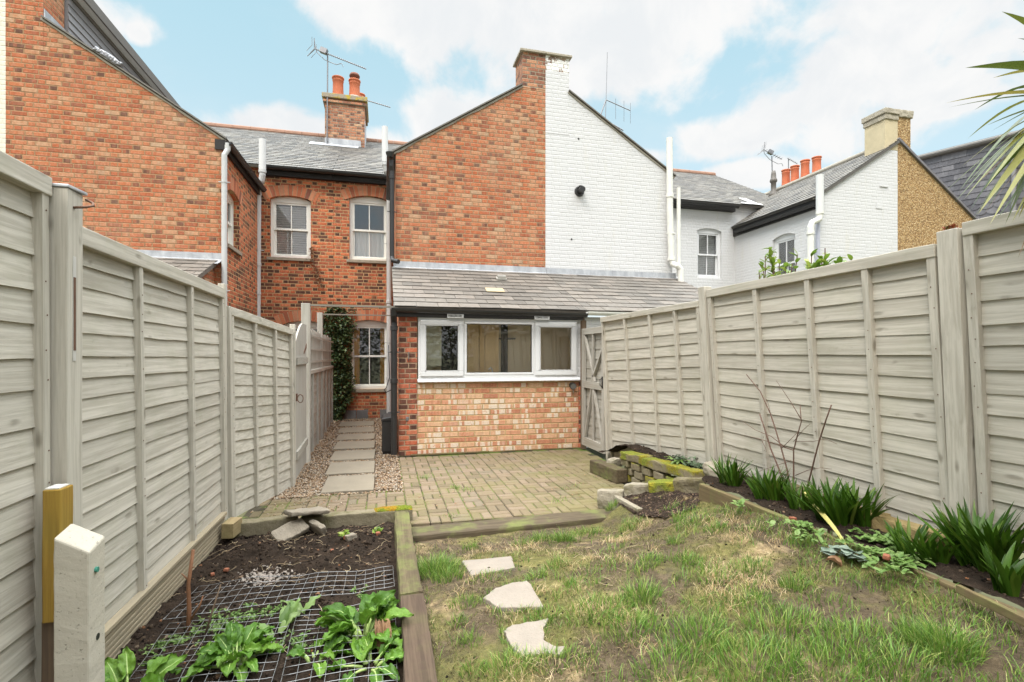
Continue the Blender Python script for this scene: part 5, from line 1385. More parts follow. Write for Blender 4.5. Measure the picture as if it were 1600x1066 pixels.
def post(name, x, y, sx, sy, zb, zt, mat, label, cat='fence post', group=None, dx=0, dy=0, cap=0, parent=None, chamfer=0):
    mb = MB(); k = 10; vs = []
    for i in range(k + 1):
        f = i / k; e = .003 * noise.noise(V((x * 5, f * 3, y))); z = zb + (zt - zb) * f
        for a, b in ((-1, -1), (1, -1), (1, 1), (-1, 1)): vs.append((x + dx * f + a * sx / 2 + e, y + dy * f + b * sy / 2, z))
    F = [(3, 2, 1, 0), (k * 4, k * 4 + 1, k * 4 + 2, k * 4 + 3)]
    for i in range(k):
        for j in range(4): F.append((i * 4 + j, i * 4 + (j + 1) % 4, (i + 1) * 4 + (j + 1) % 4, (i + 1) * 4 + j))
    mb.add(vs, F)
    return tag(mb.build(name, M[mat], parent, bevel=.004), label, cat, group)

GL, GR = 'lap panels of the left fence', 'lap panels of the right fence'
LX = -1.235
fence_panel((LX, 2.26), (LX, .40), (.19, .19), (2.06, 2.06), (1, 0, 0), [.03, .62, 1.24, 1.83], 15, 'tall grey lap panel at the left edge, nearest the viewer', GL, -.005, .06)
fence_panel((LX, 2.375), (LX, 4.43), (.185, .185), (1.935, 1.925), (1, 0, 0), [.02, .645, 1.37, 2.03], 18, 'long grey lap panel of the left fence behind the concrete post', GL, -.012, .07)
fence_panel((LX, 4.62), (-.975, 5.94), (.06, -.01), (1.80, 1.69), V((1.32, -.26, 0)).normalized(), [.02, .46, .90, 1.325], 17, 'short grey lap panel of the left fence next to the arched gate', GL, -.012, .06)
fp = post('fence_post', LX + .035, 2.315, .10, .10, -.1, 2.03, 'fence_z', 'thick silvered fence post with a hook near its top, left side', group='posts of the left fence')
mb = MB(); mb.tube([(LX + .086, 2.30, 1.965), (LX + .12, 2.31, 1.972), (LX + .135, 2.335, 1.985), (LX + .125, 2.35, 2.0), (LX + .10, 2.355, 2.012)], .005, 8)
tag(mb.build('wire_hook', M['rust'], smooth=True), 'bent wire hook screwed into the top of the thick left post', 'hook')
mb = MB(); mb.prism([(LX - .02, 2.26, 2.031), (LX + .09, 2.26, 2.031), (LX + .10, 2.37, 2.031), (LX - .02, 2.37, 2.031)], V((0, 0, .012))); mb.build('post_cap', M['lead'], fp, bevel=.003)
mb = MB(); mb.obox(V((LX + .0855, 2.305, 1.50)), Y_, Z_, X_, -.009, .011, -.12, .28, 0, .0015); mb.build('worn_strip', M['tin'], fp)
mb = MB(); mb.obox(V((LX + .0872, 2.305, 1.52)), Y_, Z_, X_, -.007, .008, -.10, .18, 0, .001); mb.build('rust_stain', M['rust'], fp)
post('fence_post', LX + .0, 4.50, .05, .05, .1, 1.97, 'fence_z', 'split grey post between the long and the short left panels', group='posts of the left fence', dx=-.01)
post('fence_post', LX + .03, 4.565, .045, .05, .1, 1.80, 'fence_z', 'thin grey post strip leaning beside the split left post', group='posts of the left fence', dx=-.02)
post('fence_post', -.965, 5.99, .055, .055, -.05, 1.74, 'fence_z', 'short grey gate post at the end of the left lap panels', group='posts of the left fence')
# bare decking boards under the left panels
gb = thing('gravel_board', 'grooved bare decking board along the foot of the left fence', 'gravel board', (LX + .05, 3.3, .0))
mb = MB(); ns = 22
for i in range(ns): 
    z0 = .0 + .168 * i / ns; z1 = .0 + .168 * (i + .62) / ns
mb.obox(V((LX + .02, 2.0, 0)), Y_, Z_, X_, 0, 2.36, -.08, .175, 0, .022)
for i in range(6): mb.obox(V((LX + .0415, 2.0, .015 + i * .026)), Y_, Z_, X_, 0, 2.36, 0, .015, 0, .006)
mb.build('grooved_board', M['gravel_board'], gb, bevel=.0015)
mb = MB(); mb.obox(V((LX + .0, 2.0, .168)), Y_, Z_, X_, 0, 2.37, 0.008, .03, .02, .06); mb.build('cap_strip', M['gravel_board'], gb, bevel=.003)
# concrete spur, treated timber and the stub behind it
mb = MB(); k = 40; cx, cy = -.98, 2.0; h = .05
vs = []
for i in range(k + 1):
    f = i / k
    for a, b in ((-1, -1), (1, -1), (1, 1), (-1, 1)):
        zt = .76 + (.055 if a < 0 else 0) + (.02 if b > 0 else 0); z = -.2 + (zt + .2) * f
        p = V((cx + a * h, cy + b * h, z)); e = noise.noise_vector(p * 20) * .0018; vs.append(p + e)
F = [(3, 2, 1, 0), (k * 4, k * 4 + 1, k * 4 + 2, k * 4 + 3)] + [(i * 4 + j, i * 4 + (j + 1) % 4, (i + 1) * 4 + (j + 1) % 4, (i + 1) * 4 + j) for i in range(k) for j in range(4)]
mb.add(vs, F); cp = tag(mb.build('concrete_post', M['concrete'], bevel=.006), 'pale concrete post standing in front of the left fence', 'concrete post')
mb = MB(); mb.tube([(cx + h - .002, 1.985, .69), (cx + h + .008, 1.985, .69)], .009, 10); mb.build('plug', M['green_plug'], cp)
mb = MB(); mb.tube([(cx + h - .004, 2.0, .46), (cx + h + .0012, 2.0, .46)], .011, 12); mb.build('bolt_hole', M['black_plastic'], cp)
post('timber_post', -1.142, 2.19, .056, .078, .455, .925, 'yellow_z', 'yellow treated timber length fixed upright behind the concrete post', 'timber post')
o = bpy.data.objects[[n for n in bpy.data.objects.keys() if n.startswith('timber_post')][0]]
mb = MB(); mb.box(-1.165, 2.158, .9255, -1.122, 2.222, .930); mb.build('cut_end', M['yellow_top'], o)
post('timber_stub', -1.158, 2.20, .05, .06, -.1, .454, 'brown_z', 'dark brown rough timber stub under the yellow timber', 'timber stub')

# right fence
RX, RL = 2.95, .075
fence_panel((RX, 1.925), (RX, .02), (.46, .46), (2.06, 2.06), (-1, 0, 0), [.02, .50, .95, 1.40, 1.88], 14, 'grey lap panel at the right edge, nearest the viewer', GR, RL, .06)
fence_panel((RX, 4.01), (RX, 2.055), (.41, .38), (1.985, 1.985), (-1, 0, 0), [.03, .60, 1.11, 1.545, 1.93], 14, 'long grey lap panel behind the bare twiggy shrub', GR, RL, .06)
fence_panel((RX, 6.26), (RX, 4.12), (.02, .29), (1.905, 1.905), (-1, 0, 0), [.03, .65, 1.23, 1.72, 2.11], 14, 'grey lap panel above the stacked mossy bricks', GR, RL, .055)
GP = 'posts of the right fence'
post('fence_post', RX - .02, 1.99, .085, .10, .2, 2.04, 'fence_z', 'thick grey fence post with red succulents on top, right side', group=GP, dx=-.115)
post('fence_post', RX - .02, 4.065, .08, .09, .2, 2.02, 'fence_z', 'grey fence post beside the rounded pale stone, right side', group=GP, dx=-.12)
post('fence_post', RX - .03, 6.31, .075, .075, .0, 1.90, 'fence_z', 'grey gate post beside the cross braced gate', group=GP, dx=-.07)
post('gate_post', RX - .04, 7.21, .07, .07, .0, 1.93, 'brown_z', 'dark brown gate post against the brick pier', 'gate post')
# cross braced gate
gx = 2.875
g = thing('garden_gate', 'grey cross braced garden gate against the brick kitchen wall', 'gate', (gx, 6.75, .06))
y0, y1, z0, z1 = 6.36, 7.15, .08, 1.80
mb = MB()
for i in range(12):
    a = z0 + .03 + (z1 - z0 - .06) * i / 12; b = z0 + .03 + (z1 - z0 - .06) * (i + 1.2) / 12; b = min(b, z1 - .02)
    vs = []
    for k in range(9):
        y = y0 + (y1 - y0) * k / 8; w = .006 * noise.noise(V((y * 9, i * 3, 1)))
        vs += [(gx + .045, y, a + w), (gx + .028, y, a + w), (gx + .040, y, b)]
    mb.add(vs, [(k * 3 + j, (k + 1) * 3 + j, (k + 1) * 3 + (j + 1) % 3, k * 3 + (j + 1) % 3) for k in range(8) for j in range(3)])
mb.build('lap_boards', M['old_y'], g)
mb = MB()
for (ya, yb) in ((y0, y0 + .07), (y1 - .07, y1)):
    mb = MB(); mb.box(gx - .02, ya, z0, gx + .025, yb, z1); mb.build('stile', M['old_z'], g, bevel=.003)
mb = MB()
for (za, zb_) in ((z0, z0 + .12), (.93, 1.03), (z1 - .09, z1)):
    mb = MB(); mb.box(gx - .018, y0 + .07, za, gx + .024, y1 - .07, zb_); mb.build('rail', M['old_y'], g, bevel=.003)
def brace(pa, pb, w=.034):
    mb = MB(); a, b = V((gx + .004, *pa)), V((gx + .004, *pb)); d = (b - a).normalized(); s = d.cross(X_)
    mb.obox(a, d, s, X_, 0, (b - a).length, -w / 2, w / 2, -.018, .018); mb.build('brace', M['old_z'], g, bevel=.002)
ym = (y0 + y1) / 2
brace((y1 - .08, z1 - .10), (ym - .05, 1.03)); brace((y0 + .08, z1 - .30), (ym + .06, 1.03)); brace((ym - .02, .93), (y0 + .09, z0 + .13)); brace((ym + .06, .93), (y1 - .09, z0 + .13))
mb = MB(); mb.box(gx - .012, ym - .012, 1.03, gx + .012, ym + .025, z1 - .09); mb.box(gx - .012, ym - .012, z0 + .12, gx + .012, ym + .025, .93); mb.build('muntin', M['old_z'], g)
mb = MB(); mb.box(gx - .028, y0 + .015, .96, gx - .02, y0 + .055, 1.12); mb.tube([(gx - .028, y0 + .035, .98), (gx - .055, y0 + .035, 1.0), (gx - .055, y0 + .035, 1.08), (gx - .028, y0 + .035, 1.10)], .006, 6); mb.build('latch', M['black_plastic'], g)
# arched gate on the left
A0, A1 = V((-.965, 6.04, 0)), V((-1.0, 7.10, 0)); t = (A1 - A0); L = t.length; t.normalize(); n = V((t.y, -t.x, 0))
g = thing('garden_gate', 'silvery grey plank gate with a curved top in the left boundary', 'gate', (-.98, 6.5, .02))
for k in range(9):
    s0, s1 = L * k / 9 + .002, L * (k + 1) / 9 - .002
    def zt(s): return 1.55 + .25 * math.sin(min(1, s / (L * .72)) * math.pi / 2)
    mb = MB(); mb.prism([A0 + t * s0 + Z_ * .03, A0 + t * s1 + Z_ * .03, A0 + t * s1 + Z_ * zt(s1), A0 + t * ((s0 + s1) / 2) + Z_ * zt((s0 + s1) / 2), A0 + t * s0 + Z_ * zt(s0)], n * .022)
    mb.build('plank', M['old_z'], g, bevel=.002)
for (za, zb_) in ((1.30, 1.38), (.25, .34)):
    mb = MB(); mb.obox(A0, t, Z_, n, .02, L - .02, za, zb_, .022, .045); mb.build('ledge', M['old_y'], g)
mb = MB(); mb.tube([A0 + t * .09 + Z_ * .92 + n * .03 + V((.03 * math.cos(a), 0, 0)) + n * .03 + Z_ * (.045 * math.sin(a)) for a in np.linspace(0, 6.28, 14)], .005, 6); mb.box(A0.x + .02, 6.05, .90, A0.x + .035, 6.10, .98); mb.build('ring_handle', M['rust'], g)
mb = MB(); mb.prism([A0 + t * (L - .02) + Z_ * 1.50 + n * .023, A0 + t * (L - .30) + Z_ * 1.42 + n * .023, A0 + t * (L - .30) + Z_ * 1.45 + n * .023, A0 + t * (L - .02) + Z_ * 1.56 + n * .023], n * .005); mb.build('hinge', M['rust'], g)
# tall posts with rails over the passage
a = thing('passage_arch', 'grey post and rail crossing the side passage, nearer and thicker of the two', 'arch', (-1.0, 7.22, 0), 'posts with rails over the passage')
post('post', -1.0, 7.22, .11, .09, -.05, 2.09, 'old_z', None, None, parent=a)
mb = MB(); mb.box(-1.02, 7.195, 2.055, .19, 7.225, 2.08); mb.build('rail', M['rail_x'], a)
a = thing('passage_arch', 'slimmer grey post and thin rail farther up the side passage', 'arch', (-1.04, 9.1, 0), 'posts with rails over the passage')
post('post', -1.04, 9.1, .085, .085, -.05, 2.12, 'old_z', None, None, parent=a)
mb = MB(); mb.box(-1.05, 9.085, 2.085, .19, 9.105, 2.105); mb.build('rail', M['rail_x'], a)
# slatted fence up the passage with a woven top
def passage_panel(ya, yb, xa, xb, label):
    th = fence_panel((xa, ya), (xb, yb), (.03, .03), (1.20, 1.20), (1, 0, 0), [.03, (yb - ya) * .3, (yb - ya) * .65, yb - ya - .03], 11, label, 'silvered panels up the side passage', 0, .05, 'old_z', 'old_y', 'old_y')
    mb = MB(); L = yb - ya; k = int(L / .075)
    for i in range(k):
        y = ya + L * (i + .1) / k; x = xa + (xb - xa) * (i / k); e = random.uniform(-.02, .03)
        mb.box(x - .012 + .014 * (i % 2), y, 1.205, x - .002 + .014 * (i % 2), y + L / k * .82, 1.76 + e)
    mb.build('slat_top', M['old_z'], th)
    for z in (1.30, 1.48, 1.66):
        mb = MB(); mb.box(xa + .014, ya, z, xa + .026, yb, z + .03); mb.build('slat_rail', M['old_y'], th)
passage_panel(7.28, 9.05, -1.015, -1.03, 'silvered slat-topped lap panel next to the arched gate')
passage_panel(9.15, 11.1, -1.035, -1.06, 'silvered slat-topped lap panel running into the ivy')

# black store by the corner, wall lamp, loose timber on the patio edge
t_ = thing('storage_box', 'black lidded box standing on the gravel beside the black downpipe', 'box', (.08, 7.75, 0))
mb = MB(); mb.box(-.03, 7.50, .03, .165, 8.05, .47); mb.build('body', M['black_plastic'], t_, bevel=.012)
mb = MB(); mb.prism([(-.045, 7.485, .472), (.17, 7.485, .472), (.17, 7.485, .54), (-.02, 7.485, .51)], V((0, .58, 0))); mb.build('lid', M['black_plastic'], t_, bevel=.008)
for yy in (7.55, 7.98):
    mb = MB(); mb.box(-.02, yy - .03, -.015, .15, yy + .03, .03); mb.build('foot', M['black_plastic'], t_)
t_ = thing('wall_lamp', 'small black lamp fixed to the bricks under the window corner', 'lamp', (2.76, YL - .04, .96))
mb = MB(); mb.tube([(2.76, YL + .012, .955), (2.76, YL - .03, .955)], .042, 14); mb.tube([(2.76, YL - .03, .955), (2.755, YL - .075, .94)], [.04, .05], 14); mb.build('body', M['black_plastic'], t_)
mb = MB(); mb.tube([(2.755, YL - .075, .94), (2.753, YL - .082, .938)], .044, 14); mb.build('lens', M['metal_dark'], t_)
mb = MB(); mb.tube([(2.77, YL + .008, .93), (2.775, YL + .004, .88), (2.79, YL + .006, .86), (2.785, YL + .008, .845)], .006, 6); tag(mb.build('cable_end', M['grey_pipe']), 'short loose cable end hanging under the wall lamp', 'cable')
mb = MB(); mb.box(.36, YL - .035, .002, 1.48, YL - .004, .022); tag(mb.build('timber_batten', M['edge_y'], bevel=.003), 'thin green stained batten lying along the foot of the kitchen wall', 'batten')
mb = MB(); mb.box(.295, YL - .012, .49, .335, YL - .001, .545); tag(mb.build('wall_bracket', M['metal_dark'], bevel=.004), 'small grey metal plate on the brick pier', 'bracket')
mb = MB(); mb.tube([(.33, YL - .004, 1.45), (.335, YL - .03, 1.43), (.335, YL - .03, 1.36), (.33, YL - .006, 1.33)], .006, 6); tag(mb.build('wall_hook', M['metal_dark']), 'small metal hook on the brick pier left of the window', 'hook')
mb = MB(); mb.tube([(.06, 7.28, 1.55), (.065, 7.26, 1.35), (.075, 7.27, 1.1), (.03, 7.24, .96), (.0, 7.22, .93), (.03, 7.22, .90), (.10, 7.24, .93)], .007, 6); tag(mb.build('cable', M['black_plastic'], smooth=True), 'thin black cable hanging beside the black downpipe', 'cable')


# ------------------------------------------------------------------ planting
def rvec(s=1.0): return V((random.gauss(0, s), random.gauss(0, s), random.gauss(0, s)))
def blade(mb, base, az, elev, length, width, bend, nseg=6, cup=.25, taper=(.55, 1.0, .55), ruffle=0.0, nx=2, twist=0.0, shape='strap', side=None):
    """a leaf: walks from base with falling pitch; nx cells across"""
    p = V(base); pitch = elev; rows = []
    ph = random.random() * 50
    for i in range(nseg + 1):
        f = i / nseg
        d = V((math.cos(az) * math.cos(pitch), math.sin(az) * math.cos(pitch), math.sin(pitch)))
        sd = V((-math.sin(az), math.cos(az), 0)); up = sd.cross(d) * -1
        if up.z < 0 and shape != 'free': up = -up if abs(pitch) < 1.5 else up
        sd = (sd * math.cos(twist * f) + up * math.sin(twist * f)); up2 = d.cross(sd)
        if shape == 'strap': w = width * (1 if f < .55 else max(0.0, 1 - ((f - .55) / .45) ** 1.7)) * (.7 + .3 * min(1, f * 4))
        elif shape == 'oval': w = width * math.sin(math.pi * min(1, .06 + .94 * f) ** .8) ** .75 if f < 1 else 0.0
        else: w = width * (1 - f) ** .8
        row = []
        for k in range(nx + 1):
            s = (k / nx - .5) * 2
            e = ruffle * noise.noise(V((f * 5 + ph, s * 2.2, 3))) * (.35 + abs(s)) + ruffle * .6 * math.sin(f * 22 + s * 3 + ph) * abs(s) * .5
            row.append(p + sd * (s * w / 2) + up2 * (abs(s) * w * cup * .5 + e))
        rows.append(row)
        p = p + d * (length / nseg); pitch -= bend / nseg
    vs = [q for r_ in rows for q in r_]; F = []
    for i in range(nseg):
        for k in range(nx):
            a = i * (nx + 1) + k; F.append((a, a + 1, a + nx + 2, a + nx + 1))
    mb.add(vs, F)
    return p

# strap-leaved clumps in the border
CL = 'strap-leaved clumps along the right border'
def strap_clump(x, y, n, L, W, spread, label, z=.40):
    mb = MB()
    for i in range(n):
        az = random.uniform(0, 6.283); r_ = spread * math.sqrt(random.random()); l = L * random.uniform(.65, 1.1)
        e = R(random.uniform(64, 90)) - r_ * .9
        blade(mb, (x + r_ * math.cos(az + 1) * .8, y + r_ * math.sin(az + 1) * .8, z - .02), az, e, l, W * random.uniform(.75, 1.15), random.uniform(.2, .85), 7, .35, nx=2, twist=random.uniform(-.5, .5))
    return tag(mb.build('agapanthus', M['strap'], smooth=True, origin=(x, y, z)), label, 'plant', CL)
strap_clump(2.60, 3.44, 70, .25, .017, .09, 'upright dark green strap-leaved clump beside the rounded pale stone')
strap_clump(2.61, 3.03, 75, .26, .019, .10, 'dark green strap-leaved clump at the left foot of the bare twigs')
strap_clump(2.66, 2.80, 46, .22, .019, .09, 'small strap-leaved clump directly under the bare twigs')
strap_clump(2.63, 2.52, 85, .29, .023, .11, 'wide strap-leaved clump right of the bare twigs')
strap_clump(2.74, 2.44, 40, .30, .023, .07, 'strap-leaved clump against the fence, just behind the wide one')
strap_clump(2.60, 1.98, 80, .19, .020, .13, 'low strap-leaved clump between the low weeds and the largest clump')
strap_clump(2.74, 1.79, 110, .33, .026, .11, 'largest strap-leaved clump, at the foot of the thick right post')
strap_clump(2.56, 1.60, 24, .23, .025, .045, 'small strap-leaved clump over the loose plank in the right corner')

# bare shrub
t_ = thing('bare_shrub', 'leafless twiggy shrub in front of the long right fence panel', 'shrub', (2.72, 2.85, .4))
SX = 2.74
def stem(pts, r0, r1, dx=0.0):
    mb = MB(); q = [PX(u, v, SX + dx * i / len(pts)) for i, (u, v) in enumerate(pts)]; n = len(q); mb.tube(q, [r0 + (r1 - r0) * i / (n - 1) for i in range(n)], 7); return mb
for pts, r0, r1, dx in [([(1234, 785), (1220, 740), (1204, 701), (1194, 668), (1187, 647)], .0065, .0045, 0), ([(1238, 785), (1230, 735), (1220, 698), (1204, 647), (1188, 612), (1166, 585)], .0065, .003, .05),
                        ([(1240, 785), (1240, 740), (1240, 704), (1246, 680), (1252, 659), (1250, 632)], .006, .0025, -.05), ([(1256, 785), (1268, 735), (1280, 689), (1290, 658), (1299, 633)], .0055, .004, -.1)]:
    stem(pts, r0, r1, dx).build('stem', M['twig'], t_, smooth=True)
mb = MB()
for pts, r0, r1, dx in [([(1252, 656), (1238, 632), (1226, 614), (1213, 595)], .003, .0015, 0), ([(1240, 704), (1220, 697), (1190, 687), (1162, 680)], .0035, .0015, .08), ([(1228, 700), (1205, 682), (1180, 672), (1160, 658)], .003, .0012, -.08),
                        ([(1243, 743), (1262, 735), (1282, 731)], .003, .0015, 0), ([(1190, 687), (1196, 700), (1198, 706)], .002, .001, 0), ([(1240, 690), (1255, 672), (1266, 662)], .002, .001, -.1), ([(1236, 720), (1212, 728), (1190, 735), (1178, 742)], .002, .001, .05),
                        ([(1242, 690), (1270, 690), (1290, 686), (1308, 694)], .002, .001, .0), ([(1222, 700), (1232, 690), (1246, 676)], .0025, .0015, -.05), ([(1204, 647), (1200, 630), (1196, 622)], .0015, .001, 0), ([(1282, 731), (1300, 733)], .0015, .001, 0)]:
    m2 = stem(pts, r0, r1, dx); mb.add(m2.v, m2.f)
mb.build('twig', M['twig'], t_, smooth=True)
# fallen sword leaf, low weeds, marbled rosette
mb = MB(); a = PX(1256, 768, 2.66); b = PL(1323, 864) + Z_ * .01; d = b - a; n_ = 14
s = d.cross(Z_).normalized(); vs = []
for i in range(n_ + 1):
    f = i / n_; w = .003 + .013 * math.sin(math.pi * min(1, .12 + f * .9)) ** .8; p = a.lerp(b, f) + Z_ * (.03 * math.sin(f * math.pi)) + s * (.012 * math.sin(f * 5)); vs += [p - s * w, p + Z_ * -.004, p + s * w]
mb.add(vs, [(i * 3 + j, i * 3 + j + 1, i * 3 + j + 4, i * 3 + j + 3) for i in range(n_) for j in range(2)])
def _fallen(nt):
    c = nt.mix(nt.noise(nt.pos(), 9, 3), (.30, .30, .07), (.45, .38, .15)); return dict(color=c, rough=.6)
M['fallen'] = material('yellowed_sword_leaf', _fallen)
tag(mb.build('fallen_leaf', M['fallen'], smooth=True), 'long yellowed sword leaf lying across the border edge', 'leaf')
def rosette(mb, c, n, L, W, e0=(.1, .9), shape='oval', ruf=.004, nx=3, bend=(.3, 1.2)):
    for i in range(n):
        az = random.uniform(0, 6.283); blade(mb, (c[0] + random.gauss(0, .006), c[1] + random.gauss(0, .006), c[2]), az, random.uniform(*e0), L * random.uniform(.6, 1.1), W * random.uniform(.7, 1.1), random.uniform(*bend), 5, .3, shape=shape, nx=nx, ruffle=ruf)
mb = MB()
for k in range(16):
    c = PL(1300 + random.gauss(24, 14), 876 + random.gauss(0, 5)); blade(mb, (c.x, c.y, c.z + .035), random.uniform(0, 6.28), random.uniform(.1, .7), .065, .06, .8, 5, .3, shape='oval', nx=3, ruffle=.004)
tag(mb.build('cyclamen', M['silver_leaf'], smooth=True), 'low silver marbled rosette at the tip of the yellowed sword leaf', 'plant')
mb = MB(); c = PL(1313, 887); blade(mb, (c.x, c.y, c.z + .005), 2.2, .9, .07, .05, 1.5, 6, .9, shape='oval', nx=4, ruffle=.006); tag(mb.build('withered_leaf', M['brown_leaf'], smooth=True), 'curled brown dead leaf beside the silver rosette', 'leaf')
mb = MB()
for (u, v, n, s) in [(1372, 845, 16, .05), (1395, 852, 18, .05), (1358, 862, 8, .05), (1392, 872, 18, .055), (1415, 880, 14, .05), (1345, 850, 8, .05), (1385, 888, 9, .04), (1160, 790, 7, .04), (1245, 820, 8, .04), (1268, 838, 9, .05), (1255, 825, 6, .035)]:
    c = PZ(u, v, .41)
    for k in range(n): rosette(mb, (c.x + random.gauss(0, s), c.y + random.gauss(0, s), c.z), 3, .05, .028)
tag(mb.build('border_weeds', M['weed'], smooth=True), 'low fresh green weeds spreading in the right border', 'weeds', kind='stuff')
mb = MB()
for (u, v, n, s) in [(1075, 708, 26, .09), (1090, 718, 24, .08), (1100, 728, 18, .06), (1060, 712, 10, .05)]:
    c = PX(u, v, 2.83)
    for k in range(n): rosette(mb, (c.x + random.gauss(0, s * .5), c.y + random.gauss(0, s * 1.4), .36 + random.uniform(0, .05)), 4, .045, .02)
tag(mb.build('ground_cover', M['dull_leaf'], smooth=True), 'grey green creeping plants behind the brick stack', 'ground cover', kind='stuff')
mb = MB(); c = PX(1058, 712, 2.76)
for k in range(9): blade(mb, (c.x, c.y - .02, .36), random.uniform(2, 5), random.uniform(.3, .9), .16, .035, 1.2, 9, .2, shape='oval', nx=4, ruffle=.012)
tag(mb.build('fern', M['weed'], smooth=True), 'bright green fern behind the mossy copings', 'fern')
# brick chip and crumbs in the border
for (u, v, lb) in ((1387, 874, 'orange brick fragment among the border weeds'), (1240, 812, 'small orange brick fragment below the bare twigs')):
    c = PZ(u, v, .41); block('brick_fragment', (c.x, c.y, .425), (.035, .03, .022), random.random(), 'red_chip', lb, 'brick fragment', seed=int(u), jit=.004, bev=.006, cuts=2, big=.01)

# ---- vegetable bed
def chard(x, y, n, size, label, z=.02, flop=0, group='leafy chard plants in the vegetable bed', dirs=None):
    t_ = thing('chard', label, 'plant', (x, y, z), group)
    lv, st = MB(), MB()
    for i in range(n):
        az = (i / n) * 6.283 * 2.618 + random.uniform(-.4, .4)
        if dirs: az = random.choice(dirs) + random.gauss(0, .5)
        inner = random.random(); e = R(35 + 45 * inner) if random.random() > flop else R(random.uniform(12, 40))
        sl = size * random.uniform(.35, .65); r_ = .02 + .02 * (1 - inner)
        p0 = V((x + r_ * math.cos(az), y + r_ * math.sin(az), z)); pts = [p0]; p = p0.copy(); pit = e
        for k in range(4):
            p = p + V((math.cos(az) * math.cos(pit), math.sin(az) * math.cos(pit), math.sin(pit))) * sl / 4; pit -= .10; pts.append(p.copy())
        st.tube(pts, [.008, .007, .006, .005, .004], 6)
        L = size * random.uniform(.65, 1.0); W = size * random.uniform(.40, .60); bend = random.uniform(.5, 1.8)
        k0 = len(lv.v)
        blade(lv, p - (pts[-1] - pts[-2]).normalized() * .006, az + random.uniform(-.2, .2), pit + .1, L, W, bend, 12, random.uniform(.25, .7), shape='oval', nx=8, ruffle=.034 * size / .25, twist=random.uniform(-.7, .7))
        mid = [V(lv.v[k0 + r * 9 + 4]) for r in range(13)]; st.tube([q - Z_ * .001 for q in mid[:11]], [.0042 - .0003 * r for r in range(11)], 5)
    lv.build('leaves', M['chard'], t_, smooth=True); st.build('stalk', M['chard_rib'], t_, smooth=True)
    return t_
chard(-.10, 2.60, 32, .175, 'large sprawling chard reaching over the brown sleeper', flop=.25)
chard(-.64, 2.52, 34, .128, 'bushy upright chard in the middle of the bed by the wire mesh', flop=.12)
chard(-.99, 2.34, 14, .15, 'broad-leaved chard at the foot of the concrete post', flop=.1)
chard(-.30, 2.46, 9, .10, 'small round-leaved chard left of the sprawling one', flop=.3)
chard(-.06, 2.36, 12, .13, 'low chard at the very front beside the brown sleeper', flop=.3)
mb = MB()
for k in range(3): blade(mb, (-.02 + random.gauss(0, .01), 2.55, .12), -1.5 + random.gauss(0, .2), -.2, .16, .04, 1.2, 9, 1.2, shape='oval', nx=5, ruffle=.02)
tag(mb.build('withered_leaf', M['brown_leaf'], smooth=True), 'withered brown leaves hanging on the sprawling chard', 'leaf')
for (x, y, lb) in ((-.29, 3.98, 'tiny bright green rhubarb shoot, left of the pair by the edging stones'), (-.06, 4.05, 'tiny bright green rhubarb shoot, nearer the mossy sleeper')):
    mb = MB()
    z = soilz(x, y)
    for k in range(5): blade(mb, (x + random.gauss(0, .01), y + random.gauss(0, .01), z + .01), random.uniform(0, 6.28), random.uniform(.5, 1.3), .055, .05, .8, 5, .4, shape='oval', nx=4, ruffle=.012)
    o = tag(mb.build('rhubarb_shoot', M['laurel'], smooth=True), lb, 'plant', 'rhubarb shoots')
    m2 = MB(); m2.add(*[(lambda q: (q.v, q.f))(rough_block((x + .015, y - .03, z + .012), (.035, .03, .03), .3, int(x * 100), .004, 1, .008))][0]); m2.build('bud', M['red_chip'], o)
mb = MB()
for (u, v, n, s) in [(370, 975, 40, .06), (400, 985, 20, .04), (345, 965, 26, .05), (420, 960, 14, .03), (560, 928, 12, .04), (470, 995, 16, .03), (465, 1010, 10, .03), (275, 1000, 30, .05), (255, 1015, 20, .05), (330, 985, 18, .05), (440, 1005, 12, .03)]:
    c = PZ(u, v, .02)
    for k in range(n):
        x, y = c.x + random.gauss(0, s), c.y + random.gauss(0, s); rosette(mb, (x, y, soilz(x, y)), 4, .028, .012, (.2, 1.2))
tag(mb.build('bed_weeds', M['weed'], smooth=True), 'small light green weeds growing through the wire mesh', 'weeds', kind='stuff')
mb = MB()
for k in range(9):
    x, y = -.52 + k * .012 + random.gauss(0, .01), 2.70 + k * .03; blade(mb, (x, y, .03), random.uniform(0, 3), random.uniform(.6, 1.2), .13, .045, .7, 8, .3, shape='oval', nx=4, ruffle=.018)
tag(mb.build('thistle', M['weed'], smooth=True), 'pale green jagged weed just right of the bushy chard', 'weed')
# wire mesh sheets
def wire_sheet(c00, c10, c11, c01, nu, nv, label, amp=.012, r=.0013):
    mb = MB(); c = [V((*p, 0)) for p in (c00, c10, c11, c01)]
    def at(a, b):
        p = c[0].lerp(c[1], a).lerp(c[3].lerp(c[2], a), b); z = .052 + amp * noise.noise(V((p.x * 3.3, p.y * 3.3, 8))) * 2 + amp * .5 * noise.noise(V((p.x * 9, p.y * 9, 2))); return V((p.x, p.y, max(z, soilz(p.x, p.y) + .004)))
    for i in range(nu + 1): mb.tube([at(i / nu, k / (nv * 2)) for k in range(nv * 2 + 1)], r, 5)
    for j in range(nv + 1): mb.tube([at(k / (nu * 2), j / nv) + Z_ * .003 for k in range(nu * 2 + 1)], r, 5)
    return tag(mb.build('wire_mesh', M['galv'], smooth=True), label, 'wire mesh', 'galvanised mesh sheets on the vegetable bed')
wire_sheet((-1.10, 2.97), (.06, 3.08), (.055, 3.36), (-1.06, 3.37), 20, 5, 'long strip of galvanised wire mesh across the middle of the bed')
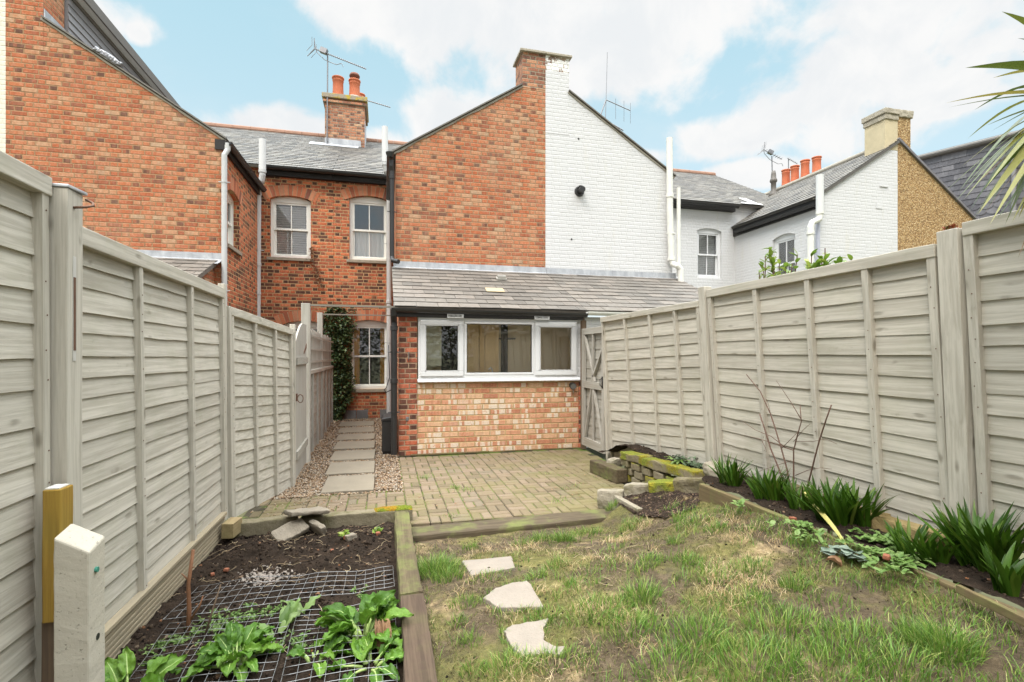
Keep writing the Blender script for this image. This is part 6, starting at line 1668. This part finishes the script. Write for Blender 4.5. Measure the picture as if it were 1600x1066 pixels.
wire_sheet((-1.02, 1.9), (-.45, 1.9), (-.46, 2.88), (-1.05, 2.92), 11, 18, 'galvanised wire mesh sheet around the bushy chard')
wire_sheet((-.40, 1.9), (.05, 1.9), (.06, 2.90), (-.44, 2.88), 8, 18, 'galvanised wire mesh sheet under the sprawling chard')
# stick
mb = MB(); mb.tube([(-.955, 2.885, -.02), (-.95, 2.89, .12), (-.955, 2.895, .25), (-.935, 2.90, .42)], [.011, .011, .009, .008], 8); mb.tube([(-.952, 2.89, .06), (-.90, 2.88, .14), (-.885, 2.88, .19)], [.006, .005, .003], 6); mb.tube([(-.953, 2.893, .27), (-.985, 2.89, .31)], [.005, .002], 6); mb.tube([(-.945, 2.896, .33), (-.925, 2.893, .335)], [.004, .002], 5)
tag(mb.build('stick', M['stick'], smooth=True), 'reddish brown stick standing upright in the vegetable bed', 'stick')
mb = MB(); mb.tube([(-.85, 2.78, .02), (-.82, 2.8, .14), (-.79, 2.83, .26)], [.006, .005, .003], 6); tag(mb.build('stick', M['brown_z'], smooth=True), 'thin dark stick leaning beside the reddish upright one', 'stick')
# crumbs, roots, brick chips
pts = []; sz = []
for k in range(5200):
    x, y = random.uniform(-1.18, .06), random.uniform(1.9, 4.35); s = min(.03, abs(random.gauss(0, .0055)) + .002)
    pts.append((x, y, soilz(x, y) + s * .2)); sz.append(s)
for k in range(1500):
    x, y = random.uniform(2.47, 2.93), random.uniform(.8, 5.4)
    if y > 3.6 and x < 2.72: continue
    s = min(.02, abs(random.gauss(0, .006)) + .002); pts.append((x, y, bedz(x, y) + s * .2)); sz.append(s)
for k in range(900):
    x, y = random.uniform(.25, 2.4), random.uniform(1.7, 3.95); s = min(.012, abs(random.gauss(0, .0035)) + .0015); pts.append((x, y, LZB(x, y) + s * .2)); sz.append(s)
scatter('soil_crumbs', M['clod'], pts, sz, (.5, .9), False, .35, label='crumbs and clods of dark soil scattered over the beds', cat='soil')
pts = []; sz = []
while len(pts) < 1500:
    x, y = random.uniform(min(xs), max(xs)), random.uniform(min(ys), max(ys))
    if inside(pp, x, y): s = random.uniform(.003, .010); pts.append((x, y, patchz(x, y) + s * .2)); sz.append(s)
scatter('bark_mulch', M['bark'], pts, sz, (.2, .5), False, .35, label='dark bark chips on the soil below the low stone wall', cat='mulch')
mb = MB()
for k in range(150):
    x, y = random.uniform(-1.15, .0), random.choice([random.uniform(3.35, 4.3), random.uniform(2.0, 4.3)]); a = random.uniform(0, 6.28); L = random.uniform(.03, .13); p = V((x, y, 0)); pts = []
    for i in range(6):
        p = p + V((math.cos(a), math.sin(a), 0)) * L / 5; a += random.gauss(0, .45); pts.append(V((p.x, p.y, soilz(p.x, p.y) + .006 + random.uniform(0, .01))))
    mb.tube(pts, random.uniform(.0008, .0022), 4)
for k in range(130):
    x, y = random.uniform(.3, 2.4), random.uniform(1.8, 3.9); a = random.uniform(0, 6.28); L = random.uniform(.03, .12); p = V((x, y, 0)); pts = []
    for i in range(5):
        p = p + V((math.cos(a), math.sin(a), 0)) * L / 4; a += random.gauss(0, .3); pts.append(V((p.x, p.y, LZB(p.x, p.y) + .006)))
    mb.tube(pts, random.uniform(.0008, .0018), 4)
tag(mb.build('dry_roots', M['fibre'], smooth=True), 'dry roots and stalks strewn over soil and lawn', 'plant litter', kind='stuff')
pts = []; sz = []
for k in range(420):
    a, r_ = random.uniform(0, 6.28), abs(random.gauss(0, .075)); x, y = -.72 + r_ * 1.3 * math.cos(a), 3.52 + r_ * math.sin(a); s = random.uniform(.003, .011); pts.append((x, y, soilz(x, y) + s * .3)); sz.append(s)
scatter('ash_heap', M['ash'], pts, sz, (.4, .8), False, .35, kind='stuff', label='pale scatter of ash and mortar crumbs on the dark soil', cat='ash')
for (u, v, lb) in ((329, 897, 'orange brick fragment near the fence in the vegetable bed'), (352, 890, 'curved terracotta sherd beside the pale ash'), (520, 859, 'orange brick fragment in the middle of the bed'), (583, 833, 'orange brick fragment by the mossy sleeper')):
    c = PZ(u, v, .03); block('brick_fragment', (c.x, c.y, soilz(c.x, c.y) + .012), (.028, .024, .02), random.random() * 3, 'red_chip', lb, 'brick fragment', 'brick fragments in the vegetable bed', int(u), jit=.004, bev=.006, cuts=2, big=.012)
c = PZ(547, 847, .03); block('rough_stone', (c.x, c.y, soilz(c.x, c.y) + .02), (.075, .06, .055), .5, 'broken_slab', 'small buff stone in the soil below the rhubarb shoots', 'stone', seed=77, jit=.006, bev=.012, cuts=2, big=.02)

# ---- ivy
t_ = thing('ivy', 'dark green ivy climbing between the passage fence and the rear window', 'ivy', (-.95, 11.6, 0))
mb = MB()
for k in range(4300):
    z = 2.45 * random.random() ** .85
    w = .09 + .18 * sm(0, .5, z) + .05 * noise.noise(V((0, 0, z * 2.2))) - .10 * sm(2.1, 2.45, z); cx = -1.0 + .05 * noise.noise(V((3, 0, z * 1.4)))
    x = cx + random.uniform(-1, 1) * w * 1.15; d = .28 * math.sqrt(max(0.02, 1 - ((x - cx) / (w * 1.2)) ** 2)) * (.7 + .5 * noise.noise(V((x * 5, z * 5, 2))))
    y = 11.86 - d * random.uniform(.35, 1.1); s = random.uniform(.035, .07)
    az = -math.pi / 2 + random.gauss(0, .8)
    blade(mb, (x, y, z), az, random.uniform(-1.0, .6), s, s * 1.05, random.uniform(.2, 1.2), 2, .3, shape='oval', nx=2)
for k in range(240):     # strays along the wall and the fence
    x, z = random.gauss(-.72, .07), random.uniform(.4, 1.0) if random.random() < .6 else random.uniform(1.9, 2.5)
    blade(mb, (x, 11.84, z), -math.pi / 2 + random.gauss(0, .8), random.uniform(-.9, .3), .05, .05, .6, 2, .3, shape='oval', nx=2)
mb.build('foliage', M['ivy'], t_)
mb = MB()
for k in range(7):
    x = -1.02 + .035 * k; mb.tube([(x, 11.85, -.02), (x + random.gauss(0, .03), 11.83, .6), (x + random.gauss(0, .05), 11.84, 1.3), (x + random.gauss(0, .06), 11.84, 2.1)], .009, 5)
mb.build('stem', M['twig'], t_)
t_ = thing('dry_creeper', 'withered brown creeper beside the upper left sash window', 'creeper', (-1.4, 11.85, 2.8))
mb, m2 = MB(), MB(); pth = [PY(u, v, 11.86) for u, v in ((503, 448), (498, 430), (490, 412), (485, 398), (488, 385))]
m2.tube(pth, .006, 5); m2.build('stem', M['twig'], t_)
for k in range(90):
    i = random.randrange(1, 5); f = random.random(); p = pth[i - 1].lerp(pth[i], f); blade(mb, (p.x + random.gauss(0, .04), 11.86, p.z + random.gauss(0, .04)), -1.57 + random.gauss(0, .7), random.uniform(-1.2, .2), .05, .04, .8, 2, .3, shape='oval', nx=2)
mb.build('foliage', M['brown_leaf'], t_)

# ---- laurels behind the right fence
def laurel(u, tips, label):
    c = PX(u, 430, 3.35); t_ = thing('laurel', label, 'shrub', (c.x, c.y, -.18), 'laurels growing behind the right fence')
    lv, st = MB(), MB()
    for (tu, tv) in tips:
        e = PX(tu, tv, 3.35 + random.uniform(-.15, .15)); b = V((c.x + random.gauss(0, .06), c.y + random.gauss(0, .06), -.18)); m_ = b.lerp(e, .55) + V((random.gauss(0, .04), random.gauss(0, .04), 0))
        st.tube([b, m_, e], [.012, .009, .004], 6)
        for k in range(26):
            f = 1 - .30 * random.random() ** 1.2; p = m_.lerp(e, (f - .55) / .45); blade(lv, p, random.uniform(0, 6.28), random.uniform(.2, 1.25), random.uniform(.06, .095), random.uniform(.028, .04), random.uniform(.2, .9), 4, .35, shape='oval', nx=2)
    lv.build('foliage', M['laurel'], t_, smooth=True); st.build('stem', M['twig'], t_)
laurel(1222, [(1186, 425), (1192, 412), (1196, 400), (1203, 388), (1208, 402), (1218, 412), (1228, 416), (1238, 412), (1246, 398), (1232, 424), (1210, 424), (1222, 428)], 'bright green laurel showing widest above the right fence')
laurel(1276, [(1262, 408), (1268, 400), (1276, 410), (1284, 402), (1289, 388), (1294, 410), (1280, 418), (1266, 418)], 'bright green laurel in the middle above the right fence')
laurel(1318, [(1308, 405), (1312, 412), (1330, 404), (1322, 412)], 'bright green laurel just peeping over the right fence')
# succulents on the post
mb = MB(); c = V((RX - .02 - .115, 1.99, 2.04))
for k in range(5): rosette(mb, (c.x + random.gauss(0, .025), c.y + random.gauss(0, .03), c.z + .004), 9, .034, .014, (.3, 1.4))
tag(mb.build('succulent', M['succulent'], smooth=True), 'tiny red succulents growing on top of the thick right post', 'succulent')

# ---- cordyline at the right edge
hd = V((2.45, 1.25, 2.34))
t_ = thing('cordyline', 'spiky palm-like cordyline at the right edge with brown tipped sword leaves', 'palm', (2.55, 1.22, .4))
mb = MB(); mb.tube([(2.56, 1.22, .35), (2.54, 1.23, .9), (2.52, 1.24, 1.6), (2.47, 1.25, 2.25), hd], [.06, .055, .05, .05, .03], 12); mb.build('trunk', M['trunk'], t_)
lv, dl = MB(), MB()
def sword(mb, b, tip, w, sag):
    b, tip = V(b), V(tip); d = tip - b; s = d.cross(Z_).normalized(); n_ = 10; vs = []; tw = random.uniform(-.5, .5); up = s.cross(d).normalized()
    for i in range(n_ + 1):
        f = i / n_; ww = w * (.55 + .45 * math.sin(math.pi * min(1, f * 1.25))) if f < .45 else w * max(.0, 1 - ((f - .45) / .55) ** 1.6)
        p = b.lerp(tip, f) + Z_ * (sag * math.sin(math.pi * f)); sv = s * math.cos(tw) + up * math.sin(tw)
        vs += [p - sv * ww, p - up * ww * .3, p + sv * ww]
    mb.add(vs, [(i * 3 + j, i * 3 + j + 1, i * 3 + j + 4, i * 3 + j + 3) for i in range(n_) for j in range(2)])
for (u, v, w, sag, dk) in [(1565, 18, .016, .05, 1.75), (1508, 106, .021, .03, 1.72), (1478, 161, .010, .03, 1.85), (1482, 168, .007, .02, 1.9), (1548, 206, .009, .03, 1.75), (1500, 262, .010, .05, 1.8), (1508, 290, .013, .06, 1.8), (1470, 306, .010, .06, 1.9),
                           (1506, 312, .016, .06, 1.75), (1498, 300, .012, .07, 1.85), (1528, 335, .019, .06, 1.7), (1518, 346, .013, .05, 1.75), (1556, 345, .015, .04, 1.72), (1540, 330, .014, .06, 1.85), (1520, 280, .013, .06, 1.9), (1590, 60, .012, .04, 1.7), (1585, 140, .012, .03, 1.8), (1580, 350, .016, .05, 1.7), (1535, 318, .016, .07, 1.8), (1570, 352, .014, .07, 1.85), (1550, 300, .015, .07, 1.75), (1490, 318, .012, .07, 1.8), (1538, 296, .016, .07, 1.7), (1560, 270, .014, .06, 1.75), (1546, 352, .016, .07, 1.65), (1575, 330, .017, .07, 1.7), (1515, 330, .013, .08, 1.85), (1585, 300, .016, .06, 1.7), (1565, 240, .012, .05, 1.8)]:
    tip = ray(u, v) * (dk); tip.z += CAM_H
    sword(lv, hd + rvec(.02), tip, w, sag)
for (u, v, w, sag, dk) in [(1513, 300, .007, .05, 1.78), (1530, 345, .006, .06, 1.82), (1590, 405, .008, .04, 1.8)]:
    tip = ray(u, v) * dk; tip.z += CAM_H; sword(dl, hd + rvec(.02) - Z_ * .05, tip, w, sag)
for k in range(48):
    az = 2.9 + random.uniform(1.35, 4.93); el_ = random.uniform(-.9, 1.35); L = random.uniform(.42, .62)
    sword(lv, hd + rvec(.025), hd + V((math.cos(az), math.sin(az), 0)) * (L * math.cos(el_)) + Z_ * L * math.sin(el_), random.uniform(.010, .018), random.uniform(.02, .09))
lv.build('leaves', M['cordyline'], t_, smooth=True); dl.build('dry_leaves', M['cordyline_dry'], t_, smooth=True)

# ---- grass
def grass_mesh(name, mat, pts, h, w, az, lean, label, cat):
    n = len(pts); pts = np.array(pts); h, w, az, lean = map(np.array, (h, w, az, lean))
    dx, dy = np.cos(az), np.sin(az); sx, sy = -dy, dx
    tw = rng.uniform(-1.2, 1.2, n); sx2, sy2 = sx * np.cos(tw) + dx * np.sin(tw), sy * np.cos(tw) + dy * np.sin(tw)
    def lvl(f, wf):
        off = lean * f ** 1.8 * h; z = h * f * np.sqrt(np.maximum(.05, 1 - (lean * f * .75) ** 2))
        c = pts + np.stack([dx * off, dy * off, z], 1); e = np.stack([sx2, sy2, np.zeros(n)], 1) * (w * wf / 2)[:, None]
        return c - e, c + e, c
    a0, b0, _ = lvl(np.zeros(n), np.ones(n)); a1, b1, _ = lvl(np.full(n, .4), np.full(n, .9)); a2, b2, _ = lvl(np.full(n, .75), np.full(n, .6)); _, _, c3 = lvl(np.ones(n), np.zeros(n))
    vv = np.stack([a0, b0, a1, b1, a2, b2, c3], 1).reshape(-1, 3)
    base = (np.arange(n) * 7)[:, None]
    tri = np.array([[0, 1, 3], [0, 3, 2], [2, 3, 5], [2, 5, 4], [4, 5, 6]])
    ff = (base[:, None, :] + tri[None]).reshape(-1, 3)
    me = bpy.data.meshes.new(name); me.vertices.add(len(vv)); me.vertices.foreach_set('co', vv.astype(np.float32).ravel())
    me.loops.add(len(ff) * 3); me.loops.foreach_set('vertex_index', ff.astype(np.int32).ravel())
    me.polygons.add(len(ff)); me.polygons.foreach_set('loop_start', np.arange(0, len(ff) * 3, 3, dtype=np.int32)); me.polygons.foreach_set('loop_total', np.full(len(ff), 3, dtype=np.int32))
    me.update(calc_edges=True); me.materials.append(mat)
    o = bpy.data.objects.new(name, me); COL.objects.link(o); return tag(o, label, cat, kind='stuff')
STONE_P = []
for o in bpy.data.objects:
    if o.name.startswith('stepping_stone'):
        a = np.array([(v.co.x + o.location.x, v.co.y + o.location.y) for v in o.data.vertices]); STONE_P.append([tuple(q) for q in a[:len(a) // 2]])
def free(x, y): return not any(inside(s, x, y) for s in STONE_P)
G = dict(p=[], h=[], w=[], az=[], ln=[])
def put(x, y, h, ln, z=None, az=None, w=None):
    G['p'].append((x, y, (LZB(x, y) if z is None else z) - .004)); G['h'].append(h); G['w'].append(w or random.uniform(.0022, .0042)); G['az'].append(random.uniform(0, 6.283) if az is None else az); G['ln'].append(ln)
def tuft(u, v, r_, n, h, stretch=1.0, fn=LZ):
    c = PL(u, v, fn); n = int(n * .72)
    for k in range(n):
        a = random.uniform(0, 6.283); d = r_ * math.sqrt(random.random()); x, y = c.x + d * math.cos(a) * stretch, c.y + d * math.sin(a)
        if .2 < x < 2.46 and free(x, y): put(x, y, h * random.uniform(.45, 1.15) * (1.1 - .5 * d / r_), random.uniform(.15, .95), az=a + random.gauss(0, .9))
for (u, v, r_, n, h, s) in [(680, 893, .15, 1000, .14, 1), (700, 905, .10, 300, .10, 1), (880, 845, .07, 420, .12, 1.4), (845, 845, .07, 240, .09, 1.4), (920, 835, .09, 260, .08, 1.6), (815, 852, .06, 150, .08, 1.6), (735, 858, .05, 150, .07, 1.2), (955, 795, .05, 180, .09, 1), (985, 822, .07, 200, .08, 1.4),
                            (1003, 935, .085, 420, .11, 1.2), (1055, 850, .05, 130, .07, 1), (1015, 880, .07, 220, .08, 1.3), (1075, 880, .07, 200, .07, 1.2), (935, 960, .12, 520, .09, 1.4), (985, 985, .12, 420, .09, 1.3), (725, 945, .07, 180, .07, 1.2), (715, 975, .05, 120, .06, 1),
                            (840, 900, .05, 160, .07, 1.2), (870, 885, .06, 200, .07, 1.3), (760, 905, .07, 170, .06, 1.8), (790, 962, .06, 130, .05, 1.8), (850, 965, .08, 220, .07, 1.3), (735, 1005, .06, 130, .07, 1), (800, 1045, .10, 420, .08, 1.4), (870, 1035, .09, 260, .07, 1.4), (890, 915, .04, 110, .06, 1), (740, 1050, .06, 140, .06, 1),
                            (1085, 820, .10, 280, .08, 1.4), (1060, 815, .06, 140, .08, 1), (1120, 830, .08, 200, .07, 1), (1165, 830, .06, 120, .06, 1), (1170, 890, .10, 300, .07, 1.2), (1120, 905, .09, 200, .07, 1.2), (1240, 915, .06, 220, .09, 1), (1255, 848, .07, 220, .07, 1), (1180, 945, .08, 240, .07, 1.2), (1090, 1000, .13, 600, .10, 1.3), (1480, 1020, .10, 650, .14, 1), (1430, 1000, .07, 300, .10, 1), (1220, 985, .14, 620, .09, 1.2), (1330, 1010, .14, 560, .09, 1.2), (1180, 1040, .14, 700, .10, 1.3), (1280, 1050, .14, 600, .10, 1.3), (1050, 1045, .12, 500, .09, 1.3), (1400, 1050, .12, 520, .10, 1.2)]:
    tuft(u, v, r_, n, h, s)
random.seed(23)
for poly in STONE_P:
    cx0 = sum(q[0] for q in poly) / len(poly); cy0 = sum(q[1] for q in poly) / len(poly)
    for (qx, qy) in poly:
        if noise.noise(V((qx * 9, qy * 9, 40))) < -.15: continue
        for k in range(7):
            f = random.uniform(1.03, 1.16); x, y = cx0 + (qx - cx0) * f + random.gauss(0, .008), cy0 + (qy - cy0) * f + random.gauss(0, .008)
            if free(x, y): put(x, y, random.uniform(.02, .055), random.uniform(.4, 1.1))
cnt = 0
while cnt < 6200:
    x, y = random.uniform(.22, 2.42), random.uniform(.9, 3.9)
    q = .55 * noise.noise(V((x * 2.1, y * 2.1, 4))) + .85 * noise.noise(V((x * 6.5, y * 6.5, 1))) + .3 * noise.noise(V((x * 17, y * 17, 2)))
    wgt = -.16 + .55 * sm(2.75, 1.9, y) * sm(.55, 1.3, x) + .75 * math.exp(-((x - 2.33) / .13) ** 2) * sm(3.5, 2.9, y) - .2 * sm(.9, .3, x)
    if q + wgt > .12 + .25 * random.random() and free(x, y):
        put(x, y, random.uniform(.02, .062) * (1 + .6 * max(0, q)), random.uniform(.2, 1.0)); cnt += 1
for k in range(150):     # blades in the patio joints
    x = .20 + .18 * random.choice([0, 0, 1, 2, 3, .5]) + random.gauss(0, .006); y = random.uniform(4.35, 6.2); put(x, y, random.uniform(.012, .04), random.uniform(.2, .9), .0)
for (u, v, n, h) in [(712, 763, 70, .05), (728, 766, 60, .045), (664, 747, 70, .06), (770, 780, 30, .035), (870, 784, 30, .04), (885, 765, 35, .04), (900, 760, 25, .04), (860, 740, 25, .03), (880, 780, 25, .04), (705, 808, 30, .04)]:
    c = PZ(u, v, 0)
    for k in range(n): put(c.x + random.gauss(0, .05), c.y + random.gauss(0, .04), h * random.uniform(.5, 1.1), random.uniform(.2, 1), .0)
for k in range(60): put(.235 + random.gauss(0, .012), random.uniform(1.9, 4.0), random.uniform(.02, .06), random.uniform(.3, 1))
grass_mesh('grass', M['grass'], G['p'], G['h'], G['w'], G['az'], G['ln'], 'tufts of green grass scattered over the muddy lawn', 'grass')
D = dict(p=[], h=[], w=[], az=[], ln=[])
cnt = 0
while cnt < 3400:
    x, y = random.uniform(.22, 2.42), random.uniform(1.4, 3.9)
    q = .6 * noise.noise(V((x * 2.6 + 5, y * 2.6, 14))) + .5 * noise.noise(V((x * 8, y * 8, 11)))
    if q > .10 + .3 * random.random() and free(x, y):
        D['p'].append((x, y, LZB(x, y) + .001)); D['h'].append(random.uniform(.02, .06)); D['w'].append(random.uniform(.0012, .0026)); D['az'].append(random.uniform(0, 6.28)); D['ln'].append(random.uniform(.8, 1.25)); cnt += 1
T = dict(p=[], h=[], w=[], az=[], ln=[])
cnt = 0
while cnt < 24000:
    x, y = random.uniform(.21, 2.43), random.uniform(1.3, 4.0)
    if noise.noise(V((x * 3.1, y * 3.1, 31))) + .5 * noise.noise(V((x * 9, y * 9, 33))) > -.12 and free(x, y):
        T['p'].append((x, y, LZB(x, y) - .001)); T['h'].append(random.uniform(.008, .024)); T['w'].append(random.uniform(.0015, .0035)); T['az'].append(random.uniform(0, 6.28)); T['ln'].append(random.uniform(.5, 1.25)); cnt += 1
grass_mesh('moss_thatch', M['thatch'], T['p'], T['h'], T['w'], T['az'], T['ln'], 'short matted moss and thatch between the grass tufts', 'thatch')
grass_mesh('dry_grass', M['dry_grass'], D['p'], D['h'], D['w'], D['az'], D['ln'], 'flattened straw coloured dead grass in patches on the lawn', 'dead grass')
# fallen leaves on the pavers
mb = MB()
for k in range(60):
    u, v = random.choice([(480, 785), (560, 775), (700, 790), (880, 760), (670, 770), (520, 768), (900, 750)]); c = PZ(u + random.gauss(0, 30), v + random.gauss(0, 8), .006)
    if c.y > 4.5: blade(mb, c, random.uniform(0, 6.28), random.uniform(0, .3), .025, .018, .5, 3, .4, shape='oval', nx=2)
tag(mb.build('leaf_litter', M['brown_leaf']), 'small brown leaves scattered over the patio pavers', 'leaf litter', kind='stuff')

# ---- what the window panes mirror: fences behind the viewer, and a hedge added to darken the reflection
fence_panel((RX, -.05), (RX, -1.95), (.46, .46), (2.06, 2.06), (-1, 0, 0), [.02, .48, .95, 1.42, 1.88], 13, 'grey lap panel of the right fence just behind the viewer', GR, RL, .06)
fence_panel((LX, .34), (LX, -1.55), (.19, .19), (2.06, 2.06), (1, 0, 0), [.02, .48, .95, 1.42, 1.87], 14, 'grey lap panel of the left fence just behind the viewer', GL, -.005, .06)
t_ = thing('hedge', 'unseen leafy hedge added behind the viewer to darken the window reflections', 'hedge', (1, -7, 0))
mb = MB()
for k in range(9500):
    x = random.uniform(-7, 9); z = 3.6 * random.random() ** .8 * (1 + .25 * noise.noise(V((x * .7, 0, 3)))); y = -7 + .8 * noise.noise(V((x * 1.3, z * 1.3, 0))) + random.uniform(-.5, .2)
    blade(mb, (x, y, z - .1), random.uniform(0, 6.28), random.uniform(-.6, 1), .22, .17, .6, 2, .3, shape='oval', nx=1)
mb.build('foliage', M['ivy'], t_)
mb = MB()
for k in range(14):
    x = -6.5 + 1.15 * k; mb.tube([(x, -7.2, -.2), (x + random.gauss(0, .1), -7.2, 1.2), (x + random.gauss(0, .2), -7.2, 2.9)], [.05, .04, .02], 6)
mb.build('trunk', M['trunk'], t_)
